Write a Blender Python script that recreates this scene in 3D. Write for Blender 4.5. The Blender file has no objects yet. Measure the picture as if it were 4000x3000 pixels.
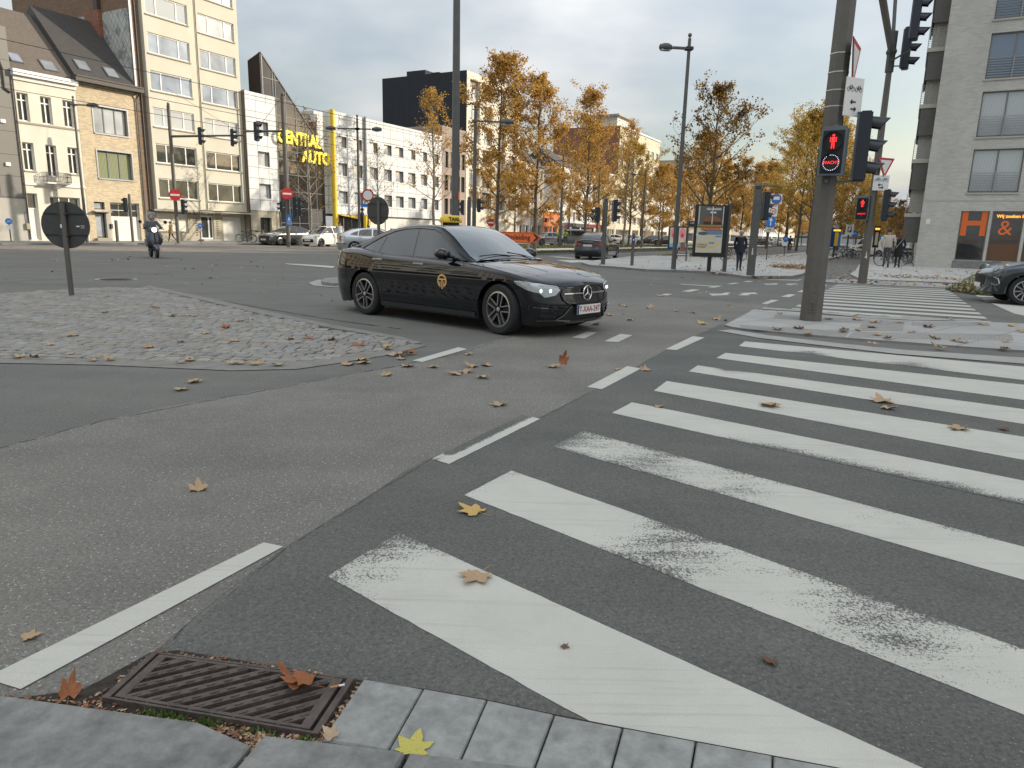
import bpy, bmesh, math, random
from math import sin, cos, pi, radians, sqrt, atan2
from mathutils import Vector, Matrix
from mathutils.geometry import delaunay_2d_cdt
S = bpy.context.scene
COL = S.collection
# ---------------------------------------------------------------- camera, sky, sun, exposure
CAM_H = 1.42; FPX = 2740.0; YH = 912.0; ROLL = radians(1.4)
PITCH = math.atan((1500 - YH) / FPX)
fwd = Vector((0, cos(PITCH), -sin(PITCH))); r0 = Vector((1, 0, 0)); u0 = r0.cross(fwd)
CR = r0 * cos(ROLL) + u0 * sin(ROLL); CU = -r0 * sin(ROLL) + u0 * cos(ROLL)
cd = bpy.data.cameras.new('camera'); cam = bpy.data.objects.new('camera', cd); COL.objects.link(cam)
cam.matrix_world = Matrix(((CR.x, CU.x, -fwd.x, 0), (CR.y, CU.y, -fwd.y, 0), (CR.z, CU.z, -fwd.z, CAM_H), (0, 0, 0, 1)))
cd.sensor_fit = 'HORIZONTAL'; cd.sensor_width = 36; cd.lens = 36 * FPX / 4000
cd.clip_start = 0.05; cd.clip_end = 3000
S.camera = cam
SUN_EL = radians(20); SUN_V = Vector((.96, .28, 0)).normalized()
w = bpy.data.worlds.new("World"); S.world = w; w.use_nodes = True
nt = w.node_tree; nt.nodes.clear()
def N(nt, t, **k):
    n = nt.nodes.new(t)
    for a, b in k.items():
        if a.startswith('i_'): n.inputs[a[2:].replace('_', ' ')].default_value = b
        else: setattr(n, a, b)
    return n
sky = N(nt, 'ShaderNodeTexSky', sky_type='NISHITA', sun_disc=False, sun_elevation=SUN_EL,
        sun_rotation=atan2(SUN_V.x, SUN_V.y), air_density=1.2, dust_density=1.5)
tc = N(nt, 'ShaderNodeTexCoord'); sep = N(nt, 'ShaderNodeSeparateXYZ')
nt.links.new(tc.outputs['Generated'], sep.inputs[0])
zc = N(nt, 'ShaderNodeMath', operation='MAXIMUM'); zc.inputs[1].default_value = 0.0
nt.links.new(sep.outputs[2], zc.inputs[0])
za = N(nt, 'ShaderNodeMath', operation='ADD'); za.inputs[1].default_value = 0.16; nt.links.new(zc.outputs[0], za.inputs[0])
dx = N(nt, 'ShaderNodeMath', operation='DIVIDE'); dy = N(nt, 'ShaderNodeMath', operation='DIVIDE')
nt.links.new(sep.outputs[0], dx.inputs[0]); nt.links.new(za.outputs[0], dx.inputs[1])
nt.links.new(sep.outputs[1], dy.inputs[0]); nt.links.new(za.outputs[0], dy.inputs[1])
cb = N(nt, 'ShaderNodeCombineXYZ'); nt.links.new(dx.outputs[0], cb.inputs[0]); nt.links.new(dy.outputs[0], cb.inputs[1])
no = N(nt, 'ShaderNodeTexNoise', i_Scale=.55, i_Detail=5.0, i_Roughness=.48, i_Distortion=.35)
nt.links.new(cb.outputs[0], no.inputs['Vector'])
rp = N(nt, 'ShaderNodeValToRGB'); rp.color_ramp.elements[0].position = .38; rp.color_ramp.elements[1].position = .60
rp.color_ramp.elements[0].color = (.08, .08, .08, 1)
nt.links.new(no.outputs[0], rp.inputs[0])
no2 = N(nt, 'ShaderNodeTexNoise', i_Scale=.9, i_Detail=7.0, i_Roughness=.52)
nt.links.new(cb.outputs[0], no2.inputs['Vector'])
rc = N(nt, 'ShaderNodeValToRGB')
rc.color_ramp.elements[0].position = .3; rc.color_ramp.elements[0].color = (.48, .54, .61, 1)
rc.color_ramp.elements[1].position = .68; rc.color_ramp.elements[1].color = (.92, .905, .875, 1)
nt.links.new(no2.outputs[0], rc.inputs[0])
b1 = N(nt, 'ShaderNodeBackground', i_Strength=.085); b2 = N(nt, 'ShaderNodeBackground', i_Strength=.92)
gz = N(nt, 'ShaderNodeMath', operation='MULTIPLY_ADD'); gz.inputs[1].default_value = 1.35; gz.inputs[2].default_value = .47   # overcast: brighter towards the zenith
nt.links.new(zc.outputs[0], gz.inputs[0]); nt.links.new(gz.outputs[0], b2.inputs['Strength'])
nt.links.new(sky.outputs[0], b1.inputs[0]); nt.links.new(rc.outputs[0], b2.inputs[0])
mx = N(nt, 'ShaderNodeMixShader'); wo = N(nt, 'ShaderNodeOutputWorld')
nt.links.new(rp.outputs[0], mx.inputs[0]); nt.links.new(b1.outputs[0], mx.inputs[1]); nt.links.new(b2.outputs[0], mx.inputs[2])
nt.links.new(mx.outputs[0], wo.inputs[0])
sl = bpy.data.lights.new('sun', 'SUN'); sl.energy = 3.5; sl.angle = radians(.6); sl.color = (1, .90, .75)
so = bpy.data.objects.new('sun', sl); COL.objects.link(so)
so.rotation_euler = (-Vector((SUN_V.x * cos(SUN_EL), SUN_V.y * cos(SUN_EL), sin(SUN_EL)))).to_track_quat('-Z', 'Y').to_euler()
S.view_settings.view_transform = 'Standard'; S.view_settings.look = 'None'
S.view_settings.exposure = 0.60; S.view_settings.gamma = 1
S.render.engine = 'CYCLES'
S.cycles.max_bounces = 6
# ---------------------------------------------------------------- frame of the avenue
DV = Vector((.477, .879, 0)).normalized(); NV = Vector((-DV.y, DV.x, 0)); DANG = atan2(DV.y, DV.x)
def P(a, o, z=0): return DV * a + NV * o + Vector((0, 0, z))
def ray(x, y): return fwd + CR * ((x - 2000) / FPX) + CU * ((1500 - y) / FPX)
def G(x, y, z=0):                         # ground point seen at a pixel of the 4000 px photo
    q = ray(x, y); t = (z - CAM_H) / q.z
    p = q * t; return Vector((p.x, p.y, z))
def colpt(x, y, D, z=0):                  # ground point below a pixel column at distance D
    q = ray(x, y); return Vector((q.x / q.y * D, D, z))
def offpt(x, y, o, z=0):
    q = ray(x, y); t = (o - 0) / q.dot(NV); p = q * t; return Vector((p.x, p.y, z))
# ---------------------------------------------------------------- materials
MATS = {}
def mat(name, col, rough=.7, metal=0, var=0, vscale=3.0, bump=0, bscale=40.0, coat=0, spec=.5, emit=0, alpha=1, island=0, obj=False, detail=4):
    if name in MATS: return MATS[name]
    m = bpy.data.materials.new(name); m.use_nodes = True; t = m.node_tree
    b = t.nodes['Principled BSDF']; c4 = (*col, 1)
    b.inputs['Base Color'].default_value = c4; b.inputs['Roughness'].default_value = rough
    b.inputs['Metallic'].default_value = metal; b.inputs['Coat Weight'].default_value = coat
    b.inputs['Specular IOR Level'].default_value = spec; b.inputs['Alpha'].default_value = alpha
    if emit: b.inputs['Emission Color'].default_value = c4; b.inputs['Emission Strength'].default_value = emit
    if var or bump or island: tcn = N(t, 'ShaderNodeTexCoord')
    src = None
    if var:
        n1 = N(t, 'ShaderNodeTexNoise', i_Scale=vscale, i_Detail=float(detail), i_Roughness=.62)
        t.links.new(tcn.outputs['Object'], n1.inputs['Vector'])
        mr = N(t, 'ShaderNodeMapRange'); mr.inputs[1].default_value = .28; mr.inputs[2].default_value = .72
        mr.inputs[3].default_value = 1 - var; mr.inputs[4].default_value = 1 + var
        t.links.new(n1.outputs[0], mr.inputs[0]); src = mr.outputs[0]
    if island:
        g = N(t, 'ShaderNodeNewGeometry'); mr2 = N(t, 'ShaderNodeMapRange')
        mr2.inputs[3].default_value = 1 - island; mr2.inputs[4].default_value = 1 + island
        t.links.new(g.outputs['Random Per Island'], mr2.inputs[0])
        if src:
            mu = N(t, 'ShaderNodeMath', operation='MULTIPLY'); t.links.new(src, mu.inputs[0]); t.links.new(mr2.outputs[0], mu.inputs[1]); src = mu.outputs[0]
        else: src = mr2.outputs[0]
    if src:
        vm = N(t, 'ShaderNodeVectorMath', operation='SCALE'); vm.inputs[0].default_value = col
        t.links.new(src, vm.inputs['Scale']); t.links.new(vm.outputs[0], b.inputs['Base Color'])
    if bump:
        n2 = N(t, 'ShaderNodeTexNoise', i_Scale=bscale, i_Detail=3.0); t.links.new(tcn.outputs['Object'], n2.inputs['Vector'])
        bp = N(t, 'ShaderNodeBump', i_Strength=bump, i_Distance=.02); t.links.new(n2.outputs[0], bp.inputs['Height']); t.links.new(bp.outputs[0], b.inputs['Normal'])
    MATS[name] = m; return m
def node_mat(name):
    m = bpy.data.materials.new(name); m.use_nodes = True; MATS[name] = m
    return m, m.node_tree, m.node_tree.nodes['Principled BSDF']
def mixc(t, fac, a, b, mode='MIX'):
    n = N(t, 'ShaderNodeMix', data_type='RGBA', blend_type=mode)
    for i, v in ((0, fac), (6, a), (7, b)):
        if hasattr(v, 'links'): t.links.new(v, n.inputs[i])
        elif i == 0: n.inputs[0].default_value = v
        else: n.inputs[i].default_value = (*v, 1)
    return n.outputs[2]
def ramp(t, src, p0, p1, c0=0., c1=1.):
    n = N(t, 'ShaderNodeMapRange'); n.inputs[1].default_value = p0; n.inputs[2].default_value = p1
    n.inputs[3].default_value = c0; n.inputs[4].default_value = c1; t.links.new(src, n.inputs[0]); return n.outputs[0]
def noise(t, vec, sc, det=3., ro=.5, dist=0.):
    n = N(t, 'ShaderNodeTexNoise', i_Scale=float(sc), i_Detail=float(det), i_Roughness=ro, i_Distortion=dist); t.links.new(vec, n.inputs['Vector']); return n.outputs[0]
def asphalt_nodes(t, b, base, speck, speckamt, big, patchtint, bstr=.6):
    tcn = N(t, 'ShaderNodeTexCoord'); v = tcn.outputs['Object']
    bigv = ramp(t, noise(t, v, .35, 5, .6), .3, .7, 1 - big, 1 + big)
    midv = ramp(t, noise(t, v, 2.3, 6, .65), .3, .7, .93, 1.07)
    fin = noise(t, v, 62, 6, .85); finv = ramp(t, fin, .32, .68, .42, 1.62)
    vo = N(t, 'ShaderNodeTexVoronoi', i_Scale=58.); t.links.new(v, vo.inputs['Vector'])
    sp = ramp(t, vo.outputs['Distance'], .16, .26, 1., 0.)
    sn = ramp(t, noise(t, v, 45, 2, .5), .46, .60); spm = N(t, 'ShaderNodeMath', operation='MULTIPLY'); t.links.new(sp, spm.inputs[0]); t.links.new(sn, spm.inputs[1])
    sp2 = N(t, 'ShaderNodeMath', operation='MULTIPLY'); sp2.inputs[1].default_value = speckamt; t.links.new(spm.outputs[0], sp2.inputs[0])
    stain = ramp(t, noise(t, v, 1.7, 6, .7, .6), .60, .72, 1., .80)
    mpw = N(t, 'ShaderNodeMapping'); mpw.inputs['Rotation'].default_value = (0, 0, .70); mpw.inputs['Scale'].default_value = (.10, 1.1, 1); t.links.new(v, mpw.inputs['Vector'])
    track = ramp(t, noise(t, mpw.outputs[0], 1.0, 4, .55, .3), .35, .65, .90, 1.09)
    c = mixc(t, ramp(t, noise(t, v, .9, 4, .6), .42, .62, 0, 1), base, patchtint)
    m1 = N(t, 'ShaderNodeMath', operation='MULTIPLY'); t.links.new(bigv, m1.inputs[0]); t.links.new(midv, m1.inputs[1])
    for e_ in (stain, track): m0 = N(t, 'ShaderNodeMath', operation='MULTIPLY'); t.links.new(m1.outputs[0], m0.inputs[0]); t.links.new(e_, m0.inputs[1]); m1 = m0
    m2 = N(t, 'ShaderNodeMath', operation='MULTIPLY'); t.links.new(m1.outputs[0], m2.inputs[0]); t.links.new(finv, m2.inputs[1])
    vm = N(t, 'ShaderNodeVectorMath', operation='SCALE'); t.links.new(c, vm.inputs[0]); t.links.new(m2.outputs[0], vm.inputs['Scale'])
    col = mixc(t, sp2.outputs[0], vm.outputs[0], speck)
    bp = N(t, 'ShaderNodeBump', i_Strength=bstr, i_Distance=.006); t.links.new(noise(t, v, 130, 3, .6), bp.inputs['Height'])
    t.links.new(bp.outputs[0], b.inputs['Normal']); b.inputs['Roughness'].default_value = .82
    return v, col, bp
m, t, b = node_mat('asphalt'); _, c, _ = asphalt_nodes(t, b, (.124, .126, .116), (.31, .30, .27), .6, .10, (.138, .136, .122)); t.links.new(c, b.inputs['Base Color'])
m, t, b = node_mat('asphalt_brown'); _, c, _ = asphalt_nodes(t, b, (.172, .167, .148), (.50, .48, .43), 1.0, .08, (.150, .146, .130), .7); t.links.new(c, b.inputs['Base Color'])
m, t, b = node_mat('asphalt_dark'); _, c, _ = asphalt_nodes(t, b, (.102, .105, .097), (.27, .27, .25), .6, .06, (.116, .118, .108), 1.0); t.links.new(c, b.inputs['Base Color'])
m, t, b = node_mat('asphalt_pink'); _, c, _ = asphalt_nodes(t, b, (.20, .175, .155), (.36, .33, .3), .5, .08, (.15, .135, .12), .5); t.links.new(c, b.inputs['Base Color'])
m, t, b = node_mat('road_paint')
v, c, bpn = asphalt_nodes(t, b, (.102, .105, .097), (.27, .27, .25), .6, .06, (.116, .118, .108), 1.0)
at = N(t, 'ShaderNodeAttribute', attribute_name='wear')
mp = N(t, 'ShaderNodeMapping'); mp.inputs['Rotation'].default_value = (0, 0, -DANG); mp.inputs['Scale'].default_value = (.22, 1, 1); t.links.new(v, mp.inputs['Vector'])
grain = noise(t, v, 105, 4, .75); streak = noise(t, mp.outputs[0], 9, 3, .6)
ws = N(t, 'ShaderNodeMath', operation='MULTIPLY_ADD'); t.links.new(at.outputs['Fac'], ws.inputs[0]); ws.inputs[1].default_value = .60; ws.inputs[2].default_value = .168
st = N(t, 'ShaderNodeMath', operation='MULTIPLY_ADD'); t.links.new(streak, st.inputs[0]); st.inputs[1].default_value = .34; t.links.new(ws.outputs[0], st.inputs[2])
st2 = N(t, 'ShaderNodeMath', operation='SUBTRACT'); t.links.new(st.outputs[0], st2.inputs[0]); st2.inputs[1].default_value = .17
cp = N(t, 'ShaderNodeMath', operation='SUBTRACT'); t.links.new(grain, cp.inputs[0]); t.links.new(st2.outputs[0], cp.inputs[1])
pf = ramp(t, cp.outputs[0], -.01, .02)
dirt = ramp(t, noise(t, v, 1.8, 6, .7), .3, .7, .90, 1.05)
dm = N(t, 'ShaderNodeMapping'); dm.inputs['Rotation'].default_value = (0, 0, .52); dm.inputs['Scale'].default_value = (.35, 11, 1); t.links.new(v, dm.inputs['Vector'])
dirt2 = ramp(t, noise(t, dm.outputs[0], 2.6, 5, .62, .5), .28, .46, .86, 1.02)
gr2 = ramp(t, noise(t, v, 210, 2, .6), .3, .7, .92, 1.06)
mm = N(t, 'ShaderNodeMath', operation='MULTIPLY'); t.links.new(dirt, mm.inputs[0]); t.links.new(dirt2, mm.inputs[1])
mm2 = N(t, 'ShaderNodeMath', operation='MULTIPLY'); t.links.new(mm.outputs[0], mm2.inputs[0]); t.links.new(gr2, mm2.inputs[1])
vm = N(t, 'ShaderNodeVectorMath', operation='SCALE'); vm.inputs[0].default_value = (.50, .50, .45); t.links.new(mm2.outputs[0], vm.inputs['Scale'])
t.links.new(mixc(t, pf, c, vm.outputs[0]), b.inputs['Base Color']); b.inputs['Roughness'].default_value = .75
bs = N(t, 'ShaderNodeMath', operation='MULTIPLY_ADD'); t.links.new(pf, bs.inputs[0]); bs.inputs[1].default_value = -.6; bs.inputs[2].default_value = 1.0
t.links.new(bs.outputs[0], bpn.inputs['Strength'])
def slab_mat(name, col, joint, sx, sy, rot=0., mort=.012, var=.09, speck=.1, bump=.25, offs=.5):
    m, t, b = node_mat(name)
    tcn = N(t, 'ShaderNodeTexCoord'); mp = N(t, 'ShaderNodeMapping'); mp.inputs['Rotation'].default_value = (0, 0, rot)
    t.links.new(tcn.outputs['Object'], mp.inputs['Vector'])
    br = N(t, 'ShaderNodeTexBrick', offset=offs); br.inputs['Scale'].default_value = 1.; br.inputs['Brick Width'].default_value = sx; br.inputs['Row Height'].default_value = sy
    br.inputs['Mortar Size'].default_value = mort; br.inputs['Color1'].default_value = (*[c * (1 - var) for c in col], 1)
    br.inputs['Color2'].default_value = (*[min(1, c * (1 + var)) for c in col], 1); br.inputs['Mortar'].default_value = (*joint, 1); br.inputs['Mortar Smooth'].default_value = .1
    t.links.new(mp.outputs[0], br.inputs['Vector'])
    k = ramp(t, noise(t, tcn.outputs['Object'], 130, 2, .5), .3, .7, 1 - speck, 1 + speck)
    k2 = ramp(t, noise(t, tcn.outputs['Object'], .9, 6, .65), .3, .7, .86, 1.12)
    mu = N(t, 'ShaderNodeMath', operation='MULTIPLY'); t.links.new(k, mu.inputs[0]); t.links.new(k2, mu.inputs[1])
    vm = N(t, 'ShaderNodeVectorMath', operation='SCALE'); t.links.new(br.outputs[0], vm.inputs[0]); t.links.new(mu.outputs[0], vm.inputs['Scale'])
    t.links.new(vm.outputs[0], b.inputs['Base Color']); b.inputs['Roughness'].default_value = .8
    bp = N(t, 'ShaderNodeBump', i_Strength=bump, i_Distance=.01, invert=True); t.links.new(br.outputs['Fac'], bp.inputs['Height']); t.links.new(bp.outputs[0], b.inputs['Normal'])
    return m
def wall_mat(name, col, joint, bw, bh, mort=.01, var=.1, offs=.5, stain=.1, axes='xz'):
    # facade pattern in the building's own x/z plane
    m, t, b = node_mat(name)
    tcn = N(t, 'ShaderNodeTexCoord'); sp = N(t, 'ShaderNodeSeparateXYZ'); t.links.new(tcn.outputs['Object'], sp.inputs[0])
    cbn = N(t, 'ShaderNodeCombineXYZ'); t.links.new(sp.outputs[0 if axes[0] == 'x' else 1], cbn.inputs[0]); t.links.new(sp.outputs[2], cbn.inputs[1])
    br = N(t, 'ShaderNodeTexBrick', offset=offs); br.inputs['Scale'].default_value = 1.; br.inputs['Brick Width'].default_value = bw; br.inputs['Row Height'].default_value = bh
    br.inputs['Mortar Size'].default_value = mort; br.inputs['Color1'].default_value = (*[c * (1 - var) for c in col], 1)
    br.inputs['Color2'].default_value = (*[min(1, c * (1 + var)) for c in col], 1); br.inputs['Mortar'].default_value = (*joint, 1)
    t.links.new(cbn.outputs[0], br.inputs['Vector'])
    k2 = ramp(t, noise(t, tcn.outputs['Object'], .7, 6, .65), .3, .7, 1 - stain, 1 + stain)
    vm = N(t, 'ShaderNodeVectorMath', operation='SCALE'); t.links.new(br.outputs[0], vm.inputs[0]); t.links.new(k2, vm.inputs['Scale'])
    t.links.new(vm.outputs[0], b.inputs['Base Color']); b.inputs['Roughness'].default_value = .85
    return m
slab_mat('slabs_light', (.42, .42, .40), (.22, .21, .19), 1.0, .75, -DANG, .008, .07)
slab_mat('slabs_refuge', (.36, .36, .345), (.13, .12, .11), .95, .8, -DANG + .35, .008, .06)
slab_mat('slabs_grey', (.24, .24, .235), (.12, .11, .1), .3, .3, -DANG, .008, .07)
mat('granite', (.25, .258, .25), .75, var=.34, detail=14, vscale=16, bump=.2, bscale=90)
mat('granite_dark', (.19, .193, .183), .8, var=.40, detail=14, vscale=13, bump=.3, bscale=90)
mat('kerb', (.20, .195, .185), .85, var=.15, vscale=6)
mat('concrete_gutter', (.34, .335, .315), .85, var=.12, vscale=4)
mat('soil', (.035, .028, .022), .95, var=.5, vscale=40, bump=.8, bscale=90)
mat('cast_iron', (.095, .076, .066), .55, .3, var=.35, vscale=22, bump=.3, bscale=60)
mat('black', (.012, .012, .013), .6); mat('shade_black', (.004, .004, .004), 1)
mat('pole_grey', (.105, .105, .100), .45, .25, var=.12, vscale=5)
mat('pole_dark', (.075, .078, .08), .5, .2, var=.12, vscale=6)
mat('pole_brownish', (.118, .108, .095), .5, .2, var=.12, vscale=4)
mat('steel', (.5, .5, .5), .35, .9); mat('dark_metal', (.035, .037, .042), .45, .3)
mat('signal_black', (.016, .020, .028), .4); mat('signal_grey', (.13, .15, .165), .45, .2)
mat('red', (.5, .03, .025), .45); mat('white', (.72, .72, .70), .5); mat('blue', (.02, .17, .55), .45); mat('dark_blue', (.015, .05, .16), .45)
mat('orange_sign', (.85, .16, .03), .5); mat('yellow', (.72, .50, .03), .4); mat('yellow_dark', (.75, .5, .03), .5)
mat('sign_back', (.06, .06, .058), .55, .2, var=.15, vscale=9)
mat('red_light', (1, .02, .025), .5, emit=1.5); mat('white_dot', (.75, .8, 1), .5, emit=1.3); mat('orange_light', (1, .3, .04), .5, emit=1.6); mat('headlamp', (1, .98, .92), .3, emit=1.3)
mat('orange_letter', (.65, .14, .03), .5, emit=.05)
mat('rubber', (.016, .016, .017), .8); mat('rim', (.45, .45, .46), .3, .9); mat('rim_dark', (.03, .03, .033), .35, .7)
mat('chrome', (.8, .8, .8), .12, 1)
mat('car_glass', (.012, .016, .020), .03, spec=.8, coat=.2); mat('windshield_glass', (.075, .105, .12), .04, spec=1., coat=.8)
mat('tail_red', (.35, .01, .01), .2, coat=1)
mat('lamp_glass', (.35, .37, .38), .12, .5, coat=1)
# ---------------------------------------------------------------- mesh helpers
class MB:
    def __init__(s): s.v = []; s.f = []; s.m = []; s.mats = []
    def mi(s, m):
        m = MATS[m] if isinstance(m, str) else m
        if m not in s.mats: s.mats.append(m)
        return s.mats.index(m)
    def add(s, vs, fs, m):
        o = len(s.v); i = s.mi(m); s.v += [tuple(x) for x in vs]
        for f in fs: s.f.append(tuple(k + o for k in f)); s.m.append(i)
    def quad(s, a, b, c, d, m): s.add([a, b, c, d], [(0, 1, 2, 3)], m)
    def box(s, x0, x1, y0, y1, z0, z1, m):
        s.add([(x0, y0, z0), (x1, y0, z0), (x1, y1, z0), (x0, y1, z0), (x0, y0, z1), (x1, y0, z1), (x1, y1, z1), (x0, y1, z1)],
              [(0, 3, 2, 1), (4, 5, 6, 7), (0, 1, 5, 4), (1, 2, 6, 5), (2, 3, 7, 6), (3, 0, 4, 7)], m)
    def obox(s, c, ax, ay, az, m):      # oriented box: centre and half-axis vectors
        c = Vector(c); ax = Vector(ax); ay = Vector(ay); az = Vector(az)
        vs = [c + ax * i + ay * j + az * k for k in (-1, 1) for i, j in ((-1, -1), (1, -1), (1, 1), (-1, 1))]
        s.add(vs, [(0, 3, 2, 1), (4, 5, 6, 7), (0, 1, 5, 4), (1, 2, 6, 5), (2, 3, 7, 6), (3, 0, 4, 7)], m)
    def tube(s, p0, p1, r0, r1=None, n=8, m='pole_grey', caps=True):
        r1 = r0 if r1 is None else r1; p0 = Vector(p0); p1 = Vector(p1); dd = (p1 - p0)
        if dd.length < 1e-6: return
        dd.normalize(); a = dd.orthogonal().normalized() if abs(dd.z) < .99 else Vector((1, 0, 0)); a = (a - dd * a.dot(dd)).normalized(); bb = dd.cross(a)
        vs = [p0 + (a * cos(2 * pi * k / n) + bb * sin(2 * pi * k / n)) * r0 for k in range(n)] + [p1 + (a * cos(2 * pi * k / n) + bb * sin(2 * pi * k / n)) * r1 for k in range(n)]
        fs = [(k, (k + 1) % n, n + (k + 1) % n, n + k) for k in range(n)]
        if caps: fs += [tuple(range(n - 1, -1, -1)), tuple(range(n, 2 * n))]
        s.add(vs, fs, m)
    def path(s, pts, r, n=6, m='pole_grey', r1=None):
        k = len(pts) - 1
        for i in range(k):
            ra = r + ((r1 or r) - r) * i / k; rb = r + ((r1 or r) - r) * (i + 1) / k
            s.tube(pts[i], pts[i + 1], ra, rb, n, m)
    def disc(s, c, nrm, r, m, n=28, r_in=0, th=0):
        c = Vector(c); nrm = Vector(nrm).normalized(); a = Vector((0, 0, 1)) if abs(nrm.z) < .9 else Vector((1, 0, 0)); a = (a - nrm * a.dot(nrm)).normalized(); bb = nrm.cross(a)
        ring = lambda rr, off: [c + nrm * off + (a * cos(2 * pi * k / n) + bb * sin(2 * pi * k / n)) * rr for k in range(n)]
        if r_in: s.add(ring(r, 0) + ring(r_in, 0), [(k, (k + 1) % n, n + (k + 1) % n, n + k) for k in range(n)], m)
        elif th: s.add(ring(r, -th / 2) + ring(r, th / 2), [(k, (k + 1) % n, n + (k + 1) % n, n + k) for k in range(n)] + [tuple(range(n - 1, -1, -1)), tuple(range(n, 2 * n))], m)
        else: s.add(ring(r, 0), [tuple(range(n))], m)
    def lathe(s, prof, m, n=20, axis='z', c=(0, 0, 0)):
        vs = []; k = len(prof)
        for i in range(n):
            an = 2 * pi * i / n
            for r_, z_ in prof:
                p = (r_ * cos(an), r_ * sin(an), z_)
                if axis == 'y': p = (r_ * cos(an), z_, r_ * sin(an))
                if axis == 'x': p = (z_, r_ * cos(an), r_ * sin(an))
                vs.append((p[0] + c[0], p[1] + c[1], p[2] + c[2]))
        fs = []
        for i in range(n):
            j = (i + 1) % n
            for q in range(k - 1): fs.append((i * k + q, j * k + q, j * k + q + 1, i * k + q + 1))
        s.add(vs, fs, m)
    def ball(s, c, r, m, n=10):
        if not hasattr(r, '__len__'): r = (r, r, r)
        vs = []; fs = []; h = n // 2
        for i in range(h + 1):
            for j in range(n):
                th = pi * i / h; ph = 2 * pi * j / n
                vs.append((c[0] + r[0] * sin(th) * cos(ph), c[1] + r[1] * sin(th) * sin(ph), c[2] + r[2] * cos(th)))
        for i in range(h):
            for j in range(n): fs.append((i * n + j, (i + 1) * n + j, (i + 1) * n + (j + 1) % n, i * n + (j + 1) % n))
        s.add(vs, fs, m)
    def prism(s, pts, dirv, m):          # extrude planar polygon
        n = len(pts); dv = Vector(dirv); vs = [Vector(p) for p in pts] + [Vector(p) + dv for p in pts]
        s.add(vs, [tuple(range(n)), tuple(range(2 * n - 1, n - 1, -1))] + [(k, n + k, n + (k + 1) % n, (k + 1) % n) for k in range(n)], m)
    def build(s, name, parent=None, smooth=False, angle=35, loc=None, norm=False):
        me = bpy.data.meshes.new(name); me.from_pydata(s.v, [], s.f)
        for m in s.mats: me.materials.append(m)
        me.polygons.foreach_set('material_index', s.m)
        if norm:
            bm = bmesh.new(); bm.from_mesh(me); bmesh.ops.remove_doubles(bm, verts=bm.verts, dist=1e-5); bmesh.ops.recalc_face_normals(bm, faces=bm.faces); bm.to_mesh(me); bm.free()
        if smooth:
            me.polygons.foreach_set('use_smooth', [True] * len(me.polygons)); me.update()
            me.set_sharp_from_angle(angle=radians(angle))
        me.update()
        o = bpy.data.objects.new(name, me); COL.objects.link(o)
        if parent: o.parent = parent
        if loc: o.location = loc
        return o
def tag(o, label, cat=None, group=None, kind=None):
    if label: o['label'] = label
    if cat: o['category'] = cat
    if group: o['group'] = group
    if kind: o['kind'] = kind
    return o
def thing(name, label, cat, loc=(0, 0, 0), rz=0., group=None, scale=1.):
    o = bpy.data.objects.new(name, None); COL.objects.link(o); o.empty_display_size = .2
    o.location = loc; o.rotation_euler = (0, 0, rz); o.scale = (scale,) * 3
    return tag(o, label, cat, group)
def copy_tree(o, parent=None):
    c = o.copy(); COL.objects.link(c); c.parent = parent
    for ch in list(o.children): copy_tree(ch, c)
    return c
def text_mesh(name, body, size, m, parent, origin, right, up, extrude=.004, align='CENTER', bold=0., sx=1.):
    c = bpy.data.curves.new(name, 'FONT'); c.body = body; c.size = size; c.extrude = extrude; c.align_x = align; c.align_y = 'CENTER'; c.offset = bold; c.resolution_u = 3
    tmp = bpy.data.objects.new(name + '_t', c); COL.objects.link(tmp)
    dg = bpy.context.evaluated_depsgraph_get(); me = bpy.data.meshes.new_from_object(tmp.evaluated_get(dg))
    bpy.data.objects.remove(tmp); bpy.data.curves.remove(c)
    me.materials.clear(); me.materials.append(MATS[m] if isinstance(m, str) else m); me.name = name
    right = Vector(right).normalized(); up = Vector(up).normalized(); nn = right.cross(up)
    me.transform(Matrix(((right.x * sx, up.x, nn.x, origin[0]), (right.y * sx, up.y, nn.y, origin[1]), (right.z * sx, up.z, nn.z, origin[2]), (0, 0, 0, 1))))
    o = bpy.data.objects.new(name, me); COL.objects.link(o)
    if parent: o.parent = parent
    return o
def patch(mb, poly, fn, m, step=.08, flip=False):   # flat polygon laid on a curved surface
    def dens(pl):
        out = []
        for i in range(len(pl)):
            a = Vector(pl[i]); bb = Vector(pl[(i + 1) % len(pl)]); k = max(1, int((bb - a).length / step))
            out += [a + (bb - a) * (j / k) for j in range(k)]
        return out
    bd = dens(poly); n = len(bd)
    xs = [p.x for p in bd]; ys = [p.y for p in bd]; pts = list(bd)
    x = min(xs) + step / 2
    while x < max(xs):
        y = min(ys) + step / 2
        while y < max(ys):
            q = Vector((x, y)); ins = False
            for i in range(n):
                a = bd[i]; bb = bd[(i + 1) % n]
                if (a.y > y) != (bb.y > y) and x < (bb.x - a.x) * (y - a.y) / (bb.y - a.y) + a.x: ins = not ins
            if ins and min((q - e).length for e in bd) > step * .35: pts.append(q)
            y += step
        x += step
    r_ = delaunay_2d_cdt(pts, [], [list(range(n))], 1, 1e-6)
    vs = [fn(p.x, p.y) for p in r_[0]]; fs = [tuple(f[::-1]) if flip else tuple(f) for f in r_[2]]
    mb.add(vs, fs, m)
def lerp_tab(tab, x):
    if x <= tab[0][0]: return tab[0][1]
    for (x0, y0), (x1, y1) in zip(tab, tab[1:]):
        if x <= x1: return y0 + (y1 - y0) * (x - x0) / (x1 - x0)
    return tab[-1][1]
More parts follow.
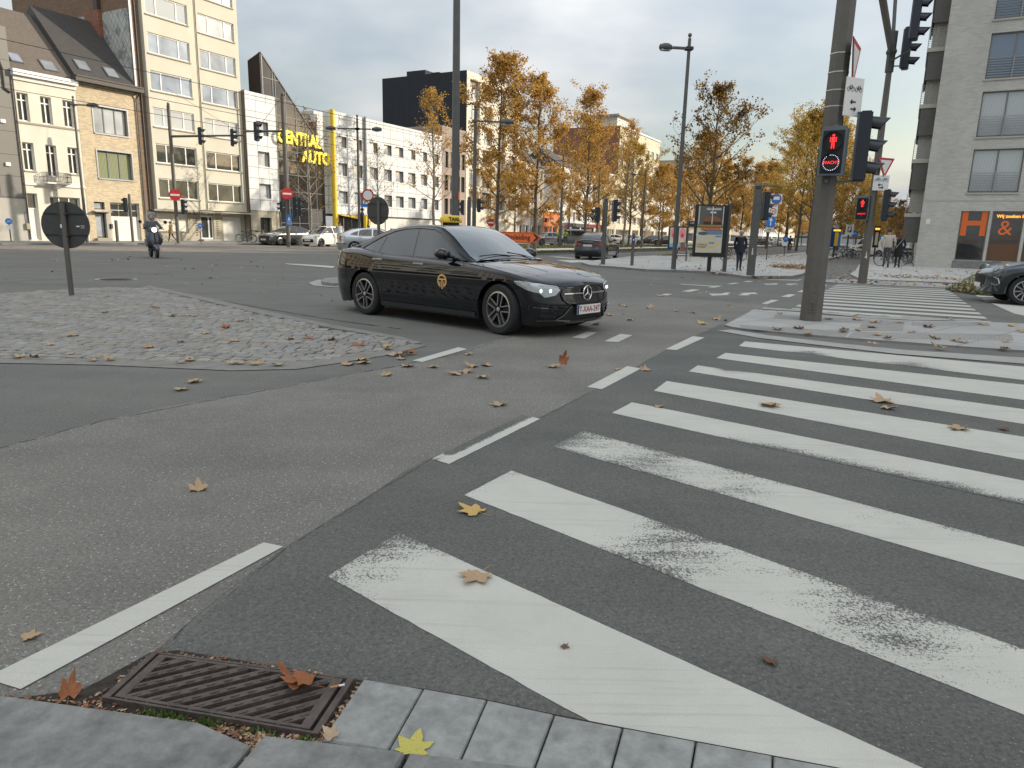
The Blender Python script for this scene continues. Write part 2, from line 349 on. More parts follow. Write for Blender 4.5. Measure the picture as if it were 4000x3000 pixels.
def smooth_tab(tab):                      # Catmull-like densified table
    tab = sorted(tab); out = []; n = len(tab)
    for i in range(n - 1):
        p0 = tab[max(0, i - 1)]; p1 = tab[i]; p2 = tab[i + 1]; p3 = tab[min(n - 1, i + 2)]
        m1 = (p2[1] - p0[1]) / (p2[0] - p0[0]); m2 = (p3[1] - p1[1]) / (p3[0] - p1[0]); h = p2[0] - p1[0]
        for k in range(8):
            s_ = k / 8; out.append((p1[0] + h * s_, (2 * s_**3 - 3 * s_**2 + 1) * p1[1] + (s_**3 - 2 * s_**2 + s_) * h * m1 + (-2 * s_**3 + 3 * s_**2) * p2[1] + (s_**3 - s_**2) * h * m2))
    out.append(tab[-1]); return out
rnd = random.Random(7)
# ---------------------------------------------------------------- cars: a shell described by profiles, details laid on it
def paint(name, col, rough=.18, metal=.3, coat=1.):
    return mat(name, col, rough, metal, coat=coat, spec=.6)
class Car:
    def __init__(c, root, p):
        c.p = p; c.root = root; c.W = p['W']; c.n = p.get('n', 2.7)
        c.deck_t = smooth_tab(p['deck']); c.roof_t = smooth_tab(p['roof']); c.hw_t = smooth_tab(p['hw'])
        c.Lf = smooth_tab(p['Lf']); c.Lr = smooth_tab(p['Lr']); c.gb = smooth_tab(p['gb'])
        c.sec_t = smooth_tab(p.get('sec', [(.1, .94), (.3, .975), (.5, .998), (.66, 1.0), (.8, .985), (1.0, .945), (1.2, .92)]))
        c.ch = p.get('crown', .05); c.R = p['R']; c.bot = p.get('bot', .2)
    def deck(c, x): return lerp_tab(c.deck_t, x)
    def edge(c, x): return c.deck(x) - c.ch
    def hwz(c, x, z, zt=None):
        y = c.W * lerp_tab(c.hw_t, x) * lerp_tab(c.sec_t, z)
        zt = c.edge(x) if zt is None else zt
        d_ = zt - z; k = .07
        if 0 <= d_ < k: y -= .045 * (1 - sqrt(max(0, 1 - ((k - d_) / k) ** 2)))
        return y
    def side(c, x, z, off=.004, s=-1):
        xn, xt = c.p['xn'], c.p['xt']; y = c.hwz(x, z)
        if x > xn: u = min(1, (x - xn) / (lerp_tab(c.Lf, z) - xn)); y *= (1 - u ** c.n) ** (1 / c.n)
        if x < xt: u = min(1, (xt - x) / (xt - lerp_tab(c.Lr, z))); y *= (1 - u ** c.n) ** (1 / c.n)
        return Vector((x, s * (y + off), z))
    def front(c, y, z, off=.006):
        xn = c.p['xn']; L = lerp_tab(c.Lf, z); h = c.hwz(xn + (L - xn) * .8, z, z + .05)
        u = min(.999, abs(y) / h); return Vector((xn + (L - xn) * (1 - u ** c.n) ** (1 / c.n) + off, y, z))
    def rear(c, y, z, off=.006):
        xt = c.p['xt']; L = lerp_tab(c.Lr, z); h = c.hwz(xt - (xt - L) * .8, z, z + .05)
        u = min(.999, abs(y) / h); return Vector((xt - (xt - L) * (1 - u ** c.n) ** (1 / c.n) - off, y, z))
    def top(c, x, y, off=.004):
        h = c.hwz(x, c.edge(x)); q = 1 - min(1, abs(y) / h); return Vector((x, y, c.edge(x) + c.ch * (1 - (1 - q) ** 2) + off))
    # greenhouse
    def zroof(c, x, y):
        p = c.p; xm = p['xm']; k = max(-1, min(1, (x - xm) / p.get('kd', .7)))
        return lerp_tab(c.roof_t, x + k * p.get('kf', .22) * y * y) - p.get('rc', .06) * y * y
    def gbase(c, x): return lerp_tab(c.gb, x), c.edge(x) + .01
    def gside(c, x, z, off=.004, s=-1):
        yb, zb = c.gbase(x); return Vector((x, s * (yb - c.p['lean'] * (z - zb) + off), z))
    def gj(c, x):
        yb, zb = c.gbase(x); lo, hi = zb, zb + 1.5
        if c.zroof(x, yb) <= zb: return yb, zb
        for _ in range(26):
            m_ = (lo + hi) / 2
            if c.zroof(x, yb - c.p['lean'] * (m_ - zb)) > m_: lo = m_
            else: hi = m_
        return yb - c.p['lean'] * (lo - zb), lo
    def gtop(c, x, y, off=.004): return Vector((x, y, c.zroof(x, y) + off))
    def shell(c, paintm):
        p = c.p; xn, xt = p['xn'], p['xt']; mb = MB()
        xs = set(); x = xt
        while x < xn: xs.add(round(x, 3)); x += .07
        xs.add(xn); xs.add(xt); Ra = c.R * p.get('arch', 1.13)
        xs = {x for x in xs if all(abs(x - xw) > Ra + .004 for xw in p['wx'])}
        for xw in p['wx']:
            xs |= {round(xw + Ra * cos(radians(a_)), 4) for a_ in range(0, 181, 12)} | {round(xw + Ra + .003, 4), round(xw - Ra - .003, 4)}
        cols = [('n', 90 * k / 13) for k in range(13)] + [('m', x) for x in sorted(xs, reverse=True)] + [('t', 90 - 90 * k / 12) for k in range(1, 13)]
        R_ = 16; Q = 7; grid = []
        for kind, v in cols:
            if kind == 'm': xnom = v
            elif kind == 'n': xnom = xn + (lerp_tab(c.Lf, .6) - xn) * cos(radians(v)) ** (2 / c.n)
            else: xnom = xt - (xt - lerp_tab(c.Lr, .6)) * max(0, cos(radians(v))) ** (2 / c.n)
            zt = c.edge(xnom); zb = p.get('nosebot', c.bot) if kind != 'm' else c.bot
            if kind == 'm':
                for xw in p['wx']:
                    if abs(v - xw) <= Ra + .001: zb = max(zb, c.R + sqrt(max(0, Ra**2 - (v - xw)**2)))
            zb = min(zb, zt - .05); row = []
            for j in range(R_):
                tt = j / (R_ - 1); tt = 1 - (1 - tt) ** 1.35; z = zb + (zt - zb) * tt
                if kind == 'm': row.append((v, c.hwz(v, z), z))
                elif kind == 'n':
                    L = lerp_tab(c.Lf, z); row.append((xn + (L - xn) * max(0, cos(radians(v))) ** (2 / c.n), c.hwz(xnom, z, zt) * sin(radians(v)) ** (2 / c.n), z))
                else:
                    L = lerp_tab(c.Lr, z); row.append((xt - (xt - L) * max(0, cos(radians(v))) ** (2 / c.n), c.hwz(xnom, z, zt) * sin(radians(v)) ** (2 / c.n), z))
            ex, ey, ez = row[-1]
            for q in range(1, Q):
                u = q / (Q - 1); row.append((ex, ey * (1 - u), ez + c.ch * (1 - (1 - u) ** 2) * min(1, ey / (c.W * .7))))
            grid.append(row)
        k = len(grid[0])
        for s in (1, -1):
            vs = [(x, s * y, z) for r_ in grid for x, y, z in r_]; fs = []
            for i in range(len(grid) - 1):
                for j in range(k - 1):
                    f = (i * k + j, i * k + j + 1, (i + 1) * k + j + 1, (i + 1) * k + j); fs.append(f if s < 0 else f[::-1])
            mb.add(vs, fs, paintm)
        # greenhouse
        xa, xd = p['roof'][-1][0], p['roof'][0][0]; n_ = 44; gs = []
        xa, xd = max(xa, xd), min(xa, xd)
        for i in range(n_ + 1):
            x = xd + (xa - xd) * i / n_; yj, zj = c.gj(x); yb, zb = c.gbase(x)
            pts = [Vector((yb + (yj - yb) * t_, (zb - .03) + (zj - zb + .03) * t_)) for t_ in [k_ / 10 for k_ in range(11)]]
            pts += [Vector((yj * (1 - t_), c.zroof(x, yj * (1 - t_)))) for t_ in [k_ / 12 for k_ in range(1, 13)]]
            for _ in range(2):
                pts = [pts[0]] + [pts[a_] * .5 + (pts[a_ - 1] + pts[a_ + 1]) * .25 if 6 < a_ < 16 else pts[a_] for a_ in range(1, len(pts) - 1)] + [pts[-1]]
            gs.append([(x, q.x, q.y) for q in pts])
        k = len(gs[0])
        for s in (1, -1):
            vs = [(x, s * y, z) for r_ in gs for x, y, z in r_]; fs = []
            for i in range(len(gs) - 1):
                for j in range(k - 1):
                    f = (i * k + j, i * k + j + 1, (i + 1) * k + j + 1, (i + 1) * k + j); fs.append(f[::-1] if s < 0 else f)
            mb.add(vs, fs, paintm)
        return mb.build('body', c.root, smooth=True, angle=40, norm=True)
    def underbody(c):
        p = c.p; mb = MB(); w_ = c.W * .96
        x0 = lerp_tab(c.Lr, .3) + .22; x1 = lerp_tab(c.Lf, .3) - .22; ra = c.R * 1.2
        mb.box(x0, x1, -c.W + .30, c.W - .30, c.bot - .02, min(.62, c.deck(0) - .15), 'black')
        segs = [(x0 + .1, p['wx'][1] - ra), (p['wx'][1] + ra, p['wx'][0] - ra), (p['wx'][0] + ra, x1 - .12)]
        for k_, (a, b_) in enumerate(segs):
            wv = w_ - .03 if k_ == 1 else c.W - .33
            if b_ > a + .05: mb.box(a, b_, -wv, wv, c.bot - .015, c.bot + .25, 'black')
        return mb.build('underbody', c.root)
    def wheels(c, spokes=5, twin=True, rimm='rim', face='rim_dark', steer=0.):
        R = c.R; rr = R * c.p.get('rimk', .70); proto = None
        t = MB(); w_ = .115
        t.lathe([(rr, -w_ + .012), (rr + .01, -w_), (R - .03, -w_), (R - .006, -w_ + .022), (R, -.05), (R, .05), (R - .006, w_ - .022), (R - .03, w_), (rr + .01, w_), (rr, w_ - .012)], 'rubber', 30, 'y')
        tyre = t.build('tyre', None, smooth=True, norm=True)
        m = MB(); m.lathe([(rr + .004, -w_ + .01), (rr - .018, -w_ + .006), (rr - .022, -w_ + .03), (rr - .02, 0)], rimm, 30, 'y')
        m.disc((0, -.035, 0), (0, -1, 0), rr - .015, face, 30)
        m.disc((0, -.04, 0), (0, -1, 0), rr * .55, 'dark_metal', 24)
        def spoke(a0, wd0, wd1, mm, y):
            a = Vector((cos(a0), 0, sin(a0))); b_ = Vector((-sin(a0), 0, cos(a0)))
            q0 = a * rr * .12; q1 = a * (rr - .015)
            m.add([q0 + b_ * wd0 + Vector((0, y, 0)), q0 - b_ * wd0 + Vector((0, y, 0)), q1 - b_ * wd1 + Vector((0, y - .015, 0)), q1 + b_ * wd1 + Vector((0, y - .015, 0)),
                   q0 + b_ * wd0 * 1.3 + Vector((0, y + .04, 0)), q0 - b_ * wd0 * 1.3 + Vector((0, y + .04, 0)), q1 - b_ * wd1 * 1.3 + Vector((0, y + .04, 0)), q1 + b_ * wd1 * 1.3 + Vector((0, y + .04, 0))],
                  [(0, 1, 2, 3), (0, 3, 7, 4), (1, 5, 6, 2), (0, 4, 5, 1), (3, 2, 6, 7)], mm)
        for k in range(spokes):
            a0 = 2 * pi * k / spokes + pi / 2
            if twin:
                spoke(a0, .036, .040, face, -.072)
                for s_ in (-1, 1):
                    a = Vector((cos(a0), 0, sin(a0))); b_ = Vector((-sin(a0), 0, cos(a0)))
                    q0 = a * rr * .20 + b_ * s_ * .030; q1 = a * (rr - .012) + b_ * s_ * .046
                    m.obox((q0 + q1) / 2 + Vector((0, -.092, 0)), (q1 - q0) / 2, (0, .012, 0), (q1 - q0).cross(Vector((0, 1, 0))).normalized() * .0065, rimm)
            else: spoke(a0, .022 if spokes < 9 else .010, .03 if spokes < 9 else .014, rimm, -.078)
        m.lathe([(.0, -.102), (.045, -.10), (.05, -.06)], face, 16, 'y'); m.lathe([(.0, -.106), (.03, -.104), (.031, -.10)], 'chrome', 14, 'y')
        rim = m.build('rim', None)
        for i, (xw) in enumerate(c.p['wx']):
            for s in (-1, 1):
                wl = thing('wheel', None, None, (xw, s * (c.W * c.p.get('track', .985) - w_ + .0), R), 0); del_keys(wl)
                wl.parent = c.root; a_ = steer if i == 0 else 0
                wl.rotation_euler = (0, .35 * i + .2, a_ + (0 if s < 0 else pi))
                for q in (tyre, rim):
                    o = q.copy(); COL.objects.link(o); o.parent = wl
        bpy.data.objects.remove(tyre); bpy.data.objects.remove(rim)
    def sidepatch(c, name, poly, m, gh=False, off=.004, both=True, step=.09):
        out = []
        for s in ((-1, 1) if both else (-1,)):
            mb = MB(); patch(mb, poly, (lambda x, z: c.gside(x, z, off, s)) if gh else (lambda x, z: c.side(x, z, off, s)), m, step, flip=(s > 0))
            out.append(mb.build(name, c.root, smooth=True, norm=False))
        return out
    def frontpatch(c, name, poly, m, rear=False, off=.006, step=.05, mirror=False, parent=None):
        out = []
        for s in ((1, -1) if mirror else (1,)):
            mb = MB(); fn = c.rear if rear else c.front
            patch(mb, [(y * s, z) for y, z in poly], lambda y, z: fn(y, z, off), m, step); out.append(mb.build(name, parent or c.root, smooth=True, norm=False))
        return out
    def seam(c, mb, pts, s, gh=False, w_=.006, m='black'):
        q = [(c.gside if gh else c.side)(x, z, .0015, s) for x, z in pts]
        for a, b_ in zip(q, q[1:]):
            k = max(1, int((b_ - a).length / .12))
            mb.tube(a, b_, w_ / 2, n=4, m=m)
    def windscreens(c, xf, xr, ym=.06, mf='windshield_glass', mr='car_glass'):
        for nm, (x0, x1), mm in (('windshield', xf, mf), ('rear_window', xr, mr)):
            L = []; K = 8
            for i in range(K + 1):
                x = x0 + (x1 - x0) * i / K; yj, zj = c.gj(x); L.append((x, max(.05, yj - ym)))
            poly = L + [(x, -y) for x, y in reversed(L)]
            # bow the lower edge in plan
            mb = MB(); kf = c.p.get('kf', .22); sg = 1 if nm == 'windshield' else -1
            xlow = x0
            def fn(x, y, x0=x0, x1=x1, sg=sg):
                t_ = 1 - abs(x - x0) / abs(x1 - x0); return c.gtop(x + 0 * t_, y, .005) + Vector((.004 * sg, 0, 0))
            patch(mb, poly, fn, mm, .09); mb.build(nm, c.root, smooth=True, norm=False)
def del_keys(o):
    for k in ('label', 'category', 'group'):
        if k in o: del o[k]
def mirror_part(c, x, z, pm, s, k=1.):
    mb = MB(); b_ = c.gside(x, z, 0, s)
    mb.tube(b_ + Vector((0, -s * .03, 0)), b_ + Vector((-.02, s * .09, .03)), .022 * k, n=6, m='black')
    cc = b_ + Vector((-.03, s * .175 * k, .06)); ring = []; n = 12
    for u, sc in ((-.085, .55), (-.06, .88), (0, 1.), (.055, .8), (.08, .45)):
        ring.append([cc + Vector((u * k, s * .115 * k * sc * cos(2 * pi * i / n), .075 * k * sc * sin(2 * pi * i / n) - .1 * u)) for i in range(n)])
    vs = [v for r_ in ring for v in r_]; fs = [(a * n + i, a * n + (i + 1) % n, (a + 1) * n + (i + 1) % n, (a + 1) * n + i) for a in range(4) for i in range(n)]
    mb.add(vs, fs, pm); mb.add(ring[-1], [tuple(range(n))], pm); mb.add(ring[0], [tuple(range(n))], 'car_glass')
    return mb.build('wing_mirror', c.root, smooth=True, angle=50, norm=True)
def handle_part(c, x, z, s, m='chrome', gh=False):
    mb = MB(); q = [c.side(x + dx_, z + dz_, o_, s) for dx_, dz_, o_ in ((-.11, .0, .0), (-.085, .004, .03), (.085, .006, .03), (.11, .004, .0))]
    for a, b_ in zip(q, q[1:]): mb.obox((a + b_) / 2, (b_ - a) / 2, (0, .006, 0), (0, 0, .013), m)
    return mb.build('door_handle', c.root)
def generic_car(name, label, loc, ang, col, p, scale=1., paintname=None, group=None, dets='full', plate=None, steer=0., spokes=7, rimm='rim', face='rim_dark', lightson=False):
    root = thing(name, label, p.get('cat', 'car'), loc, ang, group, scale); c = Car(root, p)
    pm = paint(paintname or name + '_paint', *col) if isinstance(col, tuple) else MATS[col]
    c.shell(pm); c.underbody(); c.wheels(spokes, False, rimm, face, steer)
    for poly in p['windows']: c.sidepatch('side_window', poly, 'car_glass', True)
    c.windscreens(p['wsf'], p['wsr'], p.get('ym', .06), 'car_glass')
    for poly in p.get('lights', []): c.frontpatch('headlight', poly, 'lamp_glass' if not lightson else 'headlamp', mirror=True)
    for poly in p.get('sidelights', []): c.sidepatch('headlight', poly, 'lamp_glass')
    for poly in p.get('tails', []): c.frontpatch('tail_light', poly, 'tail_red', rear=True, mirror=True)
    for poly in p.get('sidetails', []): c.sidepatch('tail_light', poly, 'tail_red')
    for poly in p.get('grille', []): c.frontpatch('grille', poly, 'black')
    for poly in p.get('rearblack', []): c.frontpatch('bumper_trim', poly, 'black', rear=True)
    for poly in p.get('sideblack', []): c.sidepatch('sill_trim', poly, 'black')
    for x, z in p.get('handles', []):
        for s in (-1, 1): handle_part(c, x, z, s, p.get('hmat', 'chrome'))
    if 'mirror' in p:
        for s in (-1, 1): mirror_part(c, *p['mirror'], pm if p.get('mirpaint', 1) else 'black', s)
    mb = MB()
    for pts, gh in p.get('seams', []):
        for s in (-1, 1): c.seam(mb, pts, s, gh)
    if mb.v: mb.build('door_seam', root)
    if 'plate' in p:
        for z, rear in p['plate']:
            fn = c.rear if rear else c.front; sg = -1 if rear else 1
            q = fn(0, z, .012); mb = MB(); mb.obox(q, (.006, 0, 0), (0, .26, 0), (0, 0, .055), 'white'); pl = mb.build('number_plate', root)
            if plate and plate[1] == rear: text_mesh('plate_text', plate[0], .10, 'red', pl, q + Vector((sg * .008, 0, 0)), (0, sg, 0), (0, 0, 1), .001)
    return root, c
SEDAN = dict(sec=[(.1, .94), (.3, .978), (.45, .996), (.6, 1.0), (.75, .998), (.86, .984), (1.0, .95), (1.2, .92)], W=.93, n=2.25, R=.345, bot=.19, nosebot=.17, xn=1.93, xt=-1.95, wx=(1.52, -1.42), crown=.055, xm=-.6, kd=.8, kf=.20, rc=.05, lean=.47,
    deck=[(-2.8, .84), (-2.62, .95), (-2.45, 1.045), (-2.1, 1.09), (-1.6, 1.09), (-1., 1.05), (0, 1.02), (.5, 1.0), (.85, .99), (1.3, .95), (1.75, .885), (2.05, .81), (2.2, .745), (2.28, .68), (2.36, .60)],
    roof=[(-2.2, 1.075), (-1.9, 1.175), (-1.5, 1.305), (-1.1, 1.40), (-.65, 1.455), (-.2, 1.46), (.05, 1.435), (.36, 1.325), (.62, 1.18), (.93, .99)],
    hw=[(-2.7, .92), (-2.2, .95), (-1.5, .995), (-.8, .985), (0, .98), (.8, .985), (1.5, .995), (2.0, .965), (2.4, .93)],
    Lf=[(.1, 2.18), (.2, 2.26), (.3, 2.32), (.45, 2.335), (.55, 2.31), (.68, 2.27), (.78, 2.20), (.9, 2.1), (1.1, 1.97)],
    Lr=[(.1, -2.45), (.2, -2.56), (.4, -2.64), (.6, -2.67), (.8, -2.65), (.95, -2.62), (1.05, -2.59), (1.15, -2.52)],
    gb=[(-2.25, .58), (-1.6, .69), (-1., .765), (-.4, .80), (.2, .805), (.6, .785), (.95, .73)],
    windows=[[(.66, .985), (.52, 1.065), (.28, 1.21), (.10, 1.31), (-.05, 1.358), (-.33, 1.372), (-.28, .98)],
             [(-.34, .98), (-.40, 1.372), (-.7, 1.36), (-.96, 1.32), (-1.10, 1.275), (-1.17, 1.0)],
             [(-1.22, 1.01), (-1.15, 1.255), (-1.36, 1.18), (-1.58, 1.09), (-1.70, 1.045)]],
    wsf=(.87, .02), wsr=(-1.15, -2.02), plate=[(.43, False), (.80, True)], mirror=(.50, 1.0), handles=[(-.12, .88), (-1.08, .91)],
    lights=[[(.52, .60), (.66, .575), (.80, .60), (.84, .70), (.60, .73), (.50, .69)]], tails=[[(.45, .80), (.8, .78), (.85, .93), (.45, .95)]],
    sidetails=[[(-2.54, .80), (-2.30, .90), (-2.27, .95), (-2.52, .95)]], grille=[[(-.42, .44), (.42, .44), (.47, .56), (.40, .70), (-.40, .70), (-.47, .56)]],
    seams=[([(.80, .93), (.86, .75), (.86, .4), (.80, .25)], False), ([(-.30, .96), (-.27, .6), (-.22, .25)], False), ([(-1.18, .97), (-1.14, .8), (-.99, .66), (-.9, .5), (-.88, .25)], False)])
FRAME = [(.77, .96), (.57, 1.068), (.32, 1.228), (.12, 1.332), (-.05, 1.383), (-.35, 1.397), (-.7, 1.383), (-.98, 1.34), (-1.18, 1.282), (-1.42, 1.19), (-1.64, 1.10), (-1.80, 1.035), (-1.5, 1.0), (-1.0, .975)]
def build_taxi(loc, ang, scale):
    root = thing('taxi', 'glossy black sedan taxi with yellow roof sign turning across the junction', 'taxi', loc, ang, None, scale)
    p = dict(SEDAN); c = Car(root, p); pm = paint('taxi_paint', (.0035, .0045, .007), .05, .0)
    MATS['taxi_paint'].node_tree.nodes['Principled BSDF'].inputs['Specular IOR Level'].default_value = .12
    mat('tint_glass', (.024, .034, .044), .02, spec=.8, coat=.1); mat('trim_black', (.010, .010, .011), .15, coat=.6); mat('led_strip', (.8, .85, .85), .2, .3, coat=1); mat('gold', (.62, .38, .14), .4)
    c.shell(pm); c.underbody(); c.wheels(5, True, 'rim', 'rim_dark', -.10)
    # black frame under the side glass, then the three panes
    fr = FRAME
    c.sidepatch('window_frame', fr, 'trim_black', True, .003)
    mb = MB()
    for s in (-1, 1):
        q = [c.gside(x, z, .008, s) for x, z in fr + [fr[0]]]
        for a, b_ in zip(q, q[1:]): mb.tube(a, b_, .006, n=4, m='trim_black')
    mb.build('window_trim', root)
    for poly in p['windows']: c.sidepatch('side_window', poly, 'tint_glass', True, .007)
    c.windscreens((.86, .02), (-1.15, -2.02), .05)
    wb = MB()
    for y0 in (-.25, .35): wb.path([c.gtop(.88, y0 + .30, .012), c.gtop(.84, y0, .014), c.gtop(.81, y0 - .3, .014)], .006, 4, 'black')
    wb.build('wiper', root)
    # front: headlights, grille with star, plate, lower intakes
    hl = [(.50, .635), (.58, .57), (.72, .545), (.84, .57), (.905, .65), (.86, .705), (.70, .705), (.54, .69)]
    for o in c.frontpatch('headlight', hl, 'lamp_glass', mirror=True, off=.006):
        pass
    shl = [(2.22, .575), (2.05, .62), (1.86, .69), (1.79, .735), (1.93, .745), (2.10, .725), (2.21, .69)]
    for o in c.sidepatch('headlight', shl, 'lamp_glass', False, .005, True, .04): pass
    mb = MB()
    for s in (-1, 1):
        q = [c.front(s * y, z, .012) for y, z in ((.52, .67), (.62, .695), (.78, .705), (.88, .695))] + [c.side(x, z, .008, s) for x, z in ((2.02, .735), (1.87, .745), (1.80, .74))]
        for a, b_ in zip(q, q[1:]): mb.tube(a, b_, .006, n=4, m='led_strip')
        for y, z in ((.64, .625), (.76, .625)): mb.ball(c.front(s * y, z, .0), (.012, .028, .026), 'headlamp', 10)
    mb.build('lamp_unit', root)
    g = [(-.47, .50), (-.40, .455), (.40, .455), (.47, .50), (.50, .58), (.44, .655), (.36, .685), (-.36, .685), (-.44, .655), (-.50, .58)]
    gr = c.frontpatch('grille', g, 'trim_black', off=.008)[0]
    mb = MB()
    q = [c.front(y, z, .014) for y, z in g + [g[0]]]
    for a, b_ in zip(q, q[1:]): mb.tube(a, b_, .009, n=5, m='dark_metal')
    for z in [.48 + .022 * k for k in range(10)]:
        wv = .42 if .48 < z < .66 else .36; q = [c.front(y, z, .012) for y in (-wv, -wv / 2, 0, wv / 2, wv)]
        for a, b_ in zip(q, q[1:]): mb.tube(a, b_, .0035, n=4, m='dark_metal')
    q = [c.front(y, .585, .02) for y in (-.46, -.24, -.1)]; 
    for s in (-1, 1):
        q = [c.front(s * y, .585, .022) for y in (.46, .3, .1)]
        for a, b_ in zip(q, q[1:]): mb.tube(a, b_, .011, n=5, m='chrome')
    o = mb.build('grille_bar', gr)
    mb = MB(); ec = c.front(0, .585, .03); r_ = .095; n = 24
    ring = [ec + Vector((0, r_ * cos(2 * pi * k / n), r_ * sin(2 * pi * k / n))) for k in range(n + 1)]
    for a, b_ in zip(ring, ring[1:]): mb.tube(a, b_, .009, n=6, m='chrome')
    for k in range(3):
        a_ = pi / 2 + 2 * pi * k / 3; tip = ec + Vector((0, r_ * cos(a_), r_ * sin(a_)))
        lf = ec + Vector((.008, .016 * cos(a_ + pi / 3), .016 * sin(a_ + pi / 3))); rt = ec + Vector((.008, .016 * cos(a_ - pi / 3), .016 * sin(a_ - pi / 3)))
        mb.add([tip, lf, ec + Vector((.014, 0, 0)), rt], [(0, 1, 2), (0, 2, 3)], 'chrome')
    mb.disc(ec - Vector((.012, 0, 0)), (1, 0, 0), r_, 'black'); mb.build('badge', gr)
    q = c.front(0, .372, .03); mb = MB(); mb.obox(q, (.008, 0, 0), (0, .27, 0), (0, 0, .062), 'white'); mb.obox(q - Vector((.003, 0, 0)), (.008, 0, 0), (0, .285, 0), (0, 0, .075), 'black')
    mb.obox(q + Vector((.0085, -.25, 0)), (.001, 0, 0), (0, .018, 0), (0, 0, .06), 'dark_blue'); pl = mb.build('number_plate', root)
    mat('plate_red', (.30, .03, .05), .5); text_mesh('plate_text', 'T-XAA-247', .112, 'plate_red', pl, q + Vector((.0095, .012, -.002)), (0, 1, 0), (0, 0, 1), .001, bold=.0015, sx=.88)
    c.frontpatch('lower_intake', [(-.52, .225), (.52, .225), (.46, .30), (.34, .415), (-.34, .415), (-.46, .30)], 'black', off=.010)
    c.frontpatch('side_intake', [(.56, .27), (.86, .30), (.89, .46), (.70, .42), (.60, .36)], 'black', off=.008, mirror=True)
    mb = MB()
    for s in (-1, 1):
        for z0 in (.33, .385): 
            q = [c.front(s * y, z0 + (y - .6) * .12, .02) for y in (.58, .7, .84)]
            for a, b_ in zip(q, q[1:]): mb.tube(a, b_, .009, n=5, m=pm)
    q = [c.front(y, .215 + .02 * (abs(y) > .5), .016) for y in (-.8, -.55, -.3, 0, .3, .55, .8)]
    for a, b_ in zip(q, q[1:]): mb.tube(a, b_, .012, n=5, m=pm)
    for s in (-1, 1):
        q = [c.front(s * y, z, .016) for y, z in ((.34, .42), (.46, .30), (.56, .235))]
        for a, b_ in zip(q, q[1:]): mb.tube(a, b_, .011, n=5, m='dark_metal')
    mb.build('bumper_trim', root)
    # sides
    mb = MB(); cr = MB()
    for s in (-1, 1):
        c.seam(mb, [(.82, .95), (.87, .75), (.87, .45), (.80, .24)], s); c.seam(mb, [(-.30, .97), (-.26, .6), (-.22, .24)], s)
        c.seam(mb, [(-1.20, .99), (-1.16, .84), (-1.01, .70), (-.90, .52), (-.87, .24)], s)
        c.seam(mb, [(.90, .93), (1.25, .89), (1.7, .83)], s)
        c.seam(cr, [(1.1, .79), (.6, .805), (0, .815), (-.5, .825), (-1.0, .835)], s, w_=.012, m=pm)
    q = [c.top(x, y, -.001) for x, y in ((1.0, .79), (1.4, .78), (1.65, .74), (1.82, .68), (1.95, .6))]
    for sg in (1, -1):
        qq = [Vector((v.x, v.y * sg, v.z)) for v in q]
        for a, b_ in zip(qq, qq[1:]): mb.tube(a, b_, .003, n=4, m='black')
        for yy in (.30,):
            qq = [c.top(x, sg * (yy + (2.1 - x) * .10), -.0125) for x in (.98, 1.15, 1.3, 1.45, 1.6, 1.75, 1.88)]
            for a, b_ in zip(qq, qq[1:]): cr.tube(a, b_, .016, n=8, m=pm)
    mb.build('door_seam', root); cr.build('body_crease', root, smooth=True)
    c.sidepatch('sill_trim', [(1.08, .20), (1.08, .27), (-.98, .27), (-.98, .20)], 'dark_metal', False, .014)
    for x, z in p['handles']:
        for s in (-1, 1):
            handle_part(c, x, z, s)
    for s in (-1, 1): mirror_part(c, .52, .985, pm, s, 1.1)
    c.sidepatch('tail_light', [(-2.54, .76), (-2.34, .84), (-2.28, .91), (-2.52, .95)], 'tail_red', False, .004)
    c.frontpatch('tail_light', [(.45, .80), (.84, .78), (.86, .94), (.45, .94)], 'tail_red', rear=True, mirror=True)
    # door emblem on both sides
    for s in (-1, 1):
        mb = MB(); x0, z0 = .42, .66; R1, R2 = .098, .072
        for k in range(28):
            a0, a1 = radians(-52 + 284 * k / 28), radians(-52 + 284 * (k + 1) / 28)
            pp = [c.side(x0 + r_ * cos(a_), z0 + r_ * sin(a_), .005, s) for r_, a_ in ((R1, a0), (R1, a1), (R2, a1), (R2, a0))]; mb.add(pp, [(0, 1, 2, 3)], 'gold')
        for poly in ([(-.075, .035), (.075, .035), (.075, .012), (-.075, .012)], [(-.012, .035), (.014, .035), (.014, -.115), (-.012, -.115)], [(-.05, -.005), (-.03, -.005), (-.03, -.09), (-.05, -.09)], [(.03, -.005), (.05, -.005), (.05, -.09), (.03, -.09)]):
            mb.add([c.side(x0 + a_, z0 + b_, .005, s) for a_, b_ in poly], [(0, 1, 2, 3)], 'gold')
        mb.build('door_emblem', root)
    # roof sign
    sx0 = -.36; k_ = .66; zr = c.zroof(sx0, 0); mb = MB(); mb.box(sx0 - .06, sx0 + .06, -.12, .12, zr - .01, zr + .035, 'black'); b0 = zr + .035; R_ = []
    for zz, kx, ky in ((0, .95, .97), (.03, 1, 1), (.08, .80, .95), (.125, .42, .84), (.14, .2, .78)):
        R_.append([(sx0 + k_ * kx * .12 * max(-1, min(1, 1.25 * cos(a_))), k_ * ky * .31 * max(-1, min(1, 1.15 * sin(a_))), b0 + zz * .8) for a_ in [2 * pi * k / 24 for k in range(24)]])
    vs = [v for r_ in R_ for v in r_]; fs = [(a * 24 + i, a * 24 + (i + 1) % 24, (a + 1) * 24 + (i + 1) % 24, (a + 1) * 24 + i) for a in range(4) for i in range(24)] + [tuple(96 + i for i in range(24))]
    mb.add(vs, fs, 'yellow'); sg = mb.build('roof_sign', root, smooth=True, angle=50, norm=True)
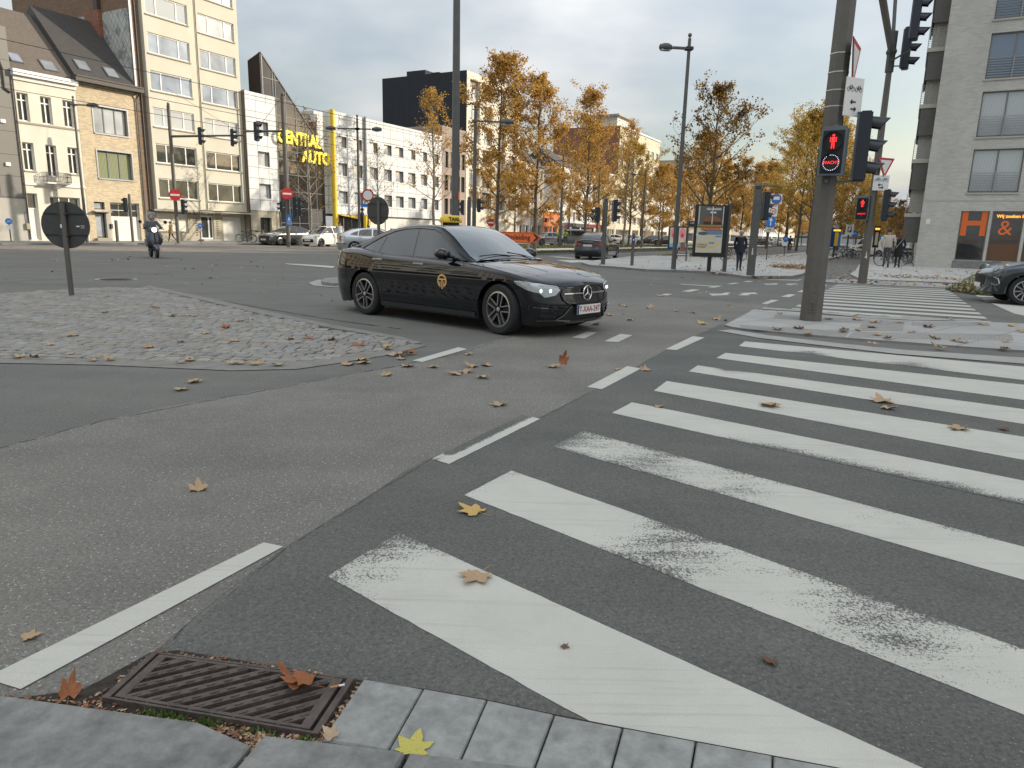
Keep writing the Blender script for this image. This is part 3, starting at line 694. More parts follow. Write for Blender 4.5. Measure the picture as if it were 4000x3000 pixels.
    text_mesh('sign_text', 'TAXI', .085, 'black', sg, (sx0 + .078, .0, b0 + .052), (0, 1, 0), (-.38, 0, .92), .002, bold=.002, sx=1.15)
    text_mesh('sign_text', 'TAXI', .085, 'black', sg, (sx0 - .078, .0, b0 + .052), (0, -1, 0), (.38, 0, .92), .002, bold=.002, sx=1.15)
    mb = MB(); zz = c.zroof(-1.15, 0); mb.add([(-1.1, -.03, zz), (-1.1, .03, zz), (-1.3, .02, zz - .02), (-1.3, -.02, zz - .02), (-1.27, 0, zz + .06)], [(0, 1, 4), (1, 2, 4), (2, 3, 4), (3, 0, 4)], pm); mb.build('antenna', root)
    return root
# ---------------------------------------------------------------- ground
def sheet(name, pts, z, m, sub=0):
    bm = bmesh.new(); vs = [bm.verts.new((p[0], p[1], z)) for p in pts]; f = bm.faces.new(vs); f.normal_update()
    if f.normal.z < 0: f.normal_flip()
    bmesh.ops.triangulate(bm, faces=bm.faces)
    me = bpy.data.meshes.new(name); bm.to_mesh(me); bm.free(); me.materials.append(MATS[m]); o = bpy.data.objects.new(name, me); COL.objects.link(o); o['kind'] = 'structure'; return o
def slab(name, pts, z0, z1, m, mk='kerb'):
    mb = MB(); n = len(pts); ar = sum(pts[i][0] * pts[(i + 1) % n][1] - pts[(i + 1) % n][0] * pts[i][1] for i in range(n))
    if ar < 0: pts = pts[::-1]
    tris = delaunay_2d_cdt([Vector((p[0], p[1])) for p in pts], [], [list(range(n))], 1, 1e-5)
    mb.add([(v.x, v.y, z1) for v in tris[0]], [tuple(f) for f in tris[2]], m)
    for i in range(n):
        a = pts[i]; b_ = pts[(i + 1) % n]; mb.quad((a[0], a[1], z0), (b_[0], b_[1], z0), (b_[0], b_[1], z1), (a[0], a[1], z1), mk)
    o = mb.build(name); o['kind'] = 'structure'; return o
def GP(lst, k=1.0): return [tuple(G(x * k, y * k)[:2]) for x, y in lst]
def PP(lst): return [tuple(P(a, o)[:2]) for a, o in lst]
D_ = 4000 / 2212
sheet('road', [(-1500, -400), (1500, -400), (1500, 2500), (-1500, 2500)], 0, 'asphalt')
def wob(pts, amp=.03, step=.35, seed=1, keep=()):
    r_ = random.Random(seed); out = []
    for i in range(len(pts)):
        a = Vector(pts[i]); b_ = Vector(pts[(i + 1) % len(pts)]); L = (b_ - a).length; k = max(1, min(60, int(L / step)))
        out.append(tuple(a))
        for j in range(1, k): q = a + (b_ - a) * (j / k); out.append((q.x + r_.uniform(-amp, amp), q.y + r_.uniform(-amp, amp)))
    return out
# older brown asphalt across the turning lane, running off to the lower left
brown = GP([(0, 1752), (180, 1700), (420, 1640), (640, 1588), (870, 1555), (1100, 1508), (1360, 1465), (1600, 1425), (1790, 1385), (1880, 1345), (2060, 1290), (2200, 1225), (2330, 1165), (2600, 1158), (3000, 1190), (3000, 1200), (2890, 1240), (2815, 1268), (2604, 1365), (2333, 1519), (2116, 1627), (1681, 1790), (1121, 2134), (560, 2586), (300, 2700), (60, 2750)]) + [(-2.4, 1.6), (-3.6, 2.2), (-3.2, 3.4)]
sheet('road_surface', wob(brown, .018, .3), .0015, 'asphalt_brown')
# fresh dark asphalt under the zebra
dark = GP([(2815, 1268), (2604, 1365), (2333, 1519), (2116, 1627), (1681, 1790), (1121, 2134), (620, 2545), (560, 2586), (620, 2660), (1395, 2720)]) + [tuple(G(1600, 2760)[:2]), tuple(G(3200, 3060)[:2]), (3.2, -.6), (9.0, 3.2), (9.5, 8.4), tuple(G(4000, 1420)[:2]), tuple(G(3500, 1395)[:2]), tuple(G(3000, 1330)[:2]), tuple(G(2840, 1290)[:2])]
sheet('road_surface', wob(dark, .010, .3, 3), .003, 'asphalt_dark')
# pinkish lane at the far side of the junction
sheet('road_surface', PP([(-60, 36.3), (21, 36.3), (31, 33.2), (60, 36.5), (60, 41), (44, 42.5), (36.0, 47.0), (-60, 47.0)]), .003, 'asphalt_pink')
sheet('road_surface', wob(GP([(0, 1075), (350, 1062), (700, 1052), (1180, 1068), (1330, 1112), (1330, 1190), (1000, 1150), (560, 1105), (300, 1112), (0, 1130)]), .06, .8, 5), .003, 'asphalt_dark') if False else None
# raised kerbs and pavements
slab('pavement', PP([(-120, 47.9), (36.6, 47.9), (39.0, 47.2), (42.5, 46.2), (44.6, 44.6), (47.5, 44.4), (300, 44.4), (300, 56), (-120, 56)]), 0, .12, 'slabs_grey')
plz = GP([(2272, 1034), (2310, 1044), (2397, 1049), (2527, 1061), (2646, 1064), (2766, 1070), (2835, 1077), (2910, 1089)]) + PP([(27.6, 4.4), (28.6, 3.6), (31, 3.5), (60, 5.0), (200, 5.2), (200, 9.8), (66, 10.2), (63, 12.2), (56, 15.6), (45.5, 16.1), (34, 14.3)])
slab('pavement', plz, 0, .10, 'slabs_light')
slab('pavement', PP([(29.6, 1.3), (33.8, 1.9), (40, 2.0), (57, 2.6), (200, 2.6), (200, -.62), (48.8, -.62), (48.8, -62), (31.6, -62), (31.0, -6), (30.2, -1.6)]), 0, .06, 'slabs_light')
slab('pavement', PP([(26.5, 2.2), (27.3, 2.5), (29.2, 2.0), (29.3, .2), (29.4, -1.8), (26.7, -1.8), (26.4, 0)]), 0, .05, 'slabs_refuge')
slab('median', PP([(38.9, 21.3), (44.4, 22.0), (59, 21.9), (400, 21.9), (400, 24.6), (44, 24.6), (40, 24.0), (38.2, 22.6)]), 0, .13, 'soil')
slab('median', PP([(47, 29.5), (400, 29.5), (400, 35.8), (67, 35.8), (52, 34), (46, 31.5)]), 0, .13, 'soil')
slab('median', PP([(44, 24.65), (400, 24.65), (400, 29.45), (47, 29.45), (45.5, 27)]), 0, .10, 'slabs_light')
# refuge between the two zebras
ref = GP([(2891, 1244), (2943, 1214), (3128, 1225), (3208, 1237), (3533, 1257), (3823, 1262), (4000, 1270), (4300, 1290), (4400, 1420), (4000, 1377), (3868, 1368), (3579, 1347), (3434, 1336), (3226, 1320), (3000, 1300), (2860, 1284), (2830, 1275)])
slab('traffic_island', ref, 0, .03, 'slabs_refuge')
sheet('gutter', GP([(2800, 1293), (2860, 1290), (3000, 1312), (3270, 1343), (3538, 1370), (4000, 1400), (4300, 1425), (4300, 1450), (4000, 1424), (3500, 1385), (3210, 1352), (2960, 1322)]), .011, 'concrete_gutter')
sheet('gutter', GP([(2985, 1202), (3130, 1211), (3400, 1236), (3820, 1250), (3840, 1255), (3560, 1252), (3380, 1243), (3130, 1218), (2975, 1209)]), .011, 'concrete_gutter')
for q in [[(2980, 1205), (3208, 1232), (3400, 1241), (3650, 1251)]]:
    pass
# tactile paving: raised studs on the refuge
tp = MB()
def tact(pa, pb, pc, pd, nu, nv, bar=False):
    A, B, C_, D2 = [G(x, y) for x, y in (pa, pb, pc, pd)]
    for i in range(nu):
        for j in range(nv):
            u = (i + .5) / nu; v = (j + .5) / nv; q = A.lerp(B, u).lerp(D2.lerp(C_, u), v)
            du = (B - A) / nu; dv = (D2 - A) / nv
            if bar: tp.obox((q.x, q.y, .034), du * .5 * .95, dv * .25, (0, 0, .004), 'concrete_gutter')
            else: tp.obox((q.x, q.y, .034), du * .5 * .56, dv * .5 * .56, (0, 0, .004), 'concrete_gutter')
tact((3030, 1235), (3530, 1262), (3535, 1279), (3015, 1251), 62, 5); tact((3560, 1262), (3860, 1266), (3870, 1282), (3560, 1279), 36, 5)
tact((2890, 1277), (3320, 1302), (3300, 1326), (2895, 1292), 50, 6); tact((3330, 1303), (3950, 1314), (3960, 1340), (3310, 1327), 66, 6)
tact((3365, 1272), (3530, 1280), (3525, 1302), (3345, 1300), 16, 8, True)
o = tp.build('tactile_paving'); o['kind'] = 'structure'
tp = MB(); 
for i in range(44):
    for j in range(5): q = P(27.0 + j * .12, .1 - i * .055 + .6); tp.obox((q.x, q.y, .053), DV * .03, NV * .014, (0, 0, .003), 'concrete_gutter')
o = tp.build('tactile_paving'); o['kind'] = 'structure'
mat('edge_concrete', (.205, .20, .18), .85, var=.25, detail=12, vscale=5)
# cobbled island: every stone modelled
cob = GP([(-500, 1172), (0, 1150), (280, 1130), (420, 1124), (560, 1126), (800, 1180), (1013, 1230), (1300, 1288), (1556, 1330), (1600, 1350), (1500, 1368), (1300, 1400), (1157, 1418), (940, 1424), (720, 1415), (400, 1407), (0, 1402), (-900, 1402)])
sheet('cobbled_island_bed', cob, .004, 'soil')
sheet('island_edge', GP([(-500, 1400), (0, 1398), (400, 1403), (720, 1410), (940, 1418), (1157, 1412), (1300, 1394), (1500, 1364), (1610, 1346), (1668, 1352), (1510, 1390), (1300, 1424), (1160, 1444), (900, 1450), (400, 1428), (0, 1420), (-500, 1422)]), .0075, 'edge_concrete')
sheet('island_edge', GP([(560, 1122), (800, 1176), (1013, 1226), (1300, 1284), (1556, 1326), (1612, 1346), (1650, 1340), (1560, 1316), (1310, 1272), (1020, 1212), (810, 1164), (580, 1116)]), .0075, 'edge_concrete')
m, t, b = node_mat('cobble_stone'); g = N(t, 'ShaderNodeNewGeometry'); cr = N(t, 'ShaderNodeValToRGB'); cr.color_ramp.interpolation = 'LINEAR'
for p_, c_ in ((0., (.20, .198, .185)), (.3, (.26, .25, .225)), (.55, (.25, .222, .185)), (.75, (.225, .235, .235)), (1., (.32, .30, .265))):
    e = cr.color_ramp.elements.new(p_) if p_ not in (0., 1.) else cr.color_ramp.elements[0 if p_ == 0 else -1]; e.color = (*c_, 1)
t.links.new(g.outputs['Random Per Island'], cr.inputs[0]); tcn = N(t, 'ShaderNodeTexCoord')
k = ramp(t, noise(t, tcn.outputs['Object'], 28, 4, .6), .3, .7, .78, 1.18); vm = N(t, 'ShaderNodeVectorMath', operation='SCALE'); t.links.new(cr.outputs[0], vm.inputs[0]); t.links.new(k, vm.inputs['Scale'])
t.links.new(vm.outputs[0], b.inputs['Base Color']); b.inputs['Roughness'].default_value = .72
def inside(x, y, pl):
    ins = False; n = len(pl)
    for i in range(n):
        x0, y0 = pl[i]; x1, y1 = pl[(i + 1) % n]
        if (y0 > y) != (y1 > y) and x < (x1 - x0) * (y - y0) / (y1 - y0) + x0: ins = not ins
    return ins
mb = MB(); ru = Vector((cos(radians(-4)), sin(radians(-4)), 0)); rv = Vector((-ru.y, ru.x, 0)); v = 5.2; row = 0
while v < 20:
    h = rnd.uniform(.125, .15); u = -26 + rnd.random() * .2
    while u < 3:
        L = rnd.uniform(.13, .235); c0 = ru * (u + L / 2) + rv * (v + h / 2 + .05 * sin(u * .9) + .03 * sin(u * 2.3 + row))
        if inside(c0.x, c0.y, cob):
            gx = L / 2 - rnd.uniform(.006, .006); gy = h / 2 - rnd.uniform(.005, .012); z1 = .017 + rnd.uniform(-.002, .003); an = rnd.uniform(-.07, .07)
            a_ = ru * cos(an) + rv * sin(an); b_ = -ru * sin(an) + rv * cos(an); vs = []
            jit = [(rnd.uniform(.9, 1.03), rnd.uniform(.9, 1.03)) for _ in range(4)]
            for zz, kk in ((.0, 1.0), (z1 - .006, 1.0), (z1, .90)):
                for (sx, sy), (jx, jy) in zip(((-1, -1), (1, -1), (1, 1), (-1, 1)), jit): q = c0 + a_ * gx * sx * kk * jx + b_ * gy * sy * kk * jy; vs.append((q.x, q.y, zz + (rnd.uniform(-.002, .002) if zz == z1 else 0)))
            vs.append((c0.x, c0.y, z1 + .003))
            mb.add(vs, [(i + k_ * 4, (i + 1) % 4 + k_ * 4, (i + 1) % 4 + 4 + k_ * 4, i + 4 + k_ * 4) for k_ in (0, 1) for i in range(4)] + [(8, 9, 12), (9, 10, 12), (10, 11, 12), (11, 8, 12)], 'cobble_stone')
        u += L
    v += h; row += 1
o = mb.build('cobbled_island', smooth=True, angle=60); o['kind'] = 'structure'
# second island with the pale kerb behind the taxi
slab('traffic_island', GP([(1205, 1108), (1240, 1096), (1300, 1092), (1700, 1052), (1900, 1050), (2050, 1085), (1600, 1125), (1300, 1124), (1225, 1118)]), 0, .02, 'concrete_gutter')
slab('traffic_island', GP([(1255, 1110), (1270, 1100), (1330, 1096), (1700, 1056), (1880, 1056), (1950, 1085), (1500, 1116), (1300, 1121), (1262, 1117)]), 0, .10, 'slabs_grey')
# painted marks ------------------------------------------------------------
def paint_sheet(name, quads, z, wear=.0):
    verts = []; faces = []; wv = []
    for q in quads:
        pts = q[0]; wfn = q[1] if len(q) > 1 else (lambda u, v_: wear)
        if len(pts) == 4 and len(q) > 1:
            nu, nv = q[2]; A, B, C_, D2 = [Vector((*p, z)) for p in pts]; o_ = len(verts)
            for i in range(nu + 1):
                for j in range(nv + 1):
                    u = i / nu; v_ = j / nv; p = A.lerp(B, u).lerp(D2.lerp(C_, u), v_)
                    if j in (0, nv) or i in (0, nu): p = p + Vector((rnd.uniform(-.002, .002), rnd.uniform(-.002, .002), 0))
                    verts.append(p); wv.append(wfn(u, v_) + (.13 if (j in (0, nv) or i in (0, nu)) else 0))
            for i in range(nu):
                for j in range(nv): a = o_ + i * (nv + 1) + j; faces.append((a, a + nv + 1, a + nv + 2, a + 1))
        else:
            o_ = len(verts); r_ = delaunay_2d_cdt([Vector(p) for p in pts], [], [list(range(len(pts)))], 1, 1e-6)
            verts += [Vector((p.x, p.y, z)) for p in r_[0]]; wv += [wear] * len(r_[0]); faces += [tuple(o_ + k for k in f) for f in r_[2]]
    me = bpy.data.meshes.new(name); me.from_pydata([tuple(v_) for v_ in verts], [], faces); me.materials.append(MATS['road_paint'])
    bm = bmesh.new(); bm.from_mesh(me); bmesh.ops.recalc_face_normals(bm, faces=bm.faces)
    for f in bm.faces:
        if f.normal.z < 0: f.normal_flip()
    bm.to_mesh(me); bm.free()
    at_ = me.attributes.new('wear', 'FLOAT', 'POINT'); at_.data.foreach_set('value', wv)
    o = bpy.data.objects.new(name, me); COL.objects.link(o); o['kind'] = 'structure'; return o
SD = Vector((.762, -.648))
def bump1(x, c, w_): return max(0, 1 - abs(x - c) / w_)
sm = lambda x, a, b_: max(0., min(1., (x - a) / (b_ - a)))
W_ = [lambda u, v: .44 * (1 - sm(u, .02, .12)) * (.6 + .4 * v) + .42 * bump1(u, .58, .26) * (1 - v) + .13,
      lambda u, v: .12 + .46 * sm(u, .10, .24) * (1 - .75 * bump1(v, .02, .28) * (u > .3)) * (1 - .35 * sm(u, .75, .9)) * (.72 + .28 * sin(u * 31)) + .15 * (u < .03),
      lambda u, v: .10 + .46 * (1 - sm(u, .22, .50)) * (.82 + .18 * sin(u * 45 + 1)) + .34 * bump1(u, .52, .14) * v,
      lambda u, v: .08 + .62 * (1 - sm(v, .05, .55)) * sm(u, .12, .3),
      lambda u, v: .05 + .15 * u, lambda u, v: .05 + .7 * bump1(u, .08, .1) * (v), lambda u, v: .08, lambda u, v: .08 + .8 * bump1(u, .2, .12) * (1 - v) + .7 * bump1(u, .45, .15) * (1 - v)]
ends = [((708, 1247), (862, 1152)), ((1003, 1071), (1105, 1018)), ((1195, 966), (1260, 932)), ((1322, 893), (1365, 870)), ((1412, 845), (1440, 824)), ((1488, 803), (1507, 790)), ((1547, 774), (1567, 763)), ((1596, 748), (1609, 738))]
dirs = [((1190, 1547), (1985, 1659)), ((2130, 1515), (2212, 1405)), ((2212, 1255), (2212, 1183)), ((2212, 1092), (2212, 1040)), ((2212, 995), (2212, 945)), ((2212, 917), (2212, 885)), ((2212, 865), (2212, 832)), ((2212, 822), (2212, 793))]
q = []
for i, (A, B) in enumerate(ends):
    a = G(A[0] * D_, A[1] * D_).to_2d(); b_ = G(B[0] * D_, B[1] * D_).to_2d(); L = 4.6
    da = (G(dirs[i][0][0] * D_, dirs[i][0][1] * D_).to_2d() - a).normalized(); db = (G(dirs[i][1][0] * D_, dirs[i][1][1] * D_).to_2d() - b_).normalized()
    if i == 0: da = SD * 1.0
    dm_ = (da + db).normalized() if i else db
    q.append(([tuple(a), tuple(a + da * L), tuple(b_ + db * L), tuple(b_)], W_[i], (64, 8)))
paint_sheet('zebra_crossing', q, .005)
q = []
for i, y in enumerate([1249, 1238, 1222, 1212, 1199, 1188, 1177, 1168, 1160, 1151, 1143, 1135, 1128, 1122]):
    pass
for i in range(12):
    a0 = 15.55 + i * .97; q.append((PP([(a0, 1.95 - .01 * i), (a0, -1.62 + .02 * i), (a0 + .48, -1.60 + .02 * i), (a0 + .48, 1.93 - .01 * i)]), lambda u, v: .12, (12, 3)))
paint_sheet('zebra_crossing', q, .005)
q = []
for i in range(6):        # bars in front of the waiting car at the right
    o0 = -2.0 - i * 1.0; q.append((PP([(16.4, o0 - .2), (25.2, o0 - .2 + .6), (25.2, o0 - .7 + .6), (16.4, o0 - .7)]), lambda u, v: .12, (12, 3)))
q = [(GP([(3800, 1148), (3893, 1150), (3930, 1162), (3822, 1160)]), lambda u, v: .1, (3, 3)), (GP([(3832, 1166), (3945, 1172), (4060, 1192), (3850, 1178)]), lambda u, v: .1, (3, 3)), (GP([(3870, 1185), (4080, 1206), (4300, 1300), (3960, 1225)]), lambda u, v: .12, (5, 3))]
paint_sheet('zebra_crossing', q, .005)
z8 = lambda l: [(2600 + x / 3.16, 1000 + y / 3.16) for x, y in l]
s1 = [[(x * D_, y * D_) for x, y in l] for l in ([(0, 1452), (570, 1174), (612, 1183), (45, 1492), (0, 1478), (-14, 1470)], [(932, 993), (970, 1004), (1167, 906), (1128, 898)], [(1268, 837), (1300, 842), (1385, 797), (1355, 792)],
    [(1438, 755), (1462, 757), (1522, 730), (1497, 727)], [(890, 780), (912, 783), (1010, 755), (990, 751)], [(1235, 730), (1262, 732), (1290, 719), (1268, 717)], [(1305, 738), (1335, 740), (1366, 725), (1340, 722)])]
s2 = [z8(l) for l in ([(1180, 590), (1250, 598), (1400, 548), (1310, 543)], [(1420, 505), (1530, 512), (1605, 478), (1520, 474)], [(1618, 445), (1700, 450), (1760, 425), (1690, 422)], [(1880, 385), (1940, 388), (1998, 362), (1960, 358)],
    [(-60, 482), (20, 490), (85, 472), (0, 467)], [(197, 438), (300, 445), (425, 418), (330, 413)], [(520, 388), (600, 392), (703, 371), (620, 368)], [(750, 348), (830, 350), (915, 334), (850, 332)], [(950, 320), (1040, 323), (1090, 313), (1010, 310)],
    [(180, 345), (195, 352), (575, 376), (600, 370)], [(530, 467), (690, 468), (745, 452), (803, 455), (760, 478), (797, 484), (578, 492)], [(890, 487), (1005, 490), (1060, 471), (1140, 472), (1105, 452), (898, 460), (955, 466)],
    [(1210, 343), (1300, 345), (1345, 338), (1387, 339), (1375, 349), (1390, 353), (1240, 357)], [(1477, 357), (1560, 358), (1575, 352), (1645, 353), (1600, 342), (1475, 344), (1510, 349)],
    [(1225, 288), (1240, 294), (1640, 306), (1680, 294), (1660, 290), (1630, 297)], [(1900, -20 + 260), (2212, 262), (2500, 290), (2500, 268), (2212, 225), (1950, 217)])]
paint_sheet('lane_markings', [(GP(l),) for i, l in enumerate(s1) if i != 1], .006, .14)
L1 = GP(s1[1]); paint_sheet('lane_markings', [([L1[0], L1[3], L1[2], L1[1]], lambda u, v: 1.02 * bump1(v, .22, .5) * (1 if .1 < u else .4) + .1, (24, 10))], .006)
paint_sheet('lane_markings', [(GP(l),) for l in s2[:-1]], .006, .12)
paint_sheet('lane_markings', [(GP([(1110, 1030), (1130, 1034), (1300, 1048), (1308, 1041), (1180, 1033)]),), (GP([(2140, 1003), (2180, 1003), (2290, 1012), (2260, 1014)]),), (GP([(2170, 1016), (2290, 1017), (2345, 1022), (2230, 1027)]),), (GP([(2040, 1006), (2070, 1005), (2120, 1010), (2100, 1013)]),), (GP([(3385, 1096 - 8), (3330, 1100), (3325, 1104), (3400, 1101)]),)], .058 if False else .013, .25)
# seams and cracks
def crack(name, px, wd, z=.0045, jit=.012, seed=1, m='tar'):
    r_ = random.Random(seed); pts = GP(px); mb = MB(); P_ = []
    for a, b_ in zip(pts, pts[1:]):
        a = Vector(a); b_ = Vector(b_); k = max(2, int((b_ - a).length / .07))
        for j in range(k): q = a + (b_ - a) * (j / k); P_.append(q + Vector((r_.uniform(-jit, jit), r_.uniform(-jit, jit))))
    for a, b_ in zip(P_, P_[1:]):
        if r_.random() < .12: continue
        n_ = Vector((-(b_ - a).y, (b_ - a).x)).normalized() * wd * r_.uniform(.3, 1.2); mb.quad((*(a - n_), z), (*(b_ - n_ * .8), z), (*(b_ + n_ * .8), z), (*(a + n_), z), m)
    o = mb.build(name); o['kind'] = 'structure'
mat('tar', (.030, .030, .029), .7)
crack('road_seam', [(535, 1119), (800, 1165), (1090, 1215), (1330, 1255), (1591, 1289)], .022, seed=2); crack('road_seam', [(560, 2590), (1121, 2140), (1681, 1795), (2116, 1632), (2333, 1522), (2604, 1368), (2815, 1272)], .0022, .0045, .012, seed=3)
crack('road_crack', [(0, 1752), (420, 1640), (870, 1555), (1360, 1465), (1790, 1385), (2060, 1290)], .007, .003, .02, seed=4); crack('road_crack', [(0, 1105), (500, 1075), (900, 1060), (1250, 1062)], .02, .003, .06, seed=8); crack('road_seam', [(2600, 1158), (2800, 1172), (3000, 1190)], .018, .004, .02, seed=9)
crack('road_crack', [(3045, 1205), (3400, 1234), (3860, 1252)], .035, .012, .02, seed=10)
# manhole cover
c0 = G(455, 1092); mb = MB(); mb.disc((c0.x, c0.y, .006), (0, 0, 1), .42, 'cast_iron', 32); mb.disc((c0.x, c0.y, .009), (0, 0, 1), .50, 'concrete_gutter', 32, r_in=.42)
for k in range(-4, 5): mb.obox((c0.x, c0.y + k * .085, .009), (sqrt(max(.01, .14 - (k * .085) ** 2)), 0, 0), (0, .012, 0), (0, 0, .003), 'cast_iron')
tag(mb.build('manhole_cover'), 'round iron manhole cover in the road behind the cobbled island', 'manhole cover')
# grass on the medians, leaf drifts, lawn strip by the waiting car
def blades(name, poly, n, h, m, zb=.13, wd=.02, seed=3, label=None):
    r_ = random.Random(seed); xs = [p[0] for p in poly]; ys = [p[1] for p in poly]; mb = MB(); k = 0
    while k < n:
        x = r_.uniform(min(xs), max(xs)); y = r_.uniform(min(ys), max(ys))
        if not inside(x, y, poly): continue
        k += 1; hh = h * r_.uniform(.5, 1.2); a = r_.uniform(0, 6.28); l_ = r_.uniform(-.5, .5) * hh
        mb.add([(x - wd * cos(a), y - wd * sin(a), zb), (x + wd * cos(a), y + wd * sin(a), zb), (x + l_ * sin(a), y - l_ * cos(a), zb + hh)], [(0, 1, 2)], m)
    o = mb.build(name); tag(o, label, None, None, 'stuff'); return o
mat('grass', (.085, .115, .025), .8, island=.45); mat('grass_yellow', (.16, .16, .045), .8, island=.4)
blades('grass', PP([(39.4, 21.7), (44.4, 22.2), (110, 22.1), (110, 24.5), (44, 24.5), (39.5, 23.6)]), 16000, .10, 'grass', wd=.045, label='low green grass strip along the median kerb')
blades('grass', PP([(47, 29.7), (110, 29.7), (110, 35.6), (67, 35.6), (52, 33.8), (46.6, 31.5)]), 12000, .12, 'grass_yellow', wd=.06, seed=4, label='yellowish grass strip behind the tram track')
lawn = GP([(3690, 1134), (3740, 1112), (3800, 1080), (3868, 1068), (4200, 1075), (4300, 1180), (3900, 1160), (3800, 1152)])
sheet('ground_bed', lawn, .012, 'soil')
blades('grass', lawn, 9000, .15, 'grass', zb=.0, wd=.018, seed=5, label='tufty grass verge beside the waiting dark car')
blades('grass', PP([(62, 12.6), (57.5, 15.2), (50, 15.6), (53, 13.8)]), 1500, .12, 'grass_yellow', zb=.1, wd=.04, seed=6, label='small grass verge behind the bicycle racks')
# ---------------------------------------------------------------- buildings
mat('render_cream', (.64, .60, .50), .85, var=.10, vscale=.6, bump=.1, bscale=30); mat('render_white', (.70, .68, .62), .85, var=.1, vscale=.6)
mat('tower_cream', (.56, .53, .43), .85, var=.07, vscale=.5, bump=.1, bscale=14); mat('cladding_grey', (.175, .165, .145), .6, var=.06, vscale=.7); mat('concrete', (.40, .38, .33), .85, var=.10, vscale=.8)
wall_mat('brick_yellow', (.50, .40, .25), (.48, .42, .33), .26, .075, .010, .22); wall_mat('brick_brown', (.20, .115, .065), (.19, .14, .10), .26, .08, .01, .25, axes='yz')
wall_mat('brick_brownf', (.115, .065, .038), (.13, .10, .07), .26, .08, .01, .25); wall_mat('brick_red', (.27, .10, .055), (.17, .12, .09), .26, .08, .01, .25, axes='yz')
wall_mat('brick_grey', (.43, .42, .385), (.465, .455, .425), .30, .10, .014, .10, stain=.10); wall_mat('brick_greys', (.37, .365, .345), (.43, .425, .405), .30, .10, .014, .13, axes='yz')
wall_mat('panel_white', (.66, .67, .66), (.22, .17, .11), 1.22, .98, .022, .05, 0., .09); wall_mat('panel_beige', (.42, .38, .29), (.3, .27, .2), .9, 1.4, .015, .05, 0.)
wall_mat('corrugated', (.022, .025, .032), (.010, .011, .014), .32, 60, .03, .05, 0., axes='yz'); wall_mat('stone_pink', (.33, .26, .22), (.25, .2, .17), 1.2, .6, .01, .06)
m, t, b = node_mat('diamond_shingle')
tcn = N(t, 'ShaderNodeTexCoord'); sp = N(t, 'ShaderNodeSeparateXYZ'); t.links.new(tcn.outputs['Object'], sp.inputs[0]); cbn = N(t, 'ShaderNodeCombineXYZ'); t.links.new(sp.outputs[1], cbn.inputs[0]); t.links.new(sp.outputs[2], cbn.inputs[1])
mp = N(t, 'ShaderNodeMapping'); mp.inputs['Rotation'].default_value = (0, 0, radians(45)); mp.inputs['Scale'].default_value = (1.2, .8, 1); t.links.new(cbn.outputs[0], mp.inputs[0])
br = N(t, 'ShaderNodeTexBrick', offset=0.); br.inputs['Scale'].default_value = 1.; br.inputs['Brick Width'].default_value = .42; br.inputs['Row Height'].default_value = .42; br.inputs['Mortar Size'].default_value = .02
br.inputs['Color1'].default_value = (.50, .50, .46, 1); br.inputs['Color2'].default_value = (.42, .42, .38, 1); br.inputs['Mortar'].default_value = (.20, .20, .18, 1); t.links.new(mp.outputs[0], br.inputs['Vector'])
t.links.new(mixc(t, ramp(t, noise(t, tcn.outputs['Object'], .8, 5, .7), .5, .62, 0, .7), br.outputs[0], (.10, .10, .10)), b.inputs['Base Color']); b.inputs['Roughness'].default_value = .7
mat('slate', (.055, .052, .050), .6, var=.15, vscale=3); mat('tile_brown', (.12, .10, .082), .75, var=.2, vscale=6); mat('zinc', (.26, .27, .28), .45, .4); mat('gutter_dark', (.06, .05, .042), .6); mat('wood_dark', (.05, .035, .025), .7)
mat('frame_white', (.74, .73, .70), .5); mat('frame_grey', (.13, .14, .15), .5); mat('frame_dark', (.03, .03, .03), .5); mat('sill_stone', (.32, .29, .22), .8)
mat('shutter', (.70, .66, .55), .6); mat('panel_door', (.68, .66, .60), .55)
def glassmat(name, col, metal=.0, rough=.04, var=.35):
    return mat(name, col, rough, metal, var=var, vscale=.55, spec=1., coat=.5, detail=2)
glassmat('glass_sky', (.42, .46, .50), .45); glassmat('glass_bright', (.60, .64, .66), .3, .05, .3); glassmat('glass_dark', (.055, .06, .055), .1); glassmat('glass_olive', (.12, .115, .085), .0); glassmat('glass_tint', (.045, .043, .042), .25, .03, .4); glassmat('glass_curtain', (.40, .43, .45), 0., .12)  # sky and bright panes: sky reflection put into the base colour
m, t, b = node_mat('curtain'); tcn = N(t, 'ShaderNodeTexCoord'); wv = N(t, 'ShaderNodeTexWave', wave_type='BANDS', bands_direction='X', i_Scale=4.5, i_Distortion=1.2, i_Detail=2.0); t.links.new(tcn.outputs['Object'], wv.inputs['Vector'])
t.links.new(mixc(t, wv.outputs[0], (.30, .33, .34), (.50, .52, .52)), b.inputs['Base Color']); b.inputs['Roughness'].default_value = .08; b.inputs['Coat Weight'].default_value = 1
m, t, b = node_mat('curtain_green'); tcn = N(t, 'ShaderNodeTexCoord'); wv = N(t, 'ShaderNodeTexWave', wave_type='BANDS', bands_direction='X', i_Scale=3.0, i_Distortion=1.2, i_Detail=2.0); t.links.new(tcn.outputs['Object'], wv.inputs['Vector'])
t.links.new(mixc(t, wv.outputs[0], (.16, .18, .10), (.33, .35, .22)), b.inputs['Base Color']); b.inputs['Roughness'].default_value = .1; b.inputs['Coat Weight'].default_value = .8
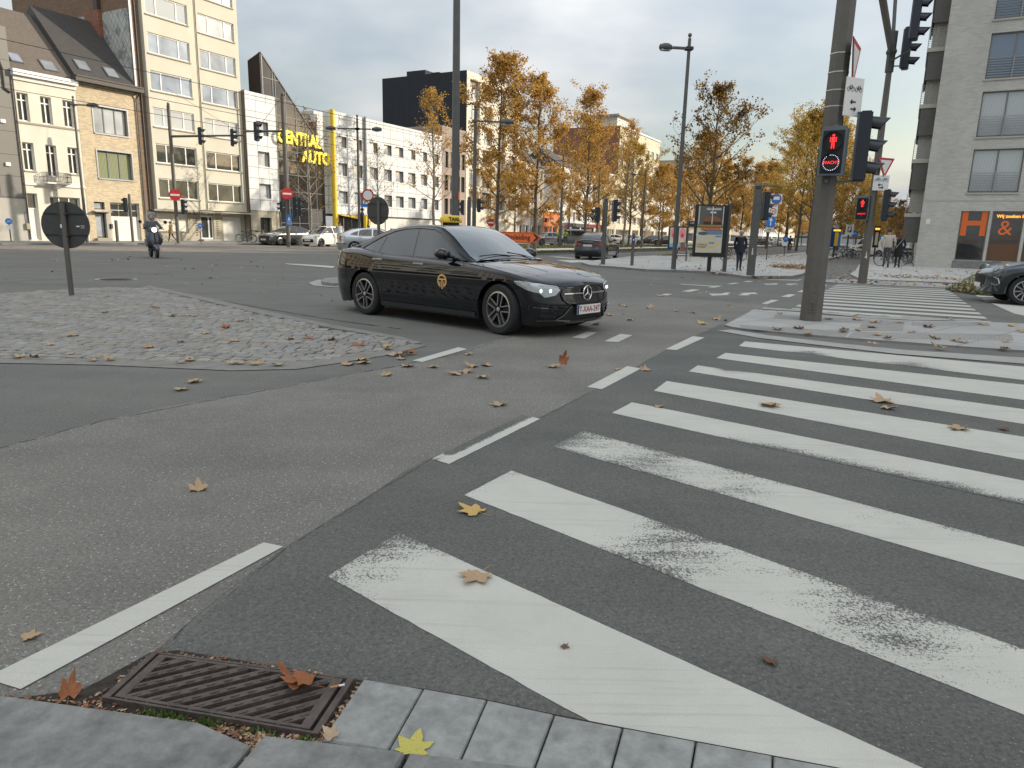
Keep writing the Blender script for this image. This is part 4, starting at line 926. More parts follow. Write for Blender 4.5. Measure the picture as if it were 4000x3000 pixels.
class Bld:
    # local x runs along the facade, local y goes into the building, z up
    def __init__(s, name, label, cat, loc, ang, group=None):
        s.r = thing(name, label, cat, loc, ang, group); s.holes = []
    def wall(s, x0, x1, z0, z1, m, y=0., depth=8., holes=(), side=None, rev=None, dr=.22, name='wall', reveal=True, back=True, topm='zinc'):
        side = side or m; rev = rev or m; mb = MB(); hs = list(holes)
        xs = sorted({x0, x1} | {h[0] for h in hs} | {h[1] for h in hs}); zs = sorted({z0, z1} | {h[2] for h in hs} | {h[3] for h in hs})
        for i in range(len(xs) - 1):
            for j in range(len(zs) - 1):
                cx = (xs[i] + xs[i + 1]) / 2; cz = (zs[j] + zs[j + 1]) / 2
                if any(h[0] < cx < h[1] and h[2] < cz < h[3] for h in hs): continue
                mb.quad((xs[i], y, zs[j]), (xs[i + 1], y, zs[j]), (xs[i + 1], y, zs[j + 1]), (xs[i], y, zs[j + 1]), m)
        for h in hs:
            a, b_, c_, d_ = h[:4]; mb.quad((a, y, c_), (a, y + dr, c_), (a, y + dr, d_), (a, y, d_), rev); mb.quad((b_, y + dr, c_), (b_, y, c_), (b_, y, d_), (b_, y + dr, d_), rev)
            mb.quad((a, y, d_), (a, y + dr, d_), (b_, y + dr, d_), (b_, y, d_), rev); mb.quad((a, y + dr, c_), (a, y, c_), (b_, y, c_), (b_, y + dr, c_), rev)
        mb.quad((x0, y + depth, z0), (x0, y, z0), (x0, y, z1), (x0, y + depth, z1), side); mb.quad((x1, y, z0), (x1, y + depth, z0), (x1, y + depth, z1), (x1, y, z1), side)
        mb.quad((x0, y, z1), (x1, y, z1), (x1, y + depth, z1), (x0, y + depth, z1), topm)
        if back: mb.quad((x1, y + depth, z0), (x0, y + depth, z0), (x0, y + depth, z1), (x1, y + depth, z1), side)
        return mb.build(name, s.r)
    def window(s, h, y=0., dr=.2, fm='frame_white', gm='glass_dark', cols=2, rows=1, fw=.07, sill=True, split=None, name='window', sillm='sill_stone', sillw=.08, hz=None):
        a, b_, c_, d_ = h[:4]; mb = MB(); Y = y + dr; t_ = fw
        mb.box(a, b_, Y - .03, Y + .05, c_, c_ + t_, fm); mb.box(a, b_, Y - .03, Y + .05, d_ - t_, d_, fm); mb.box(a, a + t_, Y - .028, Y + .05, c_ + t_, d_ - t_, fm); mb.box(b_ - t_, b_, Y - .028, Y + .05, c_ + t_, d_ - t_, fm)
        xs = split if split else [k / cols for k in range(1, cols)]
        for u in xs: x = a + (b_ - a) * u; mb.box(x - t_ * .55, x + t_ * .55, Y - .022, Y + .05, c_ + t_, d_ - t_, fm)
        for u in (hz or [k / rows for k in range(1, rows)]): z = c_ + (d_ - c_) * u; mb.box(a + t_, b_ - t_, Y - .018, Y + .05, z - t_ * .5, z + t_ * .5, fm)
        w_ = mb.build(name, s.r); g = MB(); g.quad((a + t_, Y + .02, c_ + t_), (b_ - t_, Y + .02, c_ + t_), (b_ - t_, Y + .02, d_ - t_), (a + t_, Y + .02, d_ - t_), gm); g.build('pane', w_)
        if sill: q = MB(); q.box(a - .06, b_ + .06, y - sillw, y + .02, c_ - .10, c_ - .005, sillm); q.build('sill', w_)
        return w_
    def part(s, name, fn, parent=None, smooth=False):
        mb = MB(); fn(mb); return mb.build(name, parent or s.r, smooth=smooth)
    def gable(s, x0, x1, z0, ridge, y0, yr, y1, m, name='roof'):
        def f(mb):
            mb.quad((x0, y0, z0), (x1, y0, z0), (x1, yr, ridge), (x0, yr, ridge), m); mb.quad((x1, y1, z0), (x0, y1, z0), (x0, yr, ridge), (x1, yr, ridge), m)
            mb.add([(x0, y0, z0), (x0, yr, ridge), (x0, y1, z0)], [(0, 1, 2)], m); mb.add([(x1, y0, z0), (x1, y1, z0), (x1, yr, ridge)], [(0, 1, 2)], m)
        return s.part(name, f)
    def skylight(s, x, z, y0, z0, yr, ridge, w_=.8, h=.9):
        n_ = Vector((0, yr - y0, ridge - z0)).normalized(); u = (z - z0) / (ridge - z0); c0 = Vector((x, y0 + (yr - y0) * u, z)); nn = Vector((0, -n_.z, n_.y))
        mb = MB(); mb.obox(c0 + nn * .04, (w_ / 2, 0, 0), n_ * h / 2, nn * .05, 'frame_grey'); k = mb.build('skylight', s.r)
        g = MB(); g.obox(c0 + nn * .095, (w_ / 2 - .07, 0, 0), n_ * (h / 2 - .07), nn * .004, 'glass_sky'); g.build('pane', k)
OF = 53.5
def left(name, label, a0, off=OF, cat='building', group=None): return Bld(name, label, cat, P(a0, off, 0), DANG, group)
# --- A: grey clad block at the left edge
A0 = 12.0; B = left('clad_building', 'grey panel clad building with dark shop window at the left edge', A0)
hs = [(9.5, 12.9, 4.75, 7.0), (8.5, 13.35, .72, 2.95), (2, 6, .7, 2.95)]
B.wall(0, 27.62 - A0, .1, 13.9, 'cladding_grey', holes=hs, dr=.25, topm='zinc')
for h in hs[:1]: B.window(h, gm='glass_dark', fm='frame_dark', sill=False)
for h in hs[1:]: B.window(h, gm='glass_tint', fm='frame_dark', sill=False, cols=2)
B.part('plinth', lambda mb: (mb.box(13.35, 15.6, -.03, 0, .1, 2.93, 'concrete'), mb.box(0, 13.35, -.03, 0, .1, .7, 'concrete')))
B.part('panel_joint', lambda mb: [mb.box(0, 15.6, -.004, 0, z, z + .03, 'frame_dark') for z in (3.0, 4.4, 5.8, 7.3, 8.8, 10.3, 11.8)] + [mb.box(x, x + .03, -.005, 0, 3.0, 13.9, 'frame_dark') for x in (8.0, 14.1)])
for z in (11.6, 7.8, 5.05): B.part('lamp_box', lambda mb: mb.box(14.6, 14.9, -.12, 0, z, z + .22, 'white'))
B.part('downpipe', lambda mb: mb.path([(14.2, -.08, 11.9), (14.9, -.08, 11.9), (15.1, -.08, 11.2), (15.1, -.08, 10.0), (15.45, -.08, 9.8)], .05, 6, 'gutter_dark'))
# --- B: cream house with balcony
A0 = 27.62; B = left('town_house', 'cream rendered town house with small iron balcony and white eaves', A0)
w3 = [(.2, .92, 8.1, 9.92), (1.70, 2.42, 8.1, 9.92), (3.2, 3.92, 8.1, 9.92)]; w2 = [(.2, .92, 4.87, 6.72), (1.70, 2.42, 4.87 - .3, 6.72), (3.2, 3.92, 4.87, 6.72)]
door = (.12, .78, .15, 3.35); shop = (1.62, 3.72, .20, 3.2)
B.wall(0, 4.2, .1, 11.15, 'render_cream', holes=w3 + w2 + [door, shop], dr=.2)
for h in w3 + w2: B.window(h, cols=2, hz=[.75], gm='glass_dark', sill=False, fw=.075)
B.part('string_course', lambda mb: mb.box(0, 4.2, -.07, 0, 7.93, 8.05, 'sill_stone')); B.part('string_course', lambda mb: mb.box(0, 4.2, -.10, 0, 3.9, 4.05, 'render_white'))
for a, b_, _, _ in (w2[0], w2[2]): B.part('sill', lambda mb: mb.box(a - .05, b_ + .05, -.07, 0, 4.77, 4.86, 'sill_stone'))
B.part('eaves', lambda mb: (mb.box(-.02, 4.25, -.35, .05, 10.98, 11.35, 'frame_white'), mb.box(0, 4.2, -.12, .0, 10.7, 10.98, 'render_white')))
B.window(door, gm='panel_door', cols=1, rows=1, sill=False, name='door', hz=[.68]); B.part('fanlight', lambda mb: mb.quad((.19, .2, 2.33), (.71, .2, 2.33), (.71, .2, 3.28), (.19, .2, 3.28), 'glass_olive'))
B.window(shop, gm='glass_olive', cols=3, sill=False)
def balc(mb):
    mb.box(1.25, 2.95, -.62, -.0, 4.06, 4.16, 'render_white')
    for z in (4.22, 4.55, 4.82): mb.box(1.27, 2.93, -.60, -.575, z, z + .025, 'frame_dark'); mb.box(1.27, 1.295, -.6, 0, z, z + .025, 'frame_dark'); mb.box(2.905, 2.93, -.6, 0, z, z + .025, 'frame_dark')
    for k in range(19): x = 1.28 + k * .091; mb.box(x, x + .018, -.60, -.58, 4.16, 4.84, 'frame_dark')
    for k in range(5): mb.box(1.27, 1.29, -.55 + k * .12, -.535 + k * .12, 4.16, 4.84, 'frame_dark'); mb.box(2.91, 2.93, -.55 + k * .12, -.535 + k * .12, 4.16, 4.84, 'frame_dark')
    mb.box(1.9, 2.2, -.5, -.05, 3.75, 4.06, 'render_white')
B.part('balcony', balc)
B.gable(0, 4.33, 11.3, 16.2, -.1, 4.6, 9, 'tile_brown'); B.skylight(.75, 12.2, -.1, 11.3, 4.6, 16.2); B.skylight(2.85, 12.1, -.1, 11.3, 4.6, 16.2, .95, 1.)
B.part('downpipe', lambda mb: (mb.path([(.02, -.09, 10.9), (.0, -.09, .2)], .05, 6, 'gutter_dark'), mb.box(-.22, .02, -.2, -.02, .9, 1.3, 'sill_stone'), mb.path([(-.1, -.1, 1.3), (-.15, -.1, 2.1)], .03, 5, 'zinc')))
# --- C: yellow brick house
A0 = 31.84; B = left('brick_house', 'yellow brick house with dark tiled roof and white garage door', A0)
hs = [(1.12, 3.72, 8.0, 9.88), (1.12, 3.82, 4.76, 6.75), (.52, 1.33, .35, 2.22), (.52, 1.33, 2.45, 3.0), (1.76, 4.12, .15, 3.02)]
B.wall(0, 4.62, .1, 11.35, 'brick_yellow', holes=hs, dr=.2)
B.window(hs[0], fm='frame_grey', gm='glass_curtain', cols=3, sillm='zinc'); B.window(hs[1], fm='frame_grey', gm='curtain_green', cols=3, sillm='zinc')
for h in hs[:2]: B.part('window_surround', lambda mb: (mb.box(h[0] - .1, h[0], -.04, 0, h[2] - .1, h[3] + .1, 'zinc'), mb.box(h[1], h[1] + .1, -.04, 0, h[2] - .1, h[3] + .1, 'zinc'), mb.box(h[0], h[1], -.04, 0, h[3], h[3] + .1, 'zinc')))
dr_ = B.window(hs[2], fm='frame_dark', gm='glass_curtain', cols=1, sill=False, name='door', fw=.09); B.window(hs[3], fm='frame_dark', gm='glass_curtain', cols=1, sill=False)
B.part('canopy', lambda mb: mb.box(.3, 1.6, -.45, .0, 2.25, 2.33, 'zinc')); B.part('step', lambda mb: mb.box(.4, 1.5, -.3, .15, .1, .33, 'sill_stone'))
B.part('door_surround', lambda mb: mb.box(1.33, 1.55, -.05, .0, .1, 2.24, 'zinc'))
g = B.window(hs[4], gm='panel_door', cols=1, sill=False, name='garage_door', fw=.05); B.part('garage_panes', lambda mb: [mb.quad((1.8 + k * .76, .19, 2.0 + j * .48), (2.5 + k * .76, .19, 2.0 + j * .48), (2.5 + k * .76, .19, 2.42 + j * .48), (1.8 + k * .76, .19, 2.42 + j * .48), 'glass_dark') for k in range(3) for j in range(2)], g)
B.part('letterbox', lambda mb: (mb.box(1.60, 1.74, -.16, 0, 1.05, 1.4, 'frame_dark')))
B.part('gutter', lambda mb: (mb.box(-.25, 4.95, -.60, .05, 11.33, 11.62, 'gutter_dark'), mb.box(-.2, 4.9, -.66, -.1, 11.62, 11.72, 'gutter_dark')))
B.gable(-.05, 4.66, 11.6, 16.9, -.3, 4.6, 9, 'slate'); B.skylight(1.0, 12.6, -.3, 11.6, 4.6, 16.9, .9, 1.); B.skylight(3.1, 12.5, -.3, 11.6, 4.6, 16.9, .9, 1.)
B.part('downpipe', lambda mb: mb.path([(4.75, -.5, 11.4), (4.55, -.1, 10.9), (4.55, -.08, .2)], .055, 6, 'gutter_dark'))
# --- D: cream residence tower
A0 = 36.5; T = left('apartment_tower', 'tall cream apartment tower with wide white windows and brown brick side wall', A0)
rows = [(17.25, 18.75), (14.45, 15.95), (11.72, 13.2), (9.03, 10.48), (6.27, 7.76), (3.55, 5.1)]; rows = [(20.0, 21.5), (22.7, 24.2)] + rows
T.wall(.75, 10.4, 2.75, 26.5, 'tower_cream', y=.35, depth=9., side='brick_brown', holes=[(6.32, 9.98, a, b_) for a, b_ in rows[:-1]] + [(6.32, 9.98, rows[-1][0], rows[-1][1])], dr=.15)
T.wall(.75, 4.78, 2.68, 26.5, 'tower_cream', y=-.42, depth=.76, holes=[(1.02, 4.74, a, b_) for a, b_ in rows], dr=.12, name='bay_wall', back=False)
T.part('side_wall', lambda mb: (mb.box(0, .74, .0, 15.75, .1, 26.5, 'brick_brown')))
for i, (a, b_) in enumerate(rows):
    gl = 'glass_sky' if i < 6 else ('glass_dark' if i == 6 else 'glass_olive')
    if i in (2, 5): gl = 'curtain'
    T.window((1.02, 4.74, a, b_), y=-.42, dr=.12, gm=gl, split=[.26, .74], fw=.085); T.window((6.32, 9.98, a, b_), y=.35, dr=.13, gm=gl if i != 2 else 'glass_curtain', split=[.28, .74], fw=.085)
for y0_, y1_, z0_ in ((.15, 3.35, 10.8), (5.3, 11.4, 12.)): T.part('side_panel', lambda mb: mb.box(-.03, .0, y0_, y1_, z0_, 17.42, 'diamond_shingle'))
T.part('chimney', lambda mb: (mb.box(-.30, 0, 3.42, 5.2, 11.5, 17.6, 'brick_red'), mb.box(-.31, 0, 3.45, 3.95, 17.6, 26.5, 'gutter_dark')))
T.part('downpipe', lambda mb: (mb.path([(.38, -.06, 26.4), (.38, -.06, .2)], .06, 6, 'gutter_dark'), mb.path([(5.25, .28, 26.4), (5.25, .28, 2.8)], .035, 5, 'gutter_dark'), mb.path([(6.05, .28, 26.4), (6.05, .28, 2.8)], .035, 5, 'gutter_dark')))
T.part('corner_strip', lambda mb: (mb.box(-.06, .1, -.07, .0, 11.2, 26.5, 'zinc')))
T.part('floor_slab', lambda mb: (mb.box(.5, 10.4, -.40, .4, 2.55, 2.67, 'sill_stone')))
gh = [(1.45, 4.35, .93, 2.35), (5.62, 6.95, .28, 2.30), (7.95, 10.0, .15, 2.25)]
T.wall(.75, 10.4, .1, 2.54, 'panel_beige', y=.75, depth=8., holes=gh, dr=.15, name='ground_floor_wall')
T.window(gh[0], y=.75, dr=.12, gm='shutter', cols=2, fw=.05); d_ = T.window(gh[1], y=.75, dr=.12, gm='glass_dark', split=[.66], name='door', fw=.12, sill=False); T.window(gh[2], y=.75, dr=.15, gm='panel_door', cols=1, name='garage_door', sill=False, fw=.05)
T.part('doorstep', lambda mb: mb.box(5.4, 7.3, .2, .75, .1, .27, 'concrete'))
T.part('intercom', lambda mb: [mb.box(x, x + .16, .70, .75, .6 + k * .2, .66 + k * .2, 'frame_dark') for x in (5.1, 7.25) for k in range(8)])
text_mesh('facade_letters', 'RESIDENCE  VERONA', .34, 'wood_dark', T.r, (5.4, -.12, 2.42), (1, 0, 0), (0, 0, 1), .02)
# --- E..G: white panel office with glass prow
A0 = 46.95; B = left('white_panel_building', 'narrow white panelled block between the cream tower and the glass prow', A0)
hs = [(1.24, 2.6, a, b_) for a, b_ in ((9.75, 10.98), (7.0, 8.32), (4.1, 5.42))]; g0 = (1.2, 2.55, .4, 2.33)
B.wall(0, 3.6, 2.95, 13.4, 'panel_white', holes=hs, dr=.34, rev='cladding_grey'); B.wall(0, 3.6, .1, 2.94, 'panel_beige', y=.06, holes=[g0], dr=.3, name='ground_floor_wall')
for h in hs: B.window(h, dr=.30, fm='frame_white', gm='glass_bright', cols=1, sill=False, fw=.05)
B.window(g0, y=.06, dr=.3, gm='glass_dark', fm='frame_dark', cols=2, sill=False)
B.part('downpipe', lambda mb: mb.path([(-.12, -.08, 13.4), (-.12, -.08, .2)], .07, 6, 'gutter_dark'))
A0 = 50.55; B = left('glass_showroom', 'dark glass showroom front rising to a triangular prow with yellow letters', A0)
def gl(mb):
    a = [(0, 0, .2), (6.2, 0, .2), (6.2, 0, 9.2), (5.3, 0, 10.3), (-1.55, 0, 17.0), (-1.55, 0, 13.41), (0, 0, 13.41)]
    mb.prism(a, (0, .25, 0), 'glass_tint')
B.part('glass_wall', gl)
def grid(mb):
    for x in (0.03, 1.25, 2.5, 3.75, 5.0, 6.15):
        zt = 17 - (x + 1.55) * .978; mb.box(x - .03, x + .03, -.05, -.002, .2, min(zt, 16.9) if x < 5.4 else 9.2, 'frame_grey')
    mb.box(-1.52, -1.4, -.05, -.002, 13.42, 16.9, 'frame_grey'); mb.box(-.3, -.24, -.05, -.002, 13.42, 15.7, 'frame_grey')
    for z in (1.9, 3.35, 4.9, 6.5, 7.9, 8.6, 10.25, 11.8, 13.3, 14.9):
        xr = min(6.2, (17 - z) / .978 - 1.55); mb.box(0 if z < 13.4 else -1.5, xr, -.045, -.003, z - .025, z + .025, 'frame_grey')
    mb.obox((1.875, -.03, 13.65), Vector((3.42, 0, -3.35)), (0, .04, 0), (.04, 0, .04), 'frame_dark')
B.part('mullions', grid)
B.part('prow_side', lambda mb: mb.prism([(-1.56, 0, 13.41), (-1.56, 0, 17.0), (-1.56, 1.6, 16.4), (-1.56, 1.6, 13.41)], (-.05, 0, 0), 'frame_dark'))
def gdark(mb): mb.box(4.2, 6.15, -.03, 0, .2, 3.3, 'frame_dark')
B.part('entrance', gdark)
s1_ = B.part('sign_rail', lambda mb: (mb.box(.1, 6.6, -.34, -.30, 10.32, 10.38, 'frame_dark'), mb.box(.1, 6.6, -.34, -.30, 8.65, 8.71, 'frame_dark')))
mat('letter_yellow', (.95, .75, .02), .4, emit=.18)
text_mesh('sign_letters', 'CENTRAL', 1.62, 'letter_yellow', s1_, (2.55, -.42, 9.88), (1, 0, 0), (0, 0, 1), .05, bold=.06, sx=.80); text_mesh('sign_letters', 'AUTO', 1.62, 'letter_yellow', s1_, (4.72, -.42, 8.35), (1, 0, 0), (0, 0, 1), .05, bold=.06, sx=.86)
A0 = 56.75; B = left('white_office', 'long white panelled office with deep square windows and yellow column', A0)
wx_ = [(2.15, 3.5), (4.6, 6.0), (7.2, 8.65), (9.75, 11.15), (11.85, 13.35), (14.3, 15.75), (16.9, 18.2), (19.4, 20.7)]; hs = [(a, b_, z0, z1) for z0, z1 in ((9.88, 11.0), (7.0, 8.3), (4.13, 5.42)) for a, b_ in wx_]
B.wall(1.05, 21.4, 3.0, 13.38, 'panel_white', holes=hs, dr=.34, rev='cladding_grey', depth=10); B.part('corner_block', lambda mb: (mb.box(-.7, 1.04, .5, 6, 3.0, 13.1, 'panel_white'), mb.box(-.9, -.5, .4, 3, 9.2, 12.0, 'brick_red')))
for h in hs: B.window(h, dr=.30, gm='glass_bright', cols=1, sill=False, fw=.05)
B.part('yellow_column', lambda mb: (mb.tube((.62, -.75, .15), (.62, -.75, 13.3), .26, n=14, m='yellow')), smooth=True)
B.part('yellow_frame', lambda mb: (mb.box(1.25, 1.75, -.2, .1, .15, 2.9, 'yellow_dark'), mb.prism([(1.75, -.1, 2.95), (7.2, -.1, 2.95), (7.2, -.1, 1.9), (6.6, -.1, 1.9), (6.4, -.1, 2.4)], (0, .1, 0), 'yellow_dark')))
B.part('shop_glass', lambda mb: (mb.box(1.75, 7.1, .3, .4, .2, 2.9, 'glass_tint'), [mb.box(x, x + .07, .24, .3, .2, 2.9, 'zinc') for x in (1.8, 3.0, 4.3, 5.6, 6.9)]))
B.part('ground_floor_wall', lambda mb: (mb.box(7.2, 21.4, .1, .5, .1, 2.98, 'render_white'), mb.box(1.1, 21.4, .0, .12, 2.86, 2.99, 'frame_dark')))
B.part('downpipe', lambda mb: mb.path([(6.4, -.15, 13.5), (6.4, -.15, 4.4)], .13, 8, 'zinc'))
B.part('boundary_wall', lambda mb: mb.box(9, 21.3, -1.6, -1.35, .1, 1.7, 'render_cream'))
# --- H, I: pink stone house and the black blind block
B = left('stone_house', 'pinkish stone apartment house with tall dark windows beside the white office', 78.2)
hs = [(x, x + .9, z, z + 2.0) for z in (9.6, 6.7, 3.7) for x in (.6, 1.9, 3.4, 4.6)]
B.wall(0, 5.7, .1, 14.7, 'stone_pink', holes=hs, dr=.2)
for h in hs: B.window(h, gm='glass_dark', fm='frame_dark', cols=1, sill=False)
B = left('black_block', 'tall black corrugated block with pale framed front above the roofs', 84.0)
hs = [(x, x + 2.6, z, z + 2.2) for z in (19.3, 16.4, 13.5, 10.6, 7.7, 4.8) for x in (.8, 4.3, 8.2, 11.8)]
B.wall(0, 15.2, .1, 22.4, 'render_cream', holes=hs, dr=.5, depth=14.2, side='corrugated')
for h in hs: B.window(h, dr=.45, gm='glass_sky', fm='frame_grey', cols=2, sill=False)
B.part('roof_box', lambda mb: (mb.box(2, 5, 8.2, 11.4, 22.4, 23.5, 'corrugated'), mb.box(1.5, 5, 5.5, 6.8, 22.4, 22.9, 'corrugated')))
# --- further houses along the row
mat('orange_wall', (.62, .17, .05), .8, var=.06); mat('plum', (.12, .02, .035), .6); mat('beige_wall', (.50, .44, .33), .85, var=.08); mat('tan_wall', (.33, .28, .22), .85, var=.08); mat('white_wall', (.66, .65, .62), .85, var=.06); mat('grey_wall', (.38, .38, .37), .85, var=.06); mat('cream_wall', (.60, .54, .40), .85, var=.07)
def rowhouse(name, label, a0, a1, h, m, gm='glass_dark', fl=3.0, wv=.95, nb=None, shopm=None, roofm=None, z00=.12, awn=None, off=OF, depth=9., side=None, wh=1.6):
    B = left(name, label, a0, off); Wd_ = a1 - a0; nb = nb or max(2, int(Wd_ / 2.2)); hs = []
    z = 3.7
    while z + wh + .5 < h:
        for k in range(nb): cx = Wd_ * (k + .5) / nb; hs.append((cx - wv / 2, cx + wv / 2, z + .2, z + .2 + wh))
        z += fl
    sh = [(.5, Wd_ * .36, .35, 2.8), (Wd_ * .4, Wd_ * .56, .2, 2.8), (Wd_ * .62, Wd_ - .5, .35, 2.8)]
    B.wall(0, Wd_, .1, h, m, holes=hs + sh, dr=.2, depth=depth, side=side)
    for h_ in hs: B.window(h_, gm=gm, cols=2, sill=False, fw=.08)
    for h_ in sh: B.window(h_, gm='glass_tint', fm=shopm or 'frame_white', cols=1, sill=False, fw=.12)
    if awn: B.part('shop_fascia', lambda mb: mb.box(.2, Wd_ - .2, -.25, .0, 2.85, 3.5, awn))
    if roofm: B.gable(0, Wd_, h, h + 3.2, -.2, 4.5, 9, roofm)
    else: B.part('cornice', lambda mb: mb.box(-.1, Wd_ + .1, -.2, .1, h - .2, h + .1, 'frame_white'))
    return B
rowhouse('row_house', 'pale house with large windows right of the black block', 99.3, 103.5, 12.5, 'white_wall', roofm='slate')
rowhouse('row_house', 'tan rendered house left of the orange shop', 103.6, 107.0 + 1, 12., 'tan_wall', roofm='tile_brown')
O_ = rowhouse('orange_shop', 'low orange shop front with white shuttered doors', 108.2, 114.2, 5.4, 'orange_wall', shopm='frame_white'); text_mesh('sign_text', 'SANEPA', .55, 'white', O_.r, (3.9, -.06, 3.75), (1, 0, 0), (0, 0, 1), .01)
O_.part('sign_box', lambda mb: mb.box(.6, 1.6, -.3, -.0, 3.5, 4.1, 'plum'))
rowhouse('row_house', 'white house with plum coloured shop fascia', 114.4, 119.5, 13., 'white_wall', awn='plum', roofm='slate')
C_ = rowhouse('corner_cafe', 'white cafe building with dark awning and red espresso sign', 119.6, 131, 12.6, 'white_wall', awn='frame_dark', roofm='tile_brown', shopm='frame_dark')
text_mesh('sign_text', 'ESPRESSO', .8, 'red', C_.r, (9.2, -.30, 3.2), (1, 0, 0), (0, 0, 1), .01)
rowhouse('row_house', 'pinkish house with red fascia past the cafe', 131.2, 137, 11.5, 'cream_wall', awn='red', roofm='slate')
rowhouse('row_house', 'plain beige house before the tall brick sided block', 137.1, 142, 13.5, 'beige_wall')
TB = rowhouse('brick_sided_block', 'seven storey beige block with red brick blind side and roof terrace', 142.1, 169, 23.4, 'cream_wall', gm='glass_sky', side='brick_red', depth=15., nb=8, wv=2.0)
TB.part('penthouse', lambda mb: (mb.box(2, 9, 1.5, 7, 23.4, 25.6, 'render_white'), mb.box(1, 9.6, .8, 7.4, 25.6, 25.9, 'concrete'), mb.box(16, 17.4, 3, 4, 23.4, 26, 'render_white'), mb.box(20, 21.4, 3, 4, 23.4, 25.6, 'render_white')))
TB.part('railing', lambda mb: [mb.box(.1 + k * .5, .13 + k * .5, .1, .13, 23.4, 24.4, 'zinc') for k in range(40)] + [mb.box(.1, 20, .1, .14, 24.4, 24.45, 'zinc')])
far = [(169.2, 180, 15, 'white_wall', 'white four storey house beyond the brick sided block'), (180.1, 196, 17, 'beige_wall', 'beige terrace house past the white one'), (196.1, 222, 22, 'tan_wall', 'brown flat roofed block halfway down the avenue'), (222.2, 255, 26.5, 'cream_wall', 'tall cream apartment block far down the avenue'),
       (255.2, 285, 24, 'tan_wall', 'brown apartment block after the tall cream one'), (285.2, 320, 27, 'grey_wall', 'grey apartment block far along the left row'), (320.2, 360, 24, 'white_wall', 'pale block near the end of the left row'), (360.2, 420, 27, 'cream_wall', 'last visible block of the left row')]
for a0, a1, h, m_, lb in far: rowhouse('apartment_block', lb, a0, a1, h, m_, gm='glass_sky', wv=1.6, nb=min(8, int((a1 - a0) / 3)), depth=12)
# --- right hand corner building
A0 = 48.8; R = Bld('corner_building', 'light grey brick apartment building with shop window and stacked balconies at the corner', 'building', P(A0, -.65, 0), DANG - pi / 2)
fl = [(13.42 + 3.05 * k, 15.75 + 3.05 * k) for k in (2, 1)] + [(13.42, 15.75), (10.38, 12.72), (7.33, 9.72), (4.32, 6.67)]
hs = []
for a, b_ in fl:
    for x0 in (2.12, 8.6, 15.1, 21.6, 28.1, 34.6, 41.1): hs.append((x0, x0 + 2.4, a, b_))
shop = [(1.98, 3.36, .52, 3.3), (3.5, 5.0, .52, 3.3), (5.14, 6.9, .52, 3.3), (8.5, 12, .52, 3.3), (14, 18, .52, 3.3)]
R.wall(0, 64, .06, 28.5, 'brick_grey', holes=hs + shop, dr=.16, depth=12, side='brick_greys', rev='concrete')  # unseen upper storeys and long side wing added to shade the junction
mat('glass_blue', (.13, .17, .22), .05, .3, spec=1, coat=.6)
for i, h in enumerate(hs):
    lvl = i // 7; gm = ('glass_blue', 'glass_blue', 'glass_blue', 'glass_blue', 'curtain', 'curtain')[lvl]
    w_ = R.window(h, dr=.14, fm='cladding_grey', gm=gm, split=[.5], fw=.07, sillm='concrete', sillw=.06)
    if i % 7 < 3:
        mb = MB()
        for k in range(8): mb.box(h[0] + .02, h[1] - .02, -.06, -.035, h[2] + .1 + k * .135, h[2] + .125 + k * .135, 'zinc')
        mb.box(h[0] + 1.17, h[0] + 1.23, -.065, -.03, h[2], h[2] + 1.15, 'zinc'); mb.build('railing', w_)
for i, h in enumerate(shop): R.window(h, dr=.12, fm='cladding_grey', gm='glass_tint', cols=1, sill=False, fw=.05, name='shop_window')
R.part('plinth', lambda mb: (mb.box(1.9, 19, -.04, -.0, .06, .5, 'granite_dark'), mb.box(0, 62, -.015, 0, 3.85, 3.9, 'concrete')))
mat('shop_wood', (.12, .055, .025), .5); mat('shop_orange', (.60, .12, .02), .5, emit=.03)
s_ = R.part('shop_interior', lambda mb: (mb.box(3.55, 4.95, .08, .12, .58, 1.5, 'shop_wood'), mb.box(5.2, 6.85, .08, .12, .58, 1.35, 'shop_wood'), mb.box(4.0, 4.9, .08, .12, 1.75, 1.82, 'shop_wood')))
text_mesh('shop_letter', 'H', 1.95, 'shop_orange', s_, (2.68, .09, 2.55), (1, 0, 0), (0, 0, 1), .01, bold=.05); text_mesh('shop_letter', '&', 1.15, 'orange_letter', s_, (4.2, .09, 2.35), (1, 0, 0), (0, 0, 1), .01)
text_mesh('shop_letter', 'Wij zoeken logistiek', .24, 'orange_light', s_, (3.72, .08, 3.02), (1, 0, 0), (0, 0, 1), .01, align='LEFT', bold=.004); text_mesh('shop_letter', 'logistiek', .2, 'shop_wood', s_, (2.7, .09, 1.63), (1, 0, 0), (0, 0, 1), .01); text_mesh('shop_letter', 'uitzendbureau', .2, 'shop_wood', s_, (4.25, .09, 1.63), (1, 0, 0), (0, 0, 1), .01)
R.part('wall_plate', lambda mb: mb.box(.28, .50, -.02, 0, 2.55, 2.85, 'shutter'))
mat('balcony_dark', (.10, .095, .088), .8, var=.1); mat('balcony_light', (.48, .45, .38), .8)
